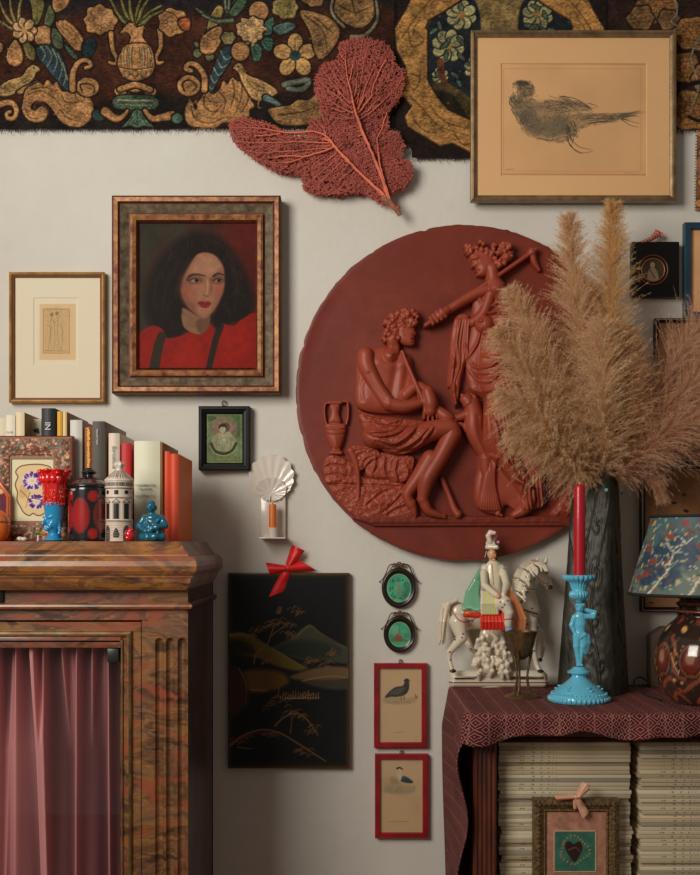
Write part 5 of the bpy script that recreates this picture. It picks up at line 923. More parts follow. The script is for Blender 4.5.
mr = mat('red_glass', A(206, 22, 20, .5), .08, 0, spec=.7, coat=.8, sss=.25); mb.build('flower_cup', [mr, mat('amber_glass', A(222, 130, 90, .55), .1, coat=.6)], t, True, 180)
# ---- black jar with red ovals
c = o_(87.7, 541, .012); k = kk(c.y); t = thing('lidded_jar', 'black lidded jar painted with red ovals beside the ceramic tower', 'jar', (c.x, c.y, ZT)); nn = 96; zz = np.linspace(0, 54, 60); jb = (18, 20, 22); 
def jarcol(a, i):
    z = zz[min(i, 59)]; ang = ((a-1.5*PI+PI) % (2*PI))-PI; x = ang*20.3; col = jb
    for cx, cz, rx, rz in ((-4.5, 25.5, 9.6, 17.4), (17.5, 25.5, 8.6, 16.5), (8.6, 44.5, 5.2, 5.4), (8.2, 7.5, 5., 5.4), (-21, 25, 8.4, 16), (-17, 45, 5, 5), (30, 44, 5, 5), (30, 8, 5, 5)):
        d = ((x-cx)/rx)**2+((z-cz)/rz)**2
        if d < 1: col = (118+30*(1-d), 24, 24) if cx < 10 or cx > 25 else (96, 32, 26)
        elif d < 1.12 and col == jb: col = (64, 20, 20)
    if abs(x+13.5) < 3.2 and 46 < z < 51.5 and ((int((x+20)*2.4)+int(z*1.3)) % 3 == 0 or z > 51): col = (170, 160, 146)
    return A(*col, .6)
mb = MB(); mb.lathe([((20.2+(.3 if z > 1 else -1))*k*(1 if z < 52 else 1.-.02*(z-52)), z*k) for z in zz], (c.x, c.y, ZT), nn, colfun=jarcol); mb.lathe([(0, 0), (19.2*k, 0), (19.3*k, .001)], (c.x, c.y, ZT), nn, col=A(*jb, .6)); mb.build('body', colmat('lacquered_tole', .18, .6, coat=.6), t, True, 60)
mb = MB(); lp = [(20.6, 53.6), (21.2, 54), (21.4, 55.2), (20.6, 56.2), (18, 57.5), (14.5, 60.2), (10.5, 62.4), (7.4, 63.6), (5.4, 64.2), (4.4, 65.2), (4.6, 66.8), (7.2, 68), (7.8, 69), (6.8, 70.2), (4.4, 71), (3.4, 72.6), (1.8, 73.6), (0, 73.8)]; mb.lathe([(r*k, z*k) for r, z in lp], (c.x, c.y, ZT), 64, colfun=lambda a, i: A(78, 30, 34, .6) if 4 <= i <= 6 and math.cos(6*a) > -.4 else A(*jb, .6)); mb.build('lid', colmat('lacquered_lid', .2, .6, coat=.5), t, True, 60)
# ---- ceramic rotunda tower
c = o_(120.4, 541, -.012); k = kk(c.y); t = thing('ceramic_tower', 'small white and black ceramic round tower with arched windows and finial', 'tower ornament', (c.x, c.y, ZT)); W_ = (212, 196, 178); K_ = (20, 20, 20)
zz = np.linspace(0, 63, 190); RR = 14.6
cv = Cv(0, 0, 2*PI*RR, 63, 6, W_); S = 2*PI*RR/8
yv = lambda z: 63-z
for i in range(8):
    x = (i+.5)*S; cv.poly([(x-3.9, yv(0)), (x-3.9, yv(11)), (x-3.1, yv(14)), (x, yv(16.4)), (x+3.1, yv(14)), (x+3.9, yv(11)), (x+3.9, yv(0))], K_, .3, 1, False) if i % 2 == 0 else cv.poly([(x-3., yv(4)), (x-3., yv(9)), (x, yv(13)), (x+3., yv(9)), (x+3., yv(4))], K_, .3)
    if i % 2 == 0:
        for dx in (-1.4, 1.4): cv.line([(x+dx, yv(1)), (x+dx, yv(11))], (120, 118, 106), .6)
        cv.line([(x-3, yv(9)), (x+3, yv(9))], (120, 118, 106), .6)
    cv.poly([(x-3.1, yv(22)), (x-3.1, yv(37.6)), (x+3.1, yv(37.6)), (x+3.1, yv(22))], K_, .3, 1, False); cv.line([(x-4.4, yv(38.6)), (x, yv(41.6)), (x+4.4, yv(38.6)), (x-4.4, yv(38.6))], K_, .7, sm=False)
    for dx in (-4, 4): cv.line([(x+dx, yv(22)), (x+dx, yv(38))], (120, 108, 98), .5)
    cv.ell(x, yv(48.6), 2.6, 2., K_) if i % 2 == 0 else cv.poly([(x-2.3, yv(46.4)), (x-2.3, yv(50.6)), (x+2.3, yv(50.6)), (x+2.3, yv(46.4))], K_, .3, 1, False)
for z in (20.2, 43.4, 52.6): cv.line([(0, yv(z)), (93, yv(z))], (40, 36, 34), .7)
for j in range(8):
    z = 2.4*j+1.2
    if z < 19: cv.line([(0, yv(z)), (93, yv(z))], (140, 122, 108), .35)
    for i in range(32):
        if z < 19: cv.line([(i*2.9+(j % 2)*1.4, yv(z)), (i*2.9+(j % 2)*1.4, yv(z+2.4))], (140, 122, 108), .35)
for i in range(64): x = i*93/64; cv.poly([(x, yv(54.6)), (x, yv(58.4)), (x+.9, yv(58.4)), (x+.9, yv(54.6))], K_, .25, 1, False)
rg = cv.rgba(.62)
def tc(a, i):
    z = zz[i]; u = (a-PI*1.5-.36+4*PI) % (2*PI); return tuple(rg[min(int((63-z)/63*(cv.ny-1)), cv.ny-1), int(u/(2*PI)*(cv.nx-1)) % cv.nx])
def tr(z): return .92*RR*(1.+(.06 if 19.4 < z < 20.8 or 42.6 < z < 44 or 52 < z < 53.4 or 58.6 < z < 60 else 0)+(.03 if z < 1 else 0))+(.8 if 53.4 <= z <= 58.6 else 0)
mb = MB(); mb.lathe([(tr(z)*k, z*k) for z in zz], (c.x, c.y, ZT), 176, colfun=tc); mb.build('drum', colmat('glazed_ceramic', .25, .5, coat=.3), t, True, 50)
mb = MB(); rp = [(14.8, 60), (14.9, 61), (13, 62.6), (10.2, 65.8), (7.4, 68.4), (5, 70), (4, 70.6)]; mb.lathe([(r*k, z*k) for r, z in rp], (c.x, c.y, ZT), 120, colfun=lambda a, i: A(*(W_ if (math.cos(32*a) > -.1 or i in (0, 1)) else (70, 62, 58)), .62)); mb.build('roof', colmat('roof_glaze', .3, .5), t, True, 60)
mb = MB(); fp = [(4, 70.4), (3.2, 71), (3.4, 73), (4.6, 75.4), (5.2, 77), (4, 78.4), (1.6, 80), (0, 80.6)]; mb.lathe([(r*k, z*k) for r, z in fp], (c.x, c.y, ZT), 32, 0, rfun=lambda a, i: 1+(.14*math.cos(6*a) if 3 <= i <= 5 else 0)); mb.build('finial', mat('cream_glaze', A(222, 208, 190, .62), .25, coat=.4), t, True, 180)
# ---- small red glass apple
c = o_(132, 541, -.028); k = kk(c.y); t = thing('red_glass_ornament', 'small shiny red glass ornament between the tower and the blue figure', 'ornament', (c.x, c.y, ZT)); B = Blob(); col = A(176, 18, 28, .55)
B.ell((c.x, c.y, ZT+6*k), (5.4*k, 5*k, 6.1*k), col); B.ell((c.x+1.6*k, c.y-1*k, ZT+11*k), (3*k, 3*k, 3.2*k), col); B.ell((c.x+2.6*k, c.y-3.6*k, ZT+11*k), (1.2*k, 1.2*k, 1.2*k), col); B.ell((c.x-2*k, c.y-4.4*k, ZT+5*k), (1.6*k, 1.2*k, 1.8*k), col, None, True); B.build('body', colmat('ruby_glass', .06, .7, coat=1.), t, .0008, .0015)
# ---- blue seated figure
c = o_(153, 541, -.008); k = kk(c.y); t = thing('seated_figurine', 'blue ceramic seated monk figurine in front of the orange and white books', 'figurine', (c.x, c.y, ZT)); B = Blob(); col = A(20, 86, 108, .6); q = lambda x, z, y=0.: Vector((c.x+x*k, c.y+y*k, ZT+z*k))
B.ell(q(0, 4), (14.5*k, 11*k, 4.4*k), col); B.cap(q(-9, 4.4, -3), q(4, 4.6, -8), 4.4*k, 3.8*k, col); B.cap(q(10, 4.4, -3), q(-3, 4., -8.6), 4.4*k, 3.6*k, col); B.ell(q(.5, 14), (10.6*k, 7.6*k, 10*k), col); B.ell(q(.6, 23), (9*k, 6.4*k, 5*k), col)
B.chain([q(-8.4, 23), q(-12.2, 15, -2.4), q(-5, 10, -8.4), q(0, 10.4, -9)], [3.6*k, 3.4*k, 2.6*k, 2.2*k], col); B.chain([q(9.4, 23), q(13, 16, -2.4), q(6, 14, -8.4), q(1, 13.4, -9)], [3.6*k, 3.4*k, 2.6*k, 2.2*k], col); B.ell(q(1, 12, -9.4), (2.6*k, 2*k, 2*k), col)
B.cap(q(-.2, 25), q(-.6, 30, -1), 3.2*k, 3*k, col); B.ell(q(-.9, 34.4, -1.2), (4.6*k, 4.7*k, 5.4*k), col); B.ell(q(-.9, 38.4, -.6), (3.4*k, 3.4*k, 2.6*k), col); B.ell(q(-1.2, 33.4, -5.6), (.9*k, 1.2*k, 1.5*k), col); B.ell(q(-1.2, 30.8, -4.6), (1.7*k, 1.2*k, .7*k), col); B.ell(q(-3, 35, -5.4), (1.1*k, .8*k, .7*k), col, None, True); B.ell(q(.8, 35, -5.4), (1.1*k, .8*k, .7*k), col, None, True)
for s in (-1, 1): B.ell(q(-.9+s*4.7, 33.2, -.4), (.9*k, 1.2*k, 2.2*k), col)
B.chain([q(-7, 22, -4.6), q(-2, 16, -7.8), q(-5, 8, -8.6)], [1.1*k, 1.1*k, 1*k], col); B.chain([q(8, 22, -4.6), q(4, 17, -7.6), q(7, 8, -8)], [1.1*k, 1.1*k, 1*k], col); B.build('body', colmat('blue_glaze', .16, .6, coat=.6), t, .0011, .003)
# ================================================================ terracotta roundel carved in relief
def terracotta(name, c1, c2, c3):
    m, nt, b = newmat(name); v = coords(nt); r = ramp(nt, [(.3, c1), (.5, c2), (.7, c3)], noise(nt, 7, v, 6, .65, .6)); c = mixc(nt, ramp(nt, [(.55, (0, 0, 0, 1)), (.75, (.5, .5, .5, 1))], noise(nt, 3.2, v, 5, .6, 1.)).outputs[0], r.outputs[0], c1)
    nt.links.new(c, b.inputs['Base Color']); b.inputs['Roughness'].default_value = .46; b.inputs['Specular IOR Level'].default_value = .4; bump(nt, b, noise(nt, 220, v, 6, .7), .25, .0008); return m
EG = 1.; ER = .56
M_ter = terracotta('red_terracotta', A(84, 29, 19, ER), A(94, 34, 22, ER), A(106, 41, 27, ER)); M_fig = terracotta('carved_terracotta', A(108, 43, 28, ER), A(120, 51, 34, ER), A(130, 59, 41, ER))
YR = -.034; RC = (464., 392.6); RR_ = 168.6; kr = kk(YR); rc = P(RC[0], RC[1], YR)
rou = thing('relief_roundel', 'large round red terracotta relief plaque of two classical figures and a dog', 'wall plaque', (rc.x, 0, rc.z-RR_*kr))
mb = MB(); n = 240; th = np.linspace(0, 2*PI, n, endpoint=False); jag = 1+.004*(np.interp(th*20, np.arange(200), np.random.default_rng(3).normal(0, 1, 200)))*(np.random.default_rng(5).random(n) < .5)
rows = []
for f, y in ((.001, -.001), (.97, -.001), (.992, -.004), (1., -.014), (.999, YR+.006), (.994, YR+.001), (.985, YR), (.97, YR+.0006), (.9, YR+.0008), (.7, YR+.0012), (.5, YR+.0015), (.3, YR+.0015), (.1, YR+.0015), (.001, YR+.0015)):
    e = 1+(jag-1)*(1 if f > .98 else 0)
    rows.append(np.stack([rc.x+np.cos(th)*RR_*kr*f*e, np.full(n, y)+(0 if f > .98 or y == -.001 else .0008*np.sin(th*5+f*20)), rc.z+np.sin(th)*RR_*kr*f*e], 1))
mb.grid(np.array(rows), 0, closeu=True, flip=True); mb.build('disc', M_ter, rou, True, 50)
rr = np.random.default_rng(21)
K1 = (290, 220, 2.414); R3 = (345, 300, 7.295); R4 = (410, 235, 5.3); R5 = (320, 390, 5.385); R6 = (430, 380, 4.667)
def curls(h, pts, n, r, z, amp=1.):
    p = cat(h.T(pts)); zz_ = h.z; h.z = (0, 0, 1); a, b = p.min(0), p.max(0); k = 0
    while k < n:
        q = a+(b-a)*rr.random(2)
        if inside(np.array([q[0]]), np.array([q[1]]), p)[0]:
            k += 1; h.ball(q[0], q[1], r*(.7+.6*rr.random()), z+rr.random()*amp, .9)
    h.z = zz_
# ---- ground ledge
h = Hf(345, 505, 590, 532, 2.2); h.poly([(350, 514.5), (362, 516), (575, 515.5), (594, 515), (586, 522), (576, 531), (560, 523.4), (370, 524.2), (352, 519)], 3.6, 1.2, 3, False); h.poly([(362, 520.4), (580, 520.), (572, 526.5), (374, 527)], 2.2, 1.4, 3, False); h.H += np.where(h.H > 0, (fbm(h.X, h.Y, 5, 3)-.5)*.8, 0); h.mesh('ground_ledge', M_ter, rou, YR)
# ---- rock seat, hide and disk
h = Hf(318, 440, 425, 526, 2.2); h.z = R5
h.poly([(15, 400), (60, 345), (130, 365), (185, 400), (240, 470), (330, 470), (430, 480), (500, 560), (510, 690), (250, 700), (170, 670), (90, 590), (35, 500)], .8, 2.4, 60); h.H += np.where(h.H > 0, (fbm(h.X, h.Y, 7, 9)-.45)*3.2, 0)
h.poly([(20, 395), (75, 360), (140, 372), (150, 430), (130, 500), (40, 510), (18, 450)], 2., 2.4, 30); 
for q in ([(20, 420), (80, 405), (140, 415)], [(25, 470), (80, 455), (140, 470)], [(40, 508), (200, 512), (400, 520)], [(260, 620), (330, 560), (420, 520)], [(340, 660), (400, 610), (440, 570)], [(370, 670), (420, 640), (470, 620)]): h.mark(q, -1.2, 8)
h.poly([(148, 320), (190, 295), (300, 312), (330, 360), (270, 400), (240, 430), (205, 440), (172, 400)], 3., 2.6, 30)
for q in ([(165, 330), (240, 315), (310, 330)], [(185, 370), (200, 340), (250, 330)], [(215, 420), (240, 370), (300, 350)], [(240, 420), (270, 380), (310, 365)]): h.mark(q, 1.1, 7, True, True)
h.poly([(280, 340), (480, 350), (510, 390), (480, 480), (420, 505), (350, 485), (260, 475), (240, 420)], 2.4, 2.6, 30); h.H += np.where(h.H > 3.5, (fbm(h.X, h.Y, 3, 19)-.5)*1.6, 0)
for q in ([(300, 360), (290, 420), (270, 465)], [(350, 360), (340, 420), (360, 480)], [(420, 370), (400, 430), (420, 500)], [(440, 380), (470, 430), (465, 480)]): h.mark(q, 1.5, 8, True, True)
h.limb([(165, 330), (195, 400), (205, 480), (207, 560), (200, 595)], [20, 17, 13, 10, 12], [4.5, 4, 3.5, 3, 2.5]); h.limb([(207, 590), (190, 605)], [12, 8], [2.5, 2]); h.ball(285, 625, 46, .6, .35); h.mark([(285, 582), (322, 610), (318, 650), (285, 668), (250, 650), (246, 610), (285, 582)], .7, 6); h.mesh('rock_seat', M_fig, rou, YR, 1.55)
# ---- urn
h = Hf(320, 398, 354, 456, 3.); h.z = R5
h.poly([(24, 190), (50, 178), (110, 178), (142, 190), (140, 230), (125, 290), (102, 328), (72, 328), (44, 290), (28, 235)], 1.6, 4.6, 55); h.poly([(52, 80), (108, 80), (106, 130), (114, 182), (46, 182), (54, 130)], 1.6, 3.2, 26); h.limb([(48, 72), (112, 72)], [9, 9], [3.4, 3.4]); h.limb([(75, 325), (100, 325)], [12, 12], [2.5, 2.5]); h.limb([(60, 340), (112, 340)], [11, 11], [2.4, 2.4])
for a in ([(50, 72), (30, 78), (24, 110), (28, 160), (36, 185)], [(112, 68), (145, 66), (152, 100), (150, 150), (142, 186)]): h.limb(a, [6]*5, [2.6]*5)
for z in (195, 215, 240): h.mark([(26, z), (84, z+6), (142, z)], -.5, 5)
h.mesh('urn', M_fig, rou, YR, 1.55)
# ---- seated shepherd
h = Hf(344, 308, 480, 526, 2.6); h.z = R3
h.limb([(340, 300), (355, 360), (330, 420)], [48, 46, 70], [3.6, 3.6, 3.]); h.poly([(118, 385), (150, 360), (210, 358), (290, 340), (400, 380), (478, 420), (500, 540), (520, 650), (560, 760), (520, 810), (300, 840), (90, 790), (78, 600), (86, 460)], 2., 6.2, 130)
h.mark([(360, 360), (372, 480), (350, 620), (330, 720)], -1.3, 30); h.mark([(250, 470), (330, 500), (460, 470)], .8, 34); h.mark([(470, 470), (440, 600), (430, 700)], -.9, 22); h.mark([(330, 430), (360, 400), (440, 400)], .5, 12); h.mark([(150, 560), (120, 650), (130, 740)], -.7, 16)
h.limb([(440, 700), (520, 640), (600, 680)], [50, 40, 36], [5, 6, 7.]); h.poly([(398, 168), (470, 170), (496, 195), (512, 232), (523, 266), (508, 274), (512, 290), (506, 300), (510, 320), (494, 348), (455, 350), (415, 335), (385, 305), (372, 240)], 4., 4.2, 46)
h.mark([(470, 205), (500, 205)], .9, 9); h.ball(478, 226, 13, 6.3, .6); h.mark([(465, 222), (492, 222)], -.6, 7); h.mark([(486, 300), (508, 298)], -.9, 6); h.ball(500, 262, 12, 5.2, .8); h.ball(432, 300, 30, 5.2, .5); h.mark([(484, 324), (500, 322)], -.5, 6)
curls(h, [(280, 310), (278, 250), (290, 180), (330, 125), (400, 95), (480, 92), (525, 130), (528, 185), (480, 182), (440, 195), (405, 245), (385, 300), (330, 285), (298, 318)], 130, 2.6, 4.6, 2.2)
h.limb([(150, 420), (160, 500), (235, 650), (320, 770)], [62, 62, 52, 50], [5.2, 6., 7.4, 8.4]); h.ball(150, 415, 60, 5.4, .8); h.limb([(320, 770), (430, 790), (545, 765)], [48, 46, 32], [8.6, 9., 9.2]); h.mark([(175, 560), (235, 670), (290, 740)], -.9, 16)
h.z = R5
h.poly([(200, 110), (262, 132), (420, 152), (565, 170), (610, 200), (570, 290), (500, 340), (400, 356), (330, 330), (262, 272), (222, 200)], 4.4, 4.6, 50)
h.limb([(300, 250), (470, 265), (600, 225), (690, 215), (705, 250)], [70, 66, 56, 50, 46], [5.4, 7., 7.8, 8.2, 8.]); h.limb([(705, 245), (640, 370), (575, 480), (550, 590)], [52, 46, 46, 30], [7.6, 7.4, 7., 5.6]); h.limb([(550, 585), (580, 650), (630, 672), (665, 684)], [30, 26, 18, 10], [5.4, 5, 4.6, 4.2])
for i, x in enumerate((625, 640, 652, 664)): h.limb([(x, 672), (x+12, 690)], [7, 5], [4.6, 4.2])
h.limb([(590, 370), (530, 470), (470, 560), (490, 620)], [46, 42, 32, 26], [4.4, 4, 3.4, 3.2]); h.limb([(470, 555), (440, 550)], [26, 16], [3.2, 3.]); h.limb([(492, 610), (505, 655), (512, 682)], [26, 20, 10], [3.2, 3., 3])
folds = ([(204, 118), (262, 140), (330, 160)], [(215, 150), (255, 215), (280, 235), (370, 228), (420, 190), (446, 155)], [(225, 190), (262, 240), (330, 258), (420, 236), (470, 180)], [(262, 160), (320, 205), (380, 205), (420, 170)], [(300, 290), (400, 335), (500, 290), (560, 230), (590, 195)], [(290, 268), (390, 300), (470, 265), (530, 190)], [(330, 325), (420, 350), (510, 320), (580, 250)], [(400, 300), (480, 240), (520, 185)], [(540, 280), (585, 235), (600, 205)], [(350, 190), (400, 175), (440, 160)])
for q in folds: h.mark(q, 1.9, 9, True, True)
for q in folds: h.mark([(x+6, y+15) for x, y in q], -1.0, 8, True, True)
h.H += np.where((h.H > 4) & (h.Y > 416) & (h.Y < 452) & (h.X > 362) & (h.X < 430), (fbm(h.X, h.Y, 3.4, 40, 2)-.5)*.9, 0)
h.limb([(575, 20), (590, 80), (590, 120)], [34, 40, 34], [9.2, 9.4, 9.2])
for x0, x1, y1 in ((560, 556, 160), (578, 577, 172), (598, 602, 170), (614, 624, 158)): h.limb([(x0, 90), ((x0+x1)/2, 130), (x1, y1)], [10, 9, 7], [10.8, 10.4, 9.4])
h.limb([(630, 120), (670, 150), (700, 165), (720, 170)], [30, 34, 28, 18], [7, 8, 8, 7]); 
for y in (150, 165, 180): h.limb([(680, y), (718, y+14)], [8, 6], [9, 8.2])
h.z = R3; h.limb([(412, 392), (480, 560), (560, 740), (590, 790)], [13, 15, 17, 16], [8, 9.6, 11., 11.]); h.z = R5; h.limb([(655, 480), (690, 560), (720, 640), (740, 670)], [16, 16, 20, 24], [2.6, 2.6, 3.2, 3.4]); h.mesh('seated_figure', M_fig, rou, YR, 1.55)
# ---- dog
h = Hf(426, 386, 512, 524, 2.6); h.z = R6
h.limb([(195, 115), (200, 180), (205, 250), (250, 340), (275, 390)], [36, 46, 42, 34, 32], [3.2, 4.4, 4.8, 4.4, 4.]); h.limb([(175, 110), (160, 95)], [30, 24], [4.6, 4.8]); h.ball(172, 95, 28, 4.6); h.limb([(160, 92), (146, 76)], [15, 9], [5.2, 5.4]); h.limb([(190, 75), (205, 90), (200, 112)], [10, 12, 6], [5.4, 5.6, 5]); h.ball(164, 88, 5, 8.6)
h.limb([(180, 160), (130, 180), (80, 180), (50, 190)], [24, 18, 14, 13], [5.4, 5.8, 6, 6]); h.limb([(190, 200), (170, 240), (150, 215), (110, 205)], [22, 15, 12, 10], [4.8, 5, 5.4, 5.6]); h.limb([(255, 370), (262, 440), (290, 520), (318, 590), (312, 625)], [34, 26, 17, 13, 12], [4.8, 4.6, 4, 3.8, 3.6]); h.limb([(312, 625), (330, 632)], [11, 8], [3.8, 3.8]); h.limb([(240, 360), (235, 430), (225, 500)], [20, 14, 10], [2.8, 2.4, 2]); h.limb([(285, 395), (330, 450), (345, 520), (335, 560)], [9, 8, 7, 5], [4, 4, 3.6, 3.2]); h.mark([(215, 180), (225, 260), (262, 350)], -.8, 12); h.mesh('dog', M_fig, rou, YR, 1.55)
# ---- standing woman
h = Hf(418, 238, 560, 526, 2.4); h.z = K1
h.poly([(395, 240), (432, 232), (436, 300), (424, 350), (410, 400), (404, 450), (394, 452), (386, 410), (378, 400), (384, 330)], 1.4, 2.6, 16)
for x in np.linspace(0, 1, 6): h.mark([(398+32*x, 244), (388+38*x+3*math.sin(x*9), 300), (390+34*x-3*math.sin(x*11), 350), (384+26*x, 400), (394+8*x+2*math.sin(x*7), 448)], 1.0+.8*math.sin(x*5)**2, 2.4+1.6*math.cos(x*4)**2)
for q in ([(384, 330), (392, 345), (388, 360)], [(384, 395), (394, 405), (392, 420)], [(420, 300), (426, 330), (420, 350)]): h.mark(q, 1.6, 4, True, True)
h.poly([(392, 270), (402, 262), (412, 300), (406, 350), (398, 372), (392, 330)], 2.4, 2.2, 8)
h.poly([(440, 172), (470, 168), (505, 160), (545, 200), (565, 300), (575, 420), (592, 500), (612, 600), (616, 680), (590, 700), (545, 704), (520, 690), (500, 712), (450, 694), (446, 620), (474, 560), (470, 500), (466, 440), (432, 410), (422, 340), (436, 250)], 2.2, 4.6, 34)
h.limb([(500, 300), (492, 350), (500, 400)], [42, 40, 46], [3.4, 3.4, 3.6]); h.ball(468, 258, 24, 5.4, .7); h.ball(508, 252, 24, 5.4, .7)
h.limb([(512, 430), (500, 500), (500, 545), (540, 610), (575, 670)], [44, 40, 34, 26, 20], [4., 5.2, 5.6, 4.6, 3.6]); h.limb([(575, 660), (566, 695), (540, 712)], [18, 16, 9], [4, 4, 3.4])
fold = [[(447, 182), (465, 210), (482, 214), (520, 190)], [(450, 190), (470, 228), (505, 222), (530, 205)], [(440, 240), (452, 250), (462, 250)], [(424, 340), (450, 300), (458, 262)], [(420, 350), (450, 390), (480, 395), (520, 350), (535, 320)], [(424, 330), (450, 372), (490, 372), (530, 330)], [(430, 405), (470, 420), (510, 400), (545, 350)], [(440, 412), (480, 432), (520, 410), (552, 360)], [(434, 352), (455, 362), (480, 360), (510, 335)], [(466, 300), (485, 310), (515, 300)], [(455, 330), (485, 340), (520, 318)]]
for q in fold: h.mark(q, 1.5, 4, True, True); h.mark([(x+2, y+7) for x, y in q], -.9, 4, True, True)
for i in range(9): x = i/8; h.mark([(470+60*x, 425), (470+70*x, 480), (474+86*x, 540), (480+110*x, 610)], 1.0, 2.6, True, True)
for i in range(8): x = i/7; h.mark([(478+8*x, 470+20*x), (488+20*x, 560), (520+30*x, 620+10*x), (570+30*x, 650)], 1.1, 3, True, True)
for i in range(9): x = i/8; h.mark([(474+20*x, 570+10*x), (462+30*x, 640), (452+52*x, 700)], 1.5, 3.4); 
for i in range(6): x = i/5; h.mark([(560+40*x, 620), (552+52*x, 660), (560+48*x, 698)], 1.2, 3.2)
h.poly([(540, 540), (592, 552), (588, 586), (548, 588)], 4, 3, 14); h.poly([(546, 470), (585, 470), (596, 556), (540, 546)], 3, 3, 20); h.H += np.where((h.H > 3) & (h.X > 514) & (h.Y > 412) & (h.Y < 450), (fbm(h.X, h.Y, 3, 60, 2)-.5)*2., 0)
h.z = R4
h.limb([(430, 190), (435, 240), (450, 290)], [38, 38, 60], [3.4, 3.6, 3.2]); h.limb([(470, 320), (420, 300), (330, 330), (200, 405)], [50, 36, 30, 24], [3.2, 4., 4.6, 5.]); h.limb([(420, 330), (385, 420), (330, 470)], [34, 30, 26], [4.2, 4.4, 4.])
h.poly([(308, 128), (325, 98), (392, 88), (446, 135), (440, 195), (405, 226), (372, 232), (346, 226), (350, 210), (336, 200), (342, 188), (326, 184), (318, 176), (322, 160)], 4., 4., 44); h.mark([(322, 140), (350, 134)], .9, 8); h.ball(342, 152, 11, 6., .6); h.mark([(334, 148), (354, 150)], -.6, 6); h.mark([(338, 200), (358, 200)], -.9, 5); h.ball(388, 190, 30, 5.2, .5)
curls(h, [(290, 75), (330, 58), (400, 48), (470, 58), (535, 68), (530, 130), (490, 165), (455, 182), (436, 150), (400, 122), (350, 100), (306, 108)], 90, 2.5, 4.6, 2.); h.ball(300, 84, 14, 5.5, 1); h.ball(505, 130, 26, 4.8, .9)
h.limb([(82, 488), (400, 270), (660, 88)], [13, 13, 13], [6.6, 6.6, 4.2], .8, False); h.limb([(640, 100), (655, 150), (680, 190)], [20, 16, 10], [3.4, 3, 2.4]); h.ball(640, 100, 24, 3.6)
for a in ([(120, 440), (140, 470)], [(138, 425), (162, 458)], [(158, 412), (182, 444)], [(105, 455), (118, 482)]): h.limb(a, [13, 11], [8., 8.])
h.limb([(190, 410), (165, 430), (130, 455)], [24, 26, 20], [6, 6.4, 6.4]); h.mesh('standing_figure', M_fig, rou, YR, 1.55)
# ---- rocky stump at the right edge
h = Hf(544, 470, 600, 526, 2.); h.z = K1; h.poly([(628, 716), (660, 660), (690, 615), (720, 600), (730, 700), (722, 716)], 1.5, 4, 24); h.H += np.where(h.H > 0, (fbm(h.X, h.Y, 4, 3)-.5)*3, 0); h.mesh('rocky_stump', M_fig, rou, YR, 1.55)
# ---- hooks on the rim
mb = MB()
for a in (1.62, 2.05, 4.42): mb.box(rc.x+math.cos(a)*RR_*kr-.004, rc.x+math.cos(a)*RR_*kr+.004, YR-.0015, 0, rc.z+math.sin(a)*RR_*kr-.003, rc.z+math.sin(a)*RR_*kr+.002, .0008)
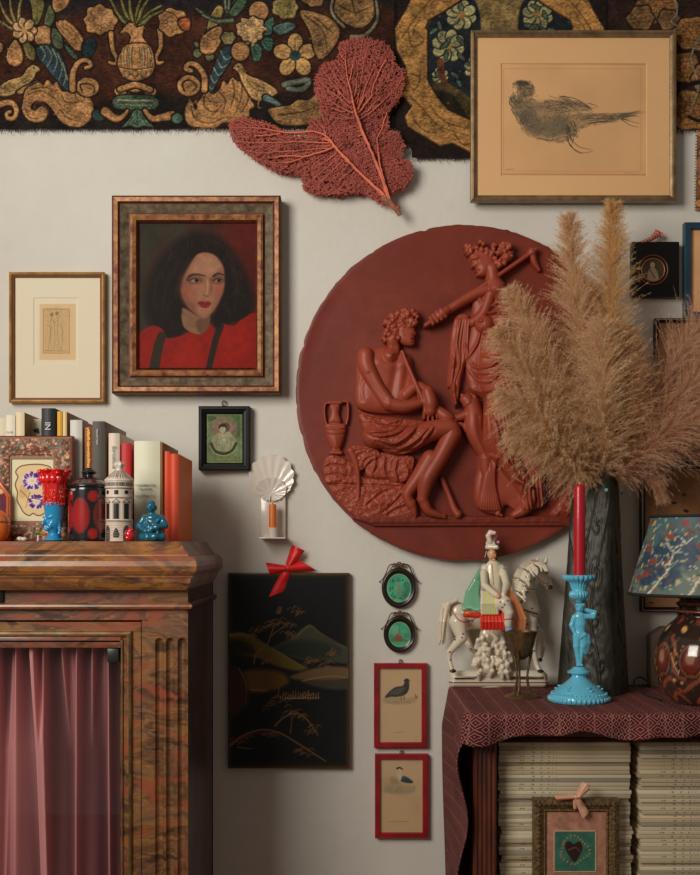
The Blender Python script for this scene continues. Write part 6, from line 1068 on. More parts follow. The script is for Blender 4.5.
# ================================================================ sea fan
def seafan():
    Zc = (220, 0, 2.917); ZT_ = lambda p: np.asarray(p, float)/Zc[2]+np.array(Zc[:2])
    out = [[(440, 560), (380, 470), (330, 400), (295, 345), (285, 300), (275, 260), (272, 225), (290, 190), (300, 178), (338, 165), (342, 125), (375, 106), (410, 100), (450, 106), (480, 120), (505, 145), (515, 180), (540, 200), (542, 240), (535, 270), (520, 300), (500, 320), (495, 380), (490, 460), (480, 560)],
           [(480, 600), (430, 570), (395, 565), (350, 570), (300, 570), (262, 562), (238, 545), (232, 512), (190, 505), (140, 490), (90, 455), (55, 430), (30, 405), (25, 370), (30, 345), (60, 335), (110, 345), (150, 355), (190, 370), (240, 375), (280, 340), (330, 380), (400, 470), (470, 560)],
           [(470, 560), (480, 480), (480, 400), (500, 370), (528, 385), (540, 420), (535, 455), (560, 465), (568, 500), (555, 530), (530, 555), (500, 562), (480, 600)]]
    shp = [cat(ZT_(o), 5) for o in out]; root = np.array(ZT_((505, 605))); r_ = np.random.default_rng(4); y0 = -.040; allV = []; allQ = []; allC = []; nv = 0
    cb = np.array(A(150, 82, 72, .56)); cr = np.array(A(182, 100, 78, .56)); cd = np.array(A(122, 66, 60, .56))
    for layer in range(3):
        pts = []
        for p, n in zip(shp, (4200, 3400, 1200)):
            a, b = p.min(0), p.max(0); q = a+(b-a)*r_.random((n*4, 2)); q = q[inside(q[:, 0], q[:, 1], p)][:n]
            d, _ = segd(q[:, 0], q[:, 1], p, True); w = fbm(q[:, 0], q[:, 1], 9, 5)*9; pts.append(q[(d > np.minimum(w*.55, 2.2)-.6)])
        A_ = np.concatenate(pts); nodes = [root.copy(), root+(-4, -4)]; par = [-1, 0]
        for s_ in range(3):                                          # main stems
            tip = [np.array(ZT_((400, 330))), np.array(ZT_((330, 420))), np.array(ZT_((455, 400)))][s_]; cur = 1
            for i in range(28):
                t = (i+1)/28; q = nodes[1]*(1-t)+tip*t+r_.normal(0, .25, 2)+np.array((math.sin(t*5+s_)*1.5, 0)); nodes.append(q); par.append(cur); cur = len(nodes)-1
        alive = np.ones(len(A_), bool); 
        for it in range(170):
            kd = kdtree.KDTree(len(nodes)); [kd.insert((q[0], q[1], 0), i) for i, q in enumerate(nodes)]; kd.balance(); pull = {}
            for i in np.flatnonzero(alive):
                co_, j, d = kd.find((A_[i, 0], A_[i, 1], 0))
                if d < 1.35: alive[i] = False
                elif d < 26: v = A_[i]-nodes[j]; pull.setdefault(j, np.zeros(2)); pull[j] += v/d
            if not pull: break
            new = 0
            for j, v in pull.items():
                l = np.hypot(*v)
                if l < 1e-3: continue
                q = nodes[j]+v/l*1.55+r_.normal(0, .12, 2); nodes.append(q); par.append(j); new += 1
            if not new or not alive.any(): break
        N = len(nodes); nodes = np.array(nodes); par = np.array(par); wgt = np.ones(N)
        for i in range(N-1, 0, -1): wgt[par[i]] += wgt[i]
        rad = np.minimum(.60+.036*wgt**.50, 2.3)*kk(y0)*.62; k = kk(y0); dz = (fbm(nodes[:, 0], nodes[:, 1], 26, 9+layer)-.5)*.020+layer*.008+(.006-.012*np.minimum(wgt/900, 1)); hh = fbm(nodes[:, 0], nodes[:, 1], 12, 33)
        P3 = np.stack([(nodes[:, 0]-CX)*k, y0+dz, CZ+(HY-nodes[:, 1])*k], 1)
        i = np.arange(1, N); a = P3[par[i]]; b = P3[i]; t = b-a; L = np.linalg.norm(t, axis=1, keepdims=True)+1e-9; t /= L; u = np.cross(t, [0, 1, 0]); u /= np.linalg.norm(u, axis=1, keepdims=True)+1e-9; w = np.cross(t, u); ra = rad[par[i]][:, None]*.95; rb = rad[i][:, None]*.95
        ra = np.minimum(ra, rb*1.5); ring = [(u, w), (w, -u), (-u, -w), (-w, u)]; V = np.stack([a+r0[0]*ra for r0 in ring]+[b+t*rb*.5+r0[0]*rb for r0 in ring], 1); base = nv+np.arange(N-1)[:, None]*8
        Q = np.concatenate([base+np.array([j, (j+1) % 4, 4+(j+1) % 4, 4+j]) for j in range(4)]+[base+np.array([4, 5, 6, 7])]); f = np.clip((wgt[i]-14)/160, 0, 1)[:, None]; C = cb*(1-f)+cr*f; g = np.clip((hh[i]-.5)*2.2, 0, .8)[:, None]; C = C*(1-g)+cd*g
        m = N*3; j = np.tile(np.arange(N), 3); an = r_.random(m)*2*PI; ln = (1.2+1.9*r_.random(m))*k; dv = np.stack([np.cos(an), r_.normal(0, .35, m), np.sin(an)], 1); p0 = P3[j]; p1 = p0+dv*ln[:, None]; w = np.stack([-np.sin(an), np.zeros(m), np.cos(an)], 1)*(.42*k); keep = (wgt[j] < 60); p0, p1, w, j = p0[keep], p1[keep], w[keep], j[keep]; m = len(j)
        d3 = np.array([0, .4*k, 0]); TW = np.stack([p0-w, p0+w, p1+w*.6, p1-w*.6, p0-d3, p0+d3, p1+d3*.6, p1-d3*.6], 1); tb_ = nv+(N-1)*8+np.arange(m)[:, None]*8; TQ = np.concatenate([tb_+np.array([0, 1, 2, 3]), tb_+np.array([4, 5, 6, 7])])
        g = np.clip((hh[j]-.5)*2.2+r_.normal(0, .15, m), 0, .9)[:, None]; allV.append(TW.reshape(-1, 3)); allQ.append(TQ); TC = np.repeat(cb*(1-g)+cd*g, 8, 0)
        allV.insert(-1, V.reshape(-1, 3)); allQ.insert(-1, Q); allC.append(np.repeat(C, 8, 0)); allC.append(TC); nv += (N-1)*8+m*8; continue
        allV.append(V.reshape(-1, 3)); allQ.append(Q); allC.append(np.repeat(C, 8, 0)); nv += (N-1)*8
    return np.concatenate(allV), np.concatenate(allQ), np.concatenate(allC)
V, Q, C = seafan(); c = P(401, 212, -.04); t = thing('sea_fan', 'dried red sea fan coral hung over the tapestry edge', 'coral', (c.x, 0, c.z))
fastmesh('fan', V, Q, colmat('dry_coral', .9, .15), t, C)
mb = MB(); mb.tube([P(x, y, z) for x, y, z in ((383, 196, -.042), (390, 203, -.043), (396, 209, -.043), (400, 215.5, -.041))], [.0085, .0075, .006, .0045], 12); mb.tube([P(397, 208, -.043), P(399.5, 206, -.05)], [.004, .002], 8); mb.tube([P(386, 199, -.042), P(386, 199, -.002)], .0015, 6); mb.build('holdfast', mat('dark_holdfast', A(92, 66, 48, .6), .8, 0, (90, A(150, 90, 62, .6)), (160, .6, .002)), t)
# ================================================================ white shell sconce with candle
y0 = -.012; t = thing('shell_sconce', 'white ceramic scallop shell wall sconce holding an orange candle', 'sconce', tuple(P(270.5, 539, 0))); wt = mat('white_tin_glaze', A(216, 206, 194, .5), .22, 0, (8, A(188, 178, 168, .62)), coat=.5); k = kk(y0); pv = (271., 494.)
cnt = (271.5, 477.); RX, RY = 22.3, 22.6
def shell(R0, cx, cy, rx, ry, nf, y_, dep, sc, a0, a1):
    nr, na = 34, 150; G = np.zeros((nr, na, 3))
    for j in range(na):
        ph = a0+(a1-a0)*j/(na-1); d = np.array((math.cos(ph), -math.sin(ph)))      # ray from the hinge; exit point on the ellipse
        ox, oy = pv[0]-cx, pv[1]-cy-R0; A2 = (d[0]/rx)**2+(d[1]/ry)**2; B2 = 2*(ox*d[0]/rx**2+oy*d[1]/ry**2); C2 = (ox/rx)**2+(oy/ry)**2-1; disc = max(B2*B2-4*A2*C2, 0); L = (-B2+math.sqrt(disc))/(2*A2)
        fl = math.cos(nf*2*PI*(j/(na-1)))
        for i in range(nr):
            q = i/(nr-1); r = L*q*(1+.03*fl*q**4); x = pv[0]+d[0]*r; y = pv[1]-R0+d[1]*r; hgt = dep*(.35+.65*q**2)+sc*fl*min(q*1.3, 1)*(.3+.7*q)
            G[i, j] = ((x-CX)*k, y_-hgt, CZ+(HY-y)*k)
    return G
mb = MB(); G = shell(0, cnt[0], cnt[1], RX, RY, 22, -.006, .009, .0009, -1.42, PI+1.42); mb.grid(G, flip=True); B_ = G.copy(); B_[..., 1] += .004; mb.grid(B_); mb.grid(np.stack([B_[-1], G[-1]])); mb.build('scallop', wt, t, True, 180)
mb = MB(); G = shell(0, 271.5, 489.5, 15., 11.6, 13, -.011, .008, .0010, -1.42, PI+1.42); mb.grid(G, flip=True); B_ = G.copy(); B_[..., 1] += .003; mb.grid(B_); mb.grid(np.stack([B_[-1], G[-1]])); mb.build('inner_shell', wt, t, True, 180)
mb = MB(); mb.box(PX(260.5, y0), PX(285.5, y0), -.012, 0, PZ(538, y0), PZ(493, y0), .002); mb.build('back_plate', wt, t); ys = -.042; mb = MB(); mb.box(PX(260.2, ys), PX(285.8, ys), -.068, -.002, PZ(538.8, ys), PZ(537.2, ys), .0012); mb.build('shelf', wt, t)
cc = P(272.6, 537.2, ys); mb = MB(); kz = kk(ys); mb.lathe([(0, 0), (4.6*kz, 0), (4.6*kz, 9.4*kz), (4.2*kz, 9.6*kz), (3.8*kz, 9*kz), (3.8*kz, 3*kz), (0, 3*kz)], tuple(cc), 28); mb.build('candle_socket', wt, t, True, 50)
ca = thing('candle', 'short orange candle in the white shell sconce', 'candle', (cc.x, cc.y, cc.z+3*kz)); mb = MB(); mb.lathe([(0, 3.*kz), (3.75*kz, 3.*kz), (3.75*kz, 32*kz), (3.4*kz, 33*kz), (1, 33.3*kz) if False else (.6*kz, 32.6*kz), (0, 32.6*kz)], tuple(cc), 24); mb.build('wax', mat('orange_wax', A(206, 112, 36, .62), .45, sss=.3), ca, True, 50); mb = MB(); mb.tube([(cc.x, cc.y, cc.z+32.4*kz), (cc.x+.0006, cc.y, cc.z+35*kz)], .0008, 6); mb.build('wick', mat('burnt_wick', (.02, .02, .02, 1), .9), ca)
EG = 1.1
# ================================================================ clothed table with magazine stacks
TZ = CZ-.336; YF = -.472; XT = PX(470, -.452)
M_mah = mat('reeded_mahogany', A(78, 34, 20, .4), .45, 0, (12, A(46, 22, 14, .4)), stretch=(4, 4, .6)); M_pine = mat('pale_wood', A(150, 98, 52, .45), .6, 0, (10, A(126, 78, 40, .45)), stretch=(3, 3, .4))
tb = thing('side_table', 'dark reeded wooden side table under the burgundy patterned cloth', 'table', (.75, -.23, 0)); XR2 = 1.25
mb = MB(); mb.box(XT+.002, XR2, -.452, -.012, TZ-.026, TZ-.004, .002); mb.build('top', M_pine, tb)
def leg(x0, x1):
    mb = MB(); n = 40; zb, zt = 0, TZ-.026; w_ = x1-x0; xs = np.linspace(0, 1, n); dep = .0032*np.abs(np.sin(xs*PI*5)); rows = []
    for z in (zb, zt): rows.append(np.stack([x0+xs*w_, -.452+.005-dep, np.full(n, z)], 1))
    mb.grid(np.array(rows)); mb.add([(x0, -.447, zb), (x0, -.447, zt), (x0, -.012, zt), (x0, -.012, zb)], [(0, 1, 2, 3)], 1); mb.add([(x1, -.447, zb), (x1, -.447, zt), (x1, -.012, zt), (x1, -.012, zb)], [(3, 2, 1, 0)], 0); return mb.build('side_panel', [M_mah, M_pine], tb, True, 60)
xa, xb = PX(474, -.452), PX(497, -.452); leg(xa, xb); leg(XR2-.05, XR2); SZ = PZ(909, -.42)
mb = MB(); mb.box(xb-.004, XR2-.04, -.45, -.014, SZ-.022, SZ, .001); mb.build('shelf', M_mah, tb); mb = MB(); mb.box(xb-.01, XR2-.04, -.016, -.006, .05, TZ-.03); mb.build('back_board', M_dkwood, tb, False); mb = MB(); mb.box(xb-.004, XR2-.04, -.445, -.425, TZ-.05, TZ-.026); mb.build('apron', M_mah, tb, False)
# ---- cloth
def clothmat():
    m, nt, b = newmat('burgundy_woven_cloth'); uv = nd(nt, 'ShaderNodeUVMap'); sep = nd(nt, 'ShaderNodeSeparateXYZ'); nt.links.new(uv.outputs[0], sep.inputs[0]); u, v = sep.outputs[0], sep.outputs[1]
    pp = lambda x, s: mth(nt, 'PINGPONG', mth(nt, 'ADD', x, 10.), s)
    d = mth(nt, 'ADD', mth(nt, 'DIVIDE', pp(u, .017), .017), mth(nt, 'DIVIDE', pp(v, .013), .013)); rings = mth(nt, 'FRACT', mth(nt, 'MULTIPLY', d, 2.)); l1 = ramp(nt, [(.70, (0, 0, 0, 1)), (.78, (1, 1, 1, 1))], rings).outputs[0]
    d2 = mth(nt, 'ADD', mth(nt, 'DIVIDE', pp(u, .006), .006), mth(nt, 'DIVIDE', pp(v, .007), .007)); l2 = ramp(nt, [(.62, (0, 0, 0, 1)), (.74, (1, 1, 1, 1))], mth(nt, 'FRACT', mth(nt, 'MULTIPLY', d2, 1.))).outputs[0]
    band = mth(nt, 'GREATER_THAN', mth(nt, 'FRACT', mth(nt, 'MULTIPLY', u, 1/.105)), .55); pat = mixc(nt, band, l1, l2)
    st = mth(nt, 'LESS_THAN', mth(nt, 'FRACT', mth(nt, 'MULTIPLY', u, 1/.035)), .09); pat = mixc(nt, 1., pat, st, 'LIGHTEN') if False else mixc(nt, mth(nt, 'MULTIPLY', st, .45), pat, (1, 1, 1, 1))
    thr = noise(nt, 900, coords(nt), 2); pat2 = mth(nt, 'MULTIPLY', mth(nt, 'MULTIPLY', pat, ramp(nt, [(.35, (.25, .25, .25, 1)), (.65, (1, 1, 1, 1))], thr).outputs[0]), 1.)
    base = ramp(nt, [(.35, A(52, 19, 24, .5)), (.65, A(72, 28, 33, .5))], noise(nt, 14, coords(nt), 4)).outputs[0]
    c = mixc(nt, pat2, base, A(160, 112, 100, .5)); nt.links.new(c, b.inputs['Base Color']); b.inputs['Roughness'].default_value = .95; b.inputs['Specular IOR Level'].default_value = .1; bump(nt, b, thr, .5, .0006); return m
mb = MB(); Vg = []; uvs = []
def addgrid(G, U):
    n0 = len(mb.v); mb.grid(G); uvs.extend(U.reshape(-1, 2).tolist())
# top and left fall: path across u from bottom of the left fall, over the edge, along the top
us = np.concatenate([np.linspace(-.56, -.012, 60), np.linspace(-.010, .012, 9), np.linspace(.014, 1.06, 90)]); vs_ = np.linspace(0, 1, 46); G = np.zeros((len(vs_), len(us), 3)); U = np.zeros((len(vs_), len(us), 2))
for i, v in enumerate(vs_):
    y = -.006+(YF+.006)*v
    for j, u in enumerate(us):
        if u > .012: x, z = XT+u-.003, TZ
        elif u > -.010:
            a = (u+.010)/.022*PI/2; x, z = XT+.009-.014*math.cos(a)+.0, TZ-.014+.014*math.sin(a)
        else:
            dn = -u-.010; flare = .004*dn/.5; w_ = .013*min(dn/.08, 1); x = XT-.005-flare-w_*(.55+.55*math.sin(v*9+dn*6+1.2)*(1-v**3))-v**3*.010*min(dn/.06, 1)*(1+1.1*math.sin(dn*26-.6))+.006*v*min(dn/.15, 1); z = TZ-.014-dn
        yy = y
        if u < -.02: yy = y-(.012+.014*math.sin(-u*15+1.0))*v**3*min(-u/.1, 1)
        G[i, j] = (x, yy, z+(.0012*math.sin(x*31)*math.sin(y*23) if u > .05 else 0)+.0006); U[i, j] = (u, v*.47)
addgrid(G[::-1], U[::-1])
# front fall with a wavy hem
us2 = np.linspace(-.012, 1.06, 260); vs2 = np.concatenate([np.linspace(0, .012, 6), np.linspace(.016, .062, 12)]); G = np.zeros((len(vs2), len(us2), 3)); U = np.zeros((len(vs2), len(us2), 2))
for j, u in enumerate(us2):
    x = XT+u-.003; hem = .048+.007*math.sin(u*21+.6)+.004*math.sin(u*47)+.012*math.exp(-(u/.05)**2)*1.0; wv = .006*math.sin(u*36+1)+.004*math.sin(u*77)
    for i, v in enumerate(vs2):
        s_ = v/.062*hem
        if s_ < .012: a = s_/.012*PI/2; y, z = YF-.008*math.sin(a), TZ-.008*(1-math.cos(a))
        else: y, z = YF-.008-wv*min((s_-.012)/.03, 1)-.002, TZ-.008-(s_-.012)
        xx = x-(.006*s_/.05 if u < .02 else 0); G[i, j] = (xx, y, z+.0006); U[i, j] = (u, .47+s_)
addgrid(G[::-1], U[::-1]); mb.uv = uvs
cl = mb.build('tablecloth', clothmat(), None, True, 180, solid=.0022); tag(cl, 'burgundy cloth with pale woven diamonds draped over the side table', 'tablecloth')
# ---- magazines: one thing each, copied
def magmat(i):
    m, nt, b = newmat('magazine_spine'); g = coords(nt, 'Generated', (1, 1, 1)); sep = nd(nt, 'ShaderNodeSeparateXYZ'); nt.links.new(g, sep.inputs[0]); gx, gz = sep.outputs[0], sep.outputs[2]
    base = [A(158, 146, 122, .46), A(142, 130, 108, .46), A(168, 158, 136, .46), A(130, 114, 90, .46), A(150, 134, 108, .46), A(120, 112, 98, .46)][i]
    n = noise(nt, 1, coords(nt, 'Object', (260, 1, 60)), 2, .6)
    txt = mth(nt, 'MULTIPLY', mth(nt, 'GREATER_THAN', n, .56), mth(nt, 'MULTIPLY', mth(nt, 'GREATER_THAN', gx, .16+.03*(i % 3)), mth(nt, 'LESS_THAN', gx, .44+.03*(i % 2)))); txt = mth(nt, 'MULTIPLY', txt, mth(nt, 'MULTIPLY', mth(nt, 'GREATER_THAN', gz, .3), mth(nt, 'LESS_THAN', gz, .7)))
    nt.links.new(mixc(nt, mth(nt, 'MULTIPLY', txt, .8), base, A(60, 54, 46, .46)), b.inputs['Base Color']); b.inputs['Roughness'].default_value = .45; return m
mags = [magmat(i) for i in range(6)]; M_magc = mat('magazine_cover', A(120, 108, 88, .46), .35); MH = 4.03*kk(-.41); ML = 131.5*kk(-.41)
def make_mag(mi):
    t = thing('magazine', 'x', 'magazine'); mb = MB(); L, Wd, H = ML, .215, MH*.955
    mb.box(0, L, 0, Wd, 0, H, .0009); 
    mb.build('cover', mags[mi], t, True, 40); mb = MB(); mb.box(.0012, L-.0012, .004, Wd+.0006, .0008, H-.0008); mb.build('pages', M_pages, t, False); return t
protos = [make_mag(i) for i in range(6)]; used = set()
def put_mag(i, x, y, z, label, group):
    src = protos[i]
    if i in used:
        o = src.copy(); COL.objects.link(o)
        for ch in src.children: c = ch.copy(); COL.objects.link(c); c.parent = o
    else: used.add(i); o = src
    o.location = (x, y, z); o['label'] = label; o['group'] = group; return o
ym = -.41; rg_ = np.random.default_rng(8)
for px0, nm in ((498.5, 'left'), (640.5, 'right')):
    for n in range(41):
        top = n == 40; jx = rg_.normal(0, .9)+(1.5 if (n < 19 and nm == 'left') else 0); i = int(rg_.choice(6, p=[.26, .2, .2, .12, .14, .08]))
        lab = f'topmost pale magazine of the {nm} stack under the table cloth' if top else f'pale-spined magazine lying in the {nm} stack under the table'
        put_mag(i, PX(px0+jx, ym), ym+rg_.normal(0, .0022), SZ+.0004+n*MH, lab, f'magazines in the {nm} stack')
# ---- framed heart leaning on the magazines, with ribbon bow
yf = -.436; bx = frame_box(533.5, 799, 619.5, 909, yf); k = kk(yf); t = thing('framed_heart', 'small ornate gilt frame with a beaded heart on green, leaning on the magazines', 'picture', ((bx[0]+bx[1])/2, yf, SZ)); bx = (bx[0], bx[1], SZ, bx[3])
M_carv = mat('carved_old_gilt', A(104, 80, 46, .46), .45, .35, (160, A(56, 42, 26, .46)), (230, 1., .004)); frame_part(t, bx, [(0, yf+.018), (0, yf+.001), (.003, yf-.002), (.010, yf-.005), (.016, yf-.002), (.021, yf+.001), (.0235, yf-.001), (.0265, yf+.002), (.0265, yf+.006)], [M_carv]); backing(t, bx, .004, yf+.004, yf+.016)
mb = MB()
for e, (a, b_) in enumerate((((bx[0], bx[3]), (bx[1], bx[3])), ((bx[1], bx[3]), (bx[1], bx[2])), ((bx[0], bx[3]), (bx[0], bx[2])))):
    L = math.hypot(b_[0]-a[0], b_[1]-a[1]); n = int(L/.009); ix, iz = [(0, -.0105), (-.0105, 0), (.0105, 0)][e]
    for j in range(n): q = (j+.5)/n; x, z = a[0]+(b_[0]-a[0])*q+ix, a[1]+(b_[1]-a[1])*q+iz; mb.ell((x, yf-.004, z), (.0036, .0022, .0026) if e == 0 else (.0026, .0022, .0036), nu=8, nv=6)
mb.build('carved_beads', M_carv, t)
y2 = yf+.0035; cv = Cv(544, 810, 610, 908, 5, (142, 100, 82)); cv.mottle(4, .12, 5); cv.z = (490, 730, 3.333); cv.poly([(218, 340), (350, 340), (350, 470), (218, 470)], (46, 88, 74), .5, 1, False); cv.mottle(5, .16, 7)
cv.poly([(282, 440), (258, 410), (250, 385), (262, 370), (280, 380), (298, 370), (308, 388), (302, 412)], (40, 26, 24), 1.); cv.line([(262, 400), (285, 392), (300, 404)], (110, 60, 50), 5, 3, .7)
for a in np.linspace(0, 2*PI, 26): x, y = 280+46*math.cos(a)*(1+.16*math.sin(3*a+1)), 400+44*math.sin(a)*(1+.1*math.cos(4*a)); cv.ell(x, y, 4.5, 3.6, (126, 106, 78), a, .5, .85); cv.ell(x+3, y+4, 2.6, 2.2, (66, 54, 38), a, .5, .7)
canvas(cv, 'beaded_picture', colmat('velvet_picture', .8, .2), t, y2, .5)
mb = MB(); q = lambda zx, zy: P(490+zx/3.333, 730+zy/3.333, y2-.001)
for x in np.arange(215, 354, 5.6):
    for y in (337, 473): p_ = q(x, y); mb.ell(p_, .0013, nu=8, nv=5)
for y in np.arange(342, 470, 5.6):
    for x in (214, 353): p_ = q(x, y); mb.ell(p_, .0013, nu=8, nv=5)
mb.build('bead_border', mat('pearl_beads', A(206, 184, 150, .5), .3), t)
mr = mat('pale_pink_ribbon', A(196, 150, 122, .5), .4, 0, (50, A(178, 128, 104, .5)), (500, .15, .0005)); R_ = lambda a, b, y=yf-.012: P(490+a/3.333, 730+b/3.333, y); mb = MB()
patch(mb, R_(284, 218), R_(300, 226), R_(334, 186, yf-.008), R_(308, 172, yf-.008), .009); patch(mb, R_(290, 222, yf-.018), R_(302, 226, yf-.018), R_(334, 198, yf-.014), R_(322, 178, yf-.014), .003); patch(mb, R_(280, 214), R_(284, 230), R_(222, 236, yf-.008), R_(212, 216, yf-.008), .007); patch(mb, R_(278, 228), R_(300, 226), R_(330, 272, yf-.006), R_(308, 294, yf-.006), .005, wave=.0015); patch(mb, R_(276, 226, yf-.010), R_(286, 230, yf-.010), R_(290, 262, yf-.006), R_(278, 262, yf-.006), .002); mb.ell(R_(288, 223, yf-.016), (.0046, .004, .005)); mb.build('ribbon_bow', mr, t, label='pale pink satin ribbon bow')
EG = 1.1
# ================================================================ things on the side table
# ---- staffordshire rider
yh = -.052; O4 = (430, 520, 4.607); kh = kk(yh); ZB = TZ+.0008; zsc = (775-0)/4.607
def q(zx, zy, dy=0.):
    p = P(O4[0]+zx/O4[2], O4[1]+zy/O4[2], yh); p.y += dy*kh; 
    return p
c = q(315, 775); ZBASE = ZB; t = thing('rider_figurine', 'white glazed pottery figurine of a rider in green cloak on a dappled horse', 'figurine', (c.x, yh, ZB)); dz = ZB-c.z
q0 = q
def q(zx, zy, dy=0.): p = q0(zx, zy, dy); p.z = ZB+(p.z-c.z); return p
u = kh/O4[2]; W = A(210, 198, 176, .45); GR = A(92, 140, 112, .5); OR = A(206, 112, 66, .5); RD = A(196, 44, 28, .5); SK = A(196, 144, 108, .5); HR = A(58, 36, 30, .5); KH = A(40, 30, 28, .5); YG = A(176, 180, 108, .5); BL = A(136, 150, 176, .5); LIL = A(150, 128, 120, .5); rk = np.random.default_rng(14)
glz = colmat('pottery_glaze', .22, .5, coat=.5)
B = Blob(); B.cap(q(118, 728), q(512, 728), 30*u, 30*u, W, False, 1.25); B.cap(q(110, 752), q(520, 752), 24*u, 24*u, W, False, 1.5); B.cap(q(150, 716), q(480, 716), 20*u, 20*u, W, False, 1.3)
def basecol(V, C):
    C = C.copy(); z = (V[:, 2]-ZB)/u; C[(abs(z-26) < 3.2)] = A(96, 62, 50, .5); return C
V, Q, C = B.mesh(.0011, .003); V[:, 2] = np.maximum(V[:, 2], ZB); C = basecol(V, C); fastmesh('base', V, Q, glz, t, C)
B = Blob()                                                             # foliage support between the legs
for i in range(70): 
    yv_ = 530+rk.random()*180; w_ = 62+(yv_-530)*.36; x = 290+(rk.random()-.5)*2*w_*.9-(15 if yv_ < 600 else 0); B.cap(q(x, yv_, -9-rk.random()*7), q(x-14+28*rk.random(), yv_+26, -8-rk.random()*5), 11*u, 8*u, W)
B.cap(q(285, 540), q(285, 730), 58*u, 80*u, W, False, .42); B.build('foliage_support', glz, t, .0009, .0034)
# horse: one skin
B = Blob(); B.chain([q(150, 452), q(210, 448), q(300, 450), q(400, 446), q(440, 432)], [60*u, 58*u, 54*u, 56*u, 58*u], W, .62); B.ell(q(128, 430), (40*u, 36*u, 50*u), W)
B.chain([q(442, 420), q(428, 350), q(430, 290), q(462, 232)], [64*u, 58*u, 52*u, 38*u], W, .58); B.chain([q(462, 222), q(500, 236), q(530, 280), q(547, 306)], [34*u, 35*u, 26*u, 18*u], W, .75); B.ell(q(497, 256), (22*u, 17*u, 24*u), W); B.chain([q(512, 210, -16), q(518, 192, -20), q(524, 174, -20)], [10*u, 8*u, 3*u], W); B.chain([q(500, 208, 10), q(504, 190, 12), q(509, 172, 12)], [10*u, 8*u, 3*u], W)
B.ell(q(549, 312, -6), (12*u, 12*u, 11*u), KH); B.ell(q(524, 246, -18), (6*u, 4*u, 4*u), KH); B.ell(q(524, 238, -19), (9*u, 4*u, 3*u), W)
B.chain([q(122, 470, -16), q(138, 540, -20), q(84, 604, -16), q(82, 640, -16), q(92, 680, -18)], [42*u, 24*u, 14*u, 10.5*u, 11*u], W); B.ell(q(98, 690, -19), (15*u, 12*u, 9*u), KH); B.chain([q(160, 490, 16), q(172, 550, 16), q(196, 600, 8), q(236, 640, 4), q(244, 664, 2)], [34*u, 22*u, 14*u, 11*u, 11*u], W); B.ell(q(245, 676, 0), (13*u, 12*u, 9*u), KH)
B.chain([q(450, 470, -14), q(462, 540, -16), q(468, 600, -14), q(480, 660, -14), q(490, 686, -16)], [34*u, 20*u, 13*u, 11*u, 12*u], W); B.ell(q(496, 692, -18), (15*u, 12*u, 8*u), KH); B.chain([q(470, 480, 12), q(512, 530, 6), q(522, 585, 0), q(512, 630, 0)], [30*u, 19*u, 12*u, 10*u], W); B.ell(q(508, 648, 0), (10*u, 10*u, 10*u), KH)
for i in range(9): a = i/8; B.chain([q(118-6*a, 372+8*a, -8+2*i), q(80-20*a+8*math.sin(i), 388+16*a, -10+2*i), q(60-8*a+7*math.sin(i*2), 470, -10+2*i), q(52+12*math.sin(i*1.7), 560+24*math.sin(i*3), -8+2*i)], [9*u, 10*u, 9*u, 5*u], W)
crest = cat([(478, 192), (440, 200), (404, 232), (384, 280), (374, 330)], 5, False)
for i in range(17): a = i/16; s_ = crest[min(int(a*20), 20)]; B.chain([q(s_[0]-2, s_[1], -6), q(s_[0]+14, s_[1]+8, -24), q(s_[0]+30, s_[1]+22+4*math.sin(i*2), -30), q(s_[0]+38+6*math.sin(i*1.3), s_[1]+42, -31)], [7*u, 6*u, 5.5*u, 4*u], W)
spots = [(rk.random()*440+100, 380+rk.random()*190) for _ in range(26)]+[(390+rk.random()*60, 300+rk.random()*150) for _ in range(8)]+[(84, 604), (190, 600), (88, 640), (142, 520), (470, 600), (240, 640)]
def horsecol(V, C):
    C = C.copy(); zx = (V[:, 0]/kh+CX-O4[0])*O4[2]; zy = (HY-(V[:, 2]-ZB+c.z-CZ)/kh-O4[1])*O4[2]
    for sx, sy in spots: m = ((zx-sx)/5.2)**2+((zy-sy)/3.6)**2 < 1; C[m] = A(74, 56, 52, .5)
    def ln(p, w_, col, fr=True): d, _ = segd(zx, zy, cat(p, 6, False)); m = (d < w_) & ((V[:, 1] < yh) | (not fr)); C[m] = col
    ln([(100, 420), (120, 455), (165, 470), (210, 452)], 3.2, A(150, 84, 96, .5)); ln([(425, 415), (455, 425), (492, 436)], 4, A(120, 52, 48, .5)); ln([(478, 232), (490, 262), (520, 292), (545, 296)], 2.6, A(150, 120, 96, .5)); ln([(420, 316), (470, 322), (520, 318), (540, 300)], 2.4, A(160, 92, 60, .5)); ln([(60, 410), (50, 500), (52, 580)], 1.6, A(160, 130, 100, .5)); ln([(75, 400), (66, 500), (66, 570)], 1.6, A(160, 130, 100, .5))
    for i in range(8): a = i/7; ln([(440-46*a, 214+104*a), (450-46*a, 244+100*a)], 1.3, A(150, 134, 110, .5))
    return C
B.build('horse', glz, t, .00085, .0022, horsecol)
# saddle cloths
B = Blob()
for i in range(7): a = i/6; B.chain([q(334+22*a, 318+14*a, -24), q(356+34*a, 370+20*a, -30), q(372+44*a, 450, -30), q(376+40*a+5*math.sin(i*2), 520, -26)], [9*u, 11*u, 10*u, 7*u], OR if i % 3 else A(216, 150, 96, .5))
B.chain([q(150, 432, -30), q(206, 434, -30)], [13*u, 14*u], RD); B.ell(q(165, 424, -32), (20*u, 10*u, 12*u), A(220, 100, 50, .5))
for i in range(7): B.chain([q(226+15*i, 424, -30), q(224+16*i, 462, -34), q(226+16*i, 494, -32)], [9*u, 10*u, 8*u], RD)
B.build('saddle_cloth', glz, t, .0009, .0012).__setitem__('label', 'red and orange saddle cloth')
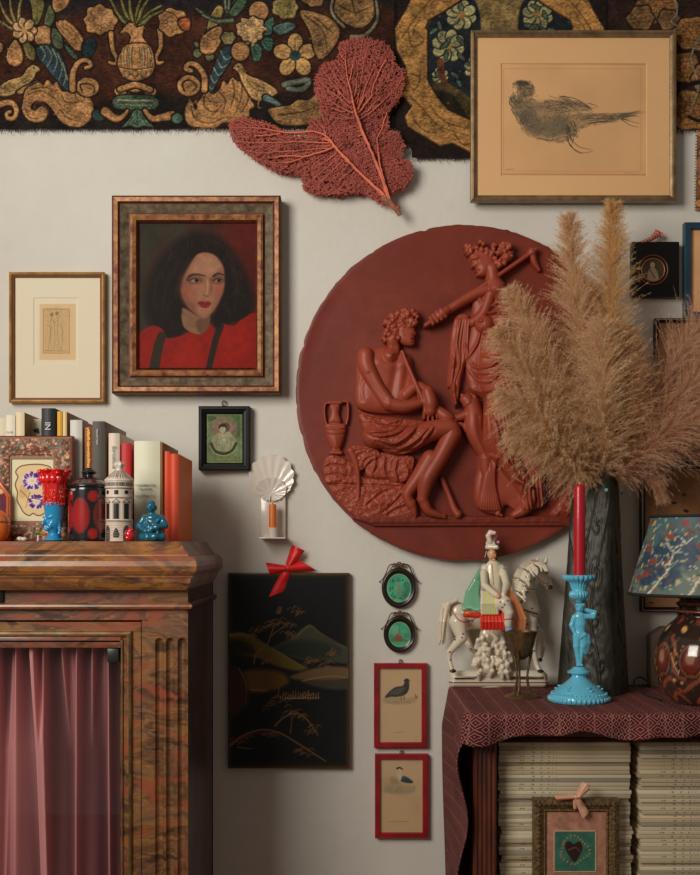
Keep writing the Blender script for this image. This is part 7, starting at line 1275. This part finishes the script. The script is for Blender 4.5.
# rider: one skin
B = Blob(); B.chain([q(290, 400, -22), q(284, 330, -14), q(284, 270, -10), q(286, 224, -8)], [44*u, 36*u, 38*u, 36*u], W, .7); B.cap(q(250, 226, -8), q(322, 226, -8), 20*u, 20*u, W); B.cap(q(282, 205, -8), q(280, 185, -8), 13*u, 13*u, SK); B.ell(q(279, 163, -11), (20*u, 20*u, 25*u), SK); B.ell(q(282, 164, -31), (4*u, 5*u, 6*u), SK); B.ell(q(280, 186, -24), (8*u, 6*u, 5*u), SK)
for s_ in (-1, 1): B.chain([q(278+s_*19, 148, -8), q(276+s_*25, 176, -8), q(276+s_*26, 196, -6)], [9*u, 9*u, 5*u], HR)
B.ell(q(278, 150, 4), (23*u, 18*u, 22*u), HR)
B.chain([q(240, 246, -14), q(236, 300, -26), q(286, 344, -40)], [17*u, 15*u, 11*u], W); B.ell(q(290, 348, -42), (11*u, 9*u, 9*u), SK); B.chain([q(330, 246, -14), q(336, 296, -24), q(316, 340, -38)], [17*u, 15*u, 11*u], W)
B.chain([q(280, 390, -26), q(318, 376, -38), q(338, 420, -40), q(336, 470, -38)], [34*u, 31*u, 22*u, 17*u], W); B.chain([q(336, 452, -38), q(342, 500, -36), q(352, 530, -36)], [20*u, 16*u, 14*u], BL); B.cap(q(346, 528, -36), q(372, 534, -42), 11*u, 8*u, KH)
for i in range(7): B.chain([q(226+9*i, 330+4*i, -30), q(222+10*i, 380, -36), q(224+11*i, 424, -34)], [8*u, 9*u, 8*u], YG if i % 2 else W)
def ridercol(V, C):
    C = C.copy(); zx = (V[:, 0]/kh+CX-O4[0])*O4[2]; zy = (HY-(V[:, 2]-ZB+c.z-CZ)/kh-O4[1])*O4[2]; f = V[:, 1] < yh-.003
    for ex in (271, 291): C[f & (((zx-ex)/4)**2+((zy-158)/2.2)**2 < 1)] = HR
    C[f & (((zx-281)/5)**2+((zy-178)/1.8)**2 < 1)] = A(160, 60, 50, .5)
    d, _ = segd(zx, zy, np.array([(278, 205), (284, 300)])); C[f & (d < 2.6)] = A(150, 110, 70, .5); d, _ = segd(zx, zy, np.array([(316, 450), (356, 446)])); C[f & (d < 3)] = A(160, 60, 60, .5)
    for sx, sy in ((300, 372), (316, 384), (330, 366), (308, 396)): C[f & (((zx-sx)/5)**2+((zy-sy)/5)**2 < 1)] = A(96, 84, 92, .5)
    return C
B.build('rider', glz, t, .0008, .0018, ridercol).__setitem__('label', 'seated rider in white tunic and yellow-green skirt')
B = Blob()
for i in range(8): a = i/7; B.chain([q(252-10*a, 214+6*a, -2-2*a), q(226-22*a+8*a, 280, 2), q(216-40*a, 340, 0), q(226-72*a, 408+6*math.sin(i), -8-10*(1-a))], [12*u, 14*u, 14*u, 11*u], GR)
for i in range(5): a = i/4; B.chain([q(316+8*a, 210+8*a, -8), q(328+14*a, 250, -10), q(334+16*a, 290, -14)], [11*u, 11*u, 8*u], GR)
B.build('cloak', glz, t, .0009, .0012).__setitem__('label', 'green cloak')
B = Blob(); B.cap(q(260, 128, -10), q(298, 128, -14), 12*u, 12*u, W, False, 1.3); B.ell(q(279, 112, -8), (27*u, 24*u, 22*u), W); B.chain([q(270, 104, -12), q(262, 78, -12), q(272, 62, -12), q(290, 64, -14)], [12*u, 12*u, 12*u, 8*u], A(200, 180, 168, .5)); B.chain([q(296, 112, -22), q(288, 94, -24), q(298, 80, -22)], [9*u, 10*u, 8*u], A(92, 60, 66, .5)); B.ell(q(298, 106, -28), (7*u, 6*u, 7*u), A(190, 120, 130, .5)); B.build('plumed_hat', glz, t, .0008, .0016)
# ---- bronze tripod cup
yb = -.236; k = kk(yb); c = P(521.5, 698.5, yb); zb = TZ+.0008; t = thing('tripod_cup', 'small bronze cup on three slender legs in front of the rider figurine', 'cup', (c.x, c.y, zb)); Mb = mat('patinated_bronze', A(92, 68, 40, .42), .42, .55, (70, A(60, 46, 30, .42)), (120, .3, .001))
mb = MB(); mb.lathe([(0, 0), (17, 0), (18.6, .8), (18, 2), (14, 3.2), (9, 4.6), (5, 5.2), (0, 5.4)], (0, 0, 0), 36, rfun=lambda a, i: 1+.10*math.cos(3*a+.5)); mb.v = [(c.x+x*k, c.y+y*k, zb+z*k) for x, y, z in mb.v]; mb.build('foot', Mb, t, True, 50)
for a in (PI*1.35, PI*.05, PI*.72):
    mb = MB(); pts = [(10, 4), (7.5, 10), (6, 20), (7.5, 32), (9.6, 42), (11, 48)]; mb.tube([(c.x+r*k*math.cos(a), c.y+r*k*math.sin(a), zb+z*k) for r, z in cat(pts, 5, False)], [(1.1+.5*abs(j-12)/12)*k for j in range(26)], 10); mb.ell((c.x+10.6*k*math.cos(a), c.y+10.6*k*math.sin(a), zb+4*k), 2.*k, nu=10, nv=6); mb.build('leg', Mb, t)
mb = MB(); bp = [(0, 38), (3.4, 38.4), (7, 41), (10, 46), (12.4, 53), (13.6, 59), (15, 64.6), (15.6, 66.6), (14.4, 66.8), (12.6, 62), (10.6, 52), (6, 45), (0, 44)]; mb.lathe([(r*k, z*k) for r, z in bp], (c.x, c.y, zb), 48, rfun=lambda a, i: 1+.03*math.cos(8*a)*(1 if 2 < i < 7 else 0)+.03*math.cos(5*a+1)*(1 if 6 <= i <= 8 else 0)); mb.tube([(c.x-13.5*k, c.y-.4*k, zb+62*k), (c.x-17*k, c.y-.8*k, zb+66*k), (c.x-20*k, c.y-1*k, zb+66.4*k)], [.0026, .0018, .0012], 8); mb.build('bowl', Mb, t, True, 60)
# ---- blue candlestick
yc = -.30; k = kk(yc); c = P(579, 702.5, yc); zb = TZ+.0008; t = thing('candlestick', 'turquoise blue glass candlestick with a standing cherub stem', 'candlestick', (c.x, c.y, zb)); tq = A(92, 174, 200, .42); Mt = mat('blue_milk_glass', tq, .18, 0, spec=.6, coat=.5, sss=.15); zz_ = lambda py: (702.5-py)
mb = MB(); mb.lathe([(0, 0), (28, 0), (29.6, .8), (30.2, 3), (29.8, 5), (29, 7), (28, 8.2), (26.8, 8.6), (25.6, 10), (20, 14.6), (14, 19), (9, 23.4), (7.4, 25.4), (7.2, 27), (11.4, 29), (11.6, 30.4), (9, 32), (6.4, 33.6), (5.6, 35), (0, 35.2)], (0, 0, 0), 72)
for i in range(40): a = 2*PI*i/40; mb.ell((29.6*math.cos(a), 29.6*math.sin(a), 3.6), (1.7, 1.7, 2.6), nu=8, nv=6); mb.ell((27*math.cos(a), 27*math.sin(a), 8.8), 1.1, nu=8, nv=6)
for i in range(6):
    a = 2*PI*i/6-.2
    for j in range(2): r, z = 19.+j*3.4, 15.6-j*2.5; mb.ell((r*math.cos(a+.05*j), r*math.sin(a+.05*j), z), (2.4-j*.6, 2.4-j*.6, 1.2), nu=12, nv=8)
mb.v = [(c.x+x*k, c.y+y*k, zb+z*k) for x, y, z in mb.v]; mb.build('base', Mt, t, True, 50)
B = Blob(); ZF = (560, 570, 6.25); s6 = 6.25
def f(zx, zy, dy=0.): return Vector((c.x+(ZF[0]+zx/s6-579)*k, c.y+dy*k/s6, zb+(702.5-(ZF[1]+zy/s6))*k))
w6 = k/s6*1.2
B.ell(f(123, 244), (22*w6, 23*w6, 25*w6)); B.ell(f(123, 230), (25*w6, 25*w6, 18*w6)); B.ell(f(117, 246, -24), (5*w6, 7*w6, 6*w6)); B.ell(f(120, 256, -20), (11*w6, 7*w6, 4*w6))
for dx in (-20, -7, 7, 20): B.ell(f(123+dx, 222, -18), 8*w6)
B.cap(f(124, 268), f(124, 290), 12*w6, 14*w6); B.chain([f(124, 300), f(128, 340), f(128, 385), f(124, 415)], [30*w6, 31*w6, 25*w6, 29*w6], None, .75); B.cap(f(96, 300), f(152, 300), 16*w6, 16*w6)
B.chain([f(92, 300), f(74, 350, 2), f(92, 400, -6)], [16*w6, 14*w6, 10*w6]); B.ell(f(96, 412, -8), 10*w6); B.chain([f(156, 296), f(208, 296, -4), f(218, 270, 0), f(176, 258, 4), f(150, 250, 4)], [16*w6, 14*w6, 12*w6, 11*w6, 9*w6])
B.chain([f(108, 420), f(104, 480, -4), f(112, 540, 0), f(116, 590)], [25*w6, 19*w6, 14*w6, 11*w6]); B.chain([f(140, 420), f(140, 480, -8), f(132, 540, -2), f(126, 592)], [24*w6, 18*w6, 13*w6, 10*w6]); B.ell(f(112, 598, -10), (11*w6, 18*w6, 8*w6)); B.ell(f(130, 598, -12), (11*w6, 18*w6, 8*w6))
for i in range(5): B.chain([f(146+8*i, 400+4*i, -14+3*i), f(152+7*i, 460, -16+3*i), f(150+6*i, 520+6*math.sin(i), -12+3*i)], [9*w6, 9*w6, 6*w6])
B.chain([f(96, 410, -18), f(126, 424, -24), f(154, 408, -18)], [8*w6, 9*w6, 8*w6]); V, Q, C = B.mesh(.0008, .0016); fastmesh('cherub_stem', V, Q, Mt, t)
mb = MB(); cup = [(0, 99.8), (3, 99.8), (3.6, 100.4), (3.2, 101), (4, 101.6), (6.6, 102.6), (9, 105), (9.6, 107.4), (9, 109.6), (7.4, 111), (7.2, 112), (7.8, 114.4), (8.4, 117), (9.6, 119.4), (12, 120.8), (14.6, 122), (15.8, 124.4), (15.6, 126.4), (13.6, 127), (8, 126.6), (6.4, 125.6), (6.2, 118), (0, 118)]
mb.lathe(cup, (0, 0, 0), 120, rfun=lambda a, i: 1+(.055*math.cos(20*a) if 5 <= i <= 17 and i not in (9, 10) else 0)); mb.v = [(c.x+x*k, c.y+y*k, zb+z*k) for x, y, z in mb.v]; mb.build('candle_cup', Mt, t, True, 60)
ct = thing('candle', 'tall unlit red taper candle in the blue candlestick', 'candle', (c.x, c.y, zb+118.4*k)); mb = MB(); mb.lathe([(0, 118.4), (5.8, 118.4), (5.8, 128), (5.7, 170), (5.5, 214), (4.9, 216.4), (3.2, 217.4), (0, 217.2)], (0, 0, 0), 28); mb.v = [(c.x+.6*k*(z/200)+x*k, c.y+y*k, zb+z*k) for x, y, z in mb.v]; mb.build('wax', mat('red_wax', A(150, 14, 28, .5), .35, sss=.15, coat=.2), ct, True, 50); mb = MB(); mb.tube([(c.x+.65*k, c.y, zb+217*k), (c.x+.7*k, c.y, zb+219.2*k)], .0009, 6); mb.build('wick', mat('white_wick', A(180, 160, 140, .5), .9), ct)
# ---- tall tapered relief vase
yv = -.135; VB = (0, 0); zb = TZ+.0008; k = kk(yv); base = P(593, 692, yv); H = (692-474)*k; t = thing('tall_vase', 'tall dark square tapered vase with swirling relief holding the pampas plumes', 'vase', (base.x, yv, zb))
def vase_section(z):                                                     # half sizes at height fraction z
    w0, w1 = .0715, .0445; e = (1-z)**1.08; return w1+(w0-w1)*e
def vase():
    nz, na = 240, 360; ph = np.linspace(0, 2*PI, na, endpoint=False); zs = np.linspace(0, 1, nz); A_, Zg = np.meshgrid(ph, zs); p = 7.; r = (np.abs(np.cos(A_))**p+np.abs(np.sin(A_))**p)**(-1/p); w_ = np.vectorize(vase_section)(Zg); x = r*np.cos(A_)*w_; y = r*np.sin(A_)*w_*.86
    S = np.where(np.abs(np.cos(A_)) > np.abs(np.sin(A_)), np.sin(A_)*np.sign(np.cos(A_)), -np.cos(A_)*np.sign(np.sin(A_)))*r        # -1..1 across a face
    px_, pz_ = S*26, Zg*110; h = 0
    def whorl(cx, cz, R, tw): d = np.hypot(px_-cx, pz_-cz); a = np.arctan2(pz_-cz, px_-cx); return np.exp(-(d/R)**2*1.4)*np.cos(a*tw+d*1.1)
    for cx, cz, R, tw in ((-8, 30, 9, 1), (9, 38, 8, 2), (4, 22, 7, 1), (-10, 52, 8, 2), (8, 60, 9, 1), (-4, 74, 8, 1), (10, 84, 6, 2), (-9, 92, 6, 1), (0, 10, 8, 2), (14, 14, 6, 1)): h = h+whorl(cx, cz, R, tw)
    lines = [(lambda z: -16+14*np.sin(z*.045)), (lambda z: 3+9*np.sin(z*.06+1.)), (lambda z: 16-12*np.sin(z*.04)), (lambda z: -8-6*np.sin(z*.08))]
    for L in lines: h = h+1.1*np.exp(-((px_-L(pz_))/1.1)**2)
    fx = fbm(px_+40, pz_, 7, 3, 4)-.5; h = h*.0015+fx*.0018+(fbm(px_+90, pz_*.7, 3.2, 17, 3)-.5)*.0016; h = h*np.clip((1-np.abs(S))*6, .15, 1)
    n_ = np.stack([np.cos(A_), np.sin(A_), 0*A_], -1); V = np.stack([x, y, Zg*H], -1)+n_*h[..., None]; co_, si = math.cos(-.5), math.sin(-.5); X = V[..., 0]*co_-V[..., 1]*si; Y = V[..., 0]*si+V[..., 1]*co_; V[..., 0] = base.x+X+.006*Zg; V[..., 1] = yv+Y; V[..., 2] += zb
    mb = MB(); mb.grid(V, closeu=True); rim = V[-1]; cen = rim.mean(0); inn = cen+(rim-cen)*.90; inn2 = inn.copy(); inn2[:, 2] -= .12; mb.grid(np.stack([rim, inn, inn2]), closeu=True); mb.grid(np.stack([V[0]*0+V[0].mean(0), V[0]]), closeu=True); return mb
mv = mat('dark_pewter_glaze', A(50, 47, 37, .5), .46, .25, (26, A(34, 34, 28, .5)), (120, .3, .001)); vase().build('body', mv, t, True, 60)
mb = MB(); p_ = P(606.5, 490, yv-.0525); mb.ell(p_, (.0042, .003, .0042)); p_ = P(621.5, 493, yv-.034); mb.ell(p_, (.003, .003, .003), 1); mb.build('cabochon', [mat('turquoise_stone', A(120, 190, 180, .45), .15, coat=.6), mat('dark_stone', (.02, .03, .03, 1), .2)], t, label='turquoise cabochon')
# ---- lamp
yl = -.325; k = kk(yl); c = P(706, 705, yl); zb = TZ+.0008; t = thing('table_lamp', 'table lamp with marbled paper shade and dark painted bulbous ceramic base', 'lamp', (c.x, c.y, zb)); hh = lambda py: (705-py)
cv = Cv(0, 0, 300, 112, 3., (52, 38, 32)); cv.mottle(20, .35, 3); r_ = np.random.default_rng(5)
for i in range(9):
    x = 16+i*33.; cv.ell(x, 66, 12, 17, (112, 60, 40), 0, .6, 1, (24, 18, 16), 1.4); cv.ell(x, 66, 8.6, 12.5, (96, 34, 28), 0, .6, 1, (22, 16, 14), 1); cv.ell(x-1, 63, 4.4, 6.4, (140, 100, 72), 0, .6)
    cv.line([(x+8, 44), (x+16, 54), (x+15, 74), (x+24, 84), (x+38, 80)], (124, 66, 46), 4, 2.4); cv.line([(x-4, 92), (x+10, 84), (x+20, 96), (x+30, 92)], (132, 66, 44), 4.4, 3); cv.line([(x+4, 106), (x+14, 98), (x+26, 108)], (140, 66, 42), 4.4, 2.4)
    for q_ in ([(x+12, 60), (x+20, 78), (x+28, 62), (x+12, 60)], [(x+16, 56), (x+26, 70)], [(x+26, 56), (x+16, 72)], [(x+10, 84), (x+24, 88)]): cv.line(q_, (206, 170, 110), 1.2, .8, .9, .3, False)
    cv.ell(x+20, 36, 4, 3, (200, 150, 90), .3, .5); cv.ell(x+4, 28, 5, 3.5, (130, 50, 40), 0, .5); cv.ell(x+17, 90, 3, 2.4, (30, 24, 24))
for z in (6, 14, 22): cv.line([(0, z), (300, z)], (36, 24, 22), 4); cv.line([(0, z-3), (300, z-3)], (150, 74, 54), 2.4)
for i in range(160): cv.ell(r_.random()*300, r_.random()*112, .8, .8, (190, 150, 96), 0, .3, .7)
rg = cv.rgba(.62)
bp = cat([(30, 0), (33, 2), (40, 10), (46.5, 22), (50, 36), (50.5, 48), (48, 60), (43, 70), (36, 79), (30, 84), (27.6, 88), (29.4, 91), (29.8, 93), (26.6, 95.4), (28.6, 98.4), (29, 100.4), (25.6, 103), (27.6, 106), (27.6, 108), (24, 110)], 6, False)
def lc(a, i): z = bp[i, 1]; return tuple(rg[min(int((112-z)/112*(cv.ny-1)), cv.ny-1), int(((a+.35) % (2*PI))/(2*PI)*(cv.nx-1))])
mb = MB(); mb.lathe([(0, 0)]+[(r, z) for r, z in bp], (0, 0, 0), 260, colfun=lambda a, i: lc(a, max(i-1, 0))); mb.v = [(c.x+x*k, c.y+y*k, zb+z*k) for x, y, z in mb.v]; mb.build('lamp_base', colmat('painted_glaze', .14, .6, (40, .2, .002), coat=.7), t, True, 180)
mb = MB(); mb.tube([(c.x, c.y, zb+108*k), (c.x, c.y, zb+150*k)], 6*k, 16); mb.build('socket', M_brass, t)
# shade: marbled paper
cv = Cv(0, 0, 470, 92, 2.6, (58, 88, 92)); X, Y = cv.X, cv.Y; w1 = fbm(X, Y, 40, 2, 4); w2 = fbm(X, Y, 22, 12, 4)
def over(m, col): m = np.clip(m, 0, 1)[..., None]; cv.a[:] = cv.a*(1-m)+np.array(col)/255*m
over((w1-.52)*14, (36, 58, 74)); over((w2-.58)*16, (84, 96, 88)); over((np.abs(w1-.47) < .012)*.7, (120, 70, 66)); over((np.abs(w2-.44) < .014)*.6, (96, 62, 66)); over((np.abs(fbm(X, Y, 30, 44, 4)-.5) < .008)*.8, (150, 150, 130))
for i in range(46):
    x, y, R = r_.random()*470, r_.random()*92, 1.6+r_.random()*4; t_ = np.linspace(0, 2*PI, 12, endpoint=False); rr2 = R*(.7+.5*r_.random(12)); cv.poly(np.stack([x+1.4*rr2*np.cos(t_), y+.8*rr2*np.sin(t_)], 1), (112, 56, 48) if r_.random() < .7 else (80, 48, 50), .5, 1, True, (96, 84, 76), .7)
for i in range(150): x, y = r_.random()*470, r_.random()*92; cv.ell(x, y, 1+r_.random()*2.2, .7+r_.random()*1.2, (188, 160, 92), r_.random()*3, .4, .9)
for i in range(11):
    x = 18+i*42.+r_.normal(0, 5); y = 92.; pts = [(x, y)]
    for j in range(8): x += 4+r_.normal(0, 4); y -= 9+r_.normal(0, 2); pts.append((x, y))
    cv.line(pts, (206, 192, 160), 2.4, .8, .95)
    for j in range(2, 8):
        for s_ in (-1, 1): b_ = pts[j]; cv.line([b_, (b_[0]+s_*(5+r_.random()*6), b_[1]-3-r_.random()*6), (b_[0]+s_*(8+r_.random()*8), b_[1]-6-r_.random()*8)], (206, 192, 160), 1.2, .5, .9)
rg2 = cv.rgba(.55); s0 = hh(595.5), hh(518.5); nn = 220; rows = []; cols = []
for i in range(47):
    v = i/46; r = 75.5+(53-75.5)*v; z = s0[0]+(s0[1]-s0[0])*v; row = []; cl_ = []
    for j in range(nn): a = 2*PI*j/nn; row.append((c.x+r*k*math.cos(a), c.y+r*k*math.sin(a), zb+z*k)); cl_.append(rg2[int((1-v)*(cv.ny-1)), int(j/nn*(cv.nx-1))])
    rows.append(row); cols.append(cl_)
mb = MB(); mb.grid(np.array(rows), 0, np.array(cols), closeu=True); rin = np.array(rows); cen = np.array((c.x, c.y, 0)); rin = rin.copy(); rin[..., :2] = cen[:2]+(rin[..., :2]-cen[:2])*.985; mb.grid(rin, 1, np.array(cols), closeu=True, flip=True); mb.build('lamp_shade', [colmat('marbled_paper', .5, .35), mat('shade_lining', A(120, 100, 80, .5), .8)], t, True, 180, label='marbled teal paper lamp shade')
for py, r in ((595.5, 75.6), (518.5, 53.1)):
    mb = MB(); mb.tube([(c.x+r*k*math.cos(a), c.y+r*k*math.sin(a), zb+hh(py)*k) for a in np.linspace(0, 2*PI, 90, endpoint=False)], .0032, 8, closed=True); mb.build('shade_trim', mat('black_trim', (.015, .015, .014, 1), .7), t)
mb = MB(); pts = cat([(661, 700, -.30), (652, 699, -.25), (644, 694, -.21), (637, 687, -.16), (634, 681, -.12), (640, 677, -.09), (648, 682, -.08), (650, 688, -.06), (644, 690, -.04)], 6, False); mb.tube([(PX(a, y), y, TZ+.003 if i > 6*3 and False else max(TZ+.0032, PZ(b_, y))) for i, (a, b_, y) in enumerate(pts)], .0022, 8); mb.build('power_cord', mat('dark_flex', (.03, .022, .02, 1), .5), t)
EG = 1.
# ================================================================ pampas plumes standing in the vase
def plume(pts, R, n_tuft, per, seed, label, c1, c2, droop=.5, E=.5, side=(0, 0, 0)):
    """pts [(px,py,y)...] from the vase mouth to the tip; R widest radius in photo pixels"""
    r = np.random.default_rng(seed); pts = [(p[0], p[1], yv+(p[2]-yv)*(.3, .75, 1, 1)[i]) for i, p in enumerate(pts)]; R = R*1.25; n_tuft = int(n_tuft*1.75); ax = np.array([tuple(P(*p)) for p in pts]); ax = cat(ax, 12, False); L = np.linalg.norm(np.diff(ax, axis=0), axis=1); S = np.concatenate([[0], np.cumsum(L)])/L.sum(); tot = L.sum(); Rm = R*kk(pts[-1][2])
    def at(t): return np.stack([np.interp(t, S, ax[:, i]) for i in range(3)], -1)
    t0 = thing('pampas_plume', label, 'pampas grass', tuple(ax[0]), 'pampas plumes in the tall vase'); V = []; C = []; E = .46; c1 = np.array(A(*c1, E)); c2 = np.array(A(*c2, E))
    n = n_tuft; tt = .03+.97*r.random(n)**.95; base = at(tt); tan = at(np.minimum(tt+.02, 1.0))-at(tt-.02); tan /= np.linalg.norm(tan, axis=1, keepdims=True)
    rad = r.normal(0, 1, (n, 3)); rad -= tan*(rad*tan).sum(1, keepdims=True); rad /= np.linalg.norm(rad, axis=1, keepdims=True)
    prof = np.clip((tt+.02)/.30, 0, 1)**.5*np.clip((1.03-tt)/.42, 0, 1)**.6; Lt = Rm*prof*(.5+.6*r.random(n))*1.45+.007; up = .95+.8*tt
    k = 7; s = np.linspace(0, 1, k); d0 = tan*up[:, None]+rad*(.55+.5*r.random((n, 1))); d0 /= np.linalg.norm(d0, axis=1, keepdims=True); sg = np.array([0, 0, -1.])
    path = base[:, None]+d0[:, None]*(s[None, :, None]*Lt[:, None, None])+rad[:, None]*(s**2)[None, :, None]*Lt[:, None, None]*.28+sg*(s**2)[None, :, None]*Lt[:, None, None]*droop*r.random((n, 1, 1))
    m = int(per*1.75); ii = np.repeat(np.arange(n), m); q = r.random(n*m)*.92+.02; f = q*(k-1); a = np.minimum(f.astype(int), k-2); fr = (f-a)[:, None]; st = path[ii, a]*(1-fr)+path[ii, a+1]*fr; dr = path[ii, a+1]-path[ii, a]; dr /= np.linalg.norm(dr, axis=1, keepdims=True)+1e-9
    rn = r.normal(0, 1, (n*m, 3)); rn /= np.linalg.norm(rn, axis=1, keepdims=True); hl = (.005+.010*r.random(n*m))*(1.15-.5*q); hd = dr+rn*.75; hd /= np.linalg.norm(hd, axis=1, keepdims=True); hd2 = hd+sg*.35+rn*.15; mid = st+hd*hl[:, None]*.55; end = mid+hd2*hl[:, None]*.5
    # filament ribbons, plus the tuft stems themselves
    wv = np.cross(hd, r.normal(0, 1, (n*m, 3))); wv /= np.linalg.norm(wv, axis=1, keepdims=True)+1e-9; w0 = (.00026+.0002*r.random(n*m))[:, None]; V = np.stack([st-wv*w0, st+wv*w0, mid+wv*w0*.8, mid-wv*w0*.8, end], 1); N = n*m; b = np.arange(N)[:, None]*5
    T = np.concatenate([b+np.array([0, 1, 2]), b+np.array([0, 2, 3]), b+np.array([3, 2, 4])]); mix = np.clip(.5+.28*r.normal(0, 1, n)[ii]+.12*r.normal(0, 1, N), 0, 1)[:, None]; C = np.repeat(c1*(1-mix)+c2*mix, 5, 0)
    V2 = []; wv = np.cross(d0, r.normal(0, 1, (n, 3))); wv /= np.linalg.norm(wv, axis=1, keepdims=True); ww = np.linspace(.0006, .0002, k)[None, :, None]; A1 = path-wv[:, None]*ww; A2 = path+wv[:, None]*ww; V2 = np.stack([A1, A2], 2).reshape(-1, 3); b2 = (np.arange(n)[:, None]*k+np.arange(k-1)[None]).reshape(-1, 1)*2+len(V)*5
    T2 = np.concatenate([b2+np.array([0, 1, 3]), b2+np.array([0, 3, 2])]); C2 = np.repeat((c1*.8+c2*.2)[None], len(V2), 0)
    fastmesh('plume', np.concatenate([V.reshape(-1, 3), V2]), np.concatenate([T, T2]), M_pam, t0, np.concatenate([C, C2]), True)
    mb = MB(); dn = ax[0]-ax[2]; dn /= np.linalg.norm(dn); mouth = np.array((VM[0], VM[1], VM[2]-.2)); low = [mouth*.75+ax[0]*.25+r.normal(0, .004, 3)*np.array((1, 1, 0)), ax[0]*.85+mouth*.15]; mb.tube([Vector(low[0]), Vector(low[1])]+[Vector(p) for p in ax[::4]], .0016, 6); mb.build('stem', M_stem, t0); return t0
M_pam, nt, b = newmat('pampas_fluff'); a_ = nd(nt, 'ShaderNodeAttribute', attribute_name='Col'); df = nd(nt, 'ShaderNodeBsdfDiffuse'); tl = nd(nt, 'ShaderNodeBsdfTranslucent'); mx = nd(nt, 'ShaderNodeMixShader'); mx.inputs[0].default_value = .28
nt.links.new(a_.outputs['Color'], df.inputs[0]); nt.links.new(a_.outputs['Color'], tl.inputs[0]); nt.links.new(df.outputs[0], mx.inputs[1]); nt.links.new(tl.outputs[0], mx.inputs[2]); tr = nd(nt, 'ShaderNodeBsdfTransparent'); m2 = nd(nt, 'ShaderNodeMixShader'); m2.inputs[0].default_value = .42; nt.links.new(mx.outputs[0], m2.inputs[1]); nt.links.new(tr.outputs[0], m2.inputs[2]); nt.links.new(m2.outputs[0], nt.nodes['Material Output'].inputs[0]); nt.nodes.remove(b)
M_stem = mat('dry_stem', A(150, 112, 66, .5), .7); VM = P(602, 478, yv)
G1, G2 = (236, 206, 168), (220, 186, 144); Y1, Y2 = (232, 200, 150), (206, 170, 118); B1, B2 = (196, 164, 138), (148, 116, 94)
plume([(605, 478, -.15), (608, 400, -.16), (611, 300, -.165), (613, 207, -.165)], 23, 640, 34, 1, 'tallest upright yellowish pampas plume in the tall vase', Y1, Y2, .35)
plume([(600, 478, -.17), (590, 400, -.18), (578, 310, -.18), (569, 220, -.17)], 24, 640, 34, 2, 'second tallest upright pampas plume, left of the tallest one', G1, G2, .35)
plume([(598, 480, -.19), (572, 420, -.21), (540, 350, -.22), (512, 292, -.22)], 25, 520, 34, 3, 'pampas plume leaning left with its tip by the woman of the roundel', G1, G2, .4)
plume([(598, 482, -.20), (566, 432, -.22), (532, 378, -.235), (499, 332, -.24)], 26, 500, 34, 4, 'pampas plume leaning left, its tip reaching farthest left', G1, (212, 178, 138), .5)
plume([(598, 482, -.20), (568, 448, -.24), (536, 416, -.25), (502, 394, -.26)], 26, 380, 34, 5, 'pampas plume leaning low left, third of the left-leaning tips from the top', G1, G2, .6)
plume([(598, 484, -.20), (572, 464, -.24), (546, 446, -.25), (514, 432, -.26)], 24, 320, 34, 6, 'lowest left pampas plume, spreading over the roundel rim above the red candle', G1, G2, .7)
plume([(603, 484, -.21), (604, 440, -.23), (602, 390, -.24), (600, 325, -.24)], 32, 440, 36, 7, 'short broad pampas plume in front of the two upright ones', (238, 208, 170), (222, 188, 146), .5)
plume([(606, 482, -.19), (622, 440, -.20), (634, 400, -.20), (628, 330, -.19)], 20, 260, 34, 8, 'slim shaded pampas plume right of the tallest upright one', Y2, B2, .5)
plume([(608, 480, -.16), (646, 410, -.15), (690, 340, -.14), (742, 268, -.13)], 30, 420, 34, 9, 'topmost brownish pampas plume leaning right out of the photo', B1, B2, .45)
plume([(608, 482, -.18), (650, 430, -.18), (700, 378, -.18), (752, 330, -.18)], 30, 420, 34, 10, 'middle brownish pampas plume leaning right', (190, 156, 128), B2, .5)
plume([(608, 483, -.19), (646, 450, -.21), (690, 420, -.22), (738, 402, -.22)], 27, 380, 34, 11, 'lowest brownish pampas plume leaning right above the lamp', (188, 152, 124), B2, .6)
plume([(606, 480, -.15), (640, 474, -.17), (656, 482, -.18), (663, 497, -.18)], 8, 90, 26, 12, 'thin drooping pampas tip hanging right of the vase mouth', B1, (130, 94, 66), .8)
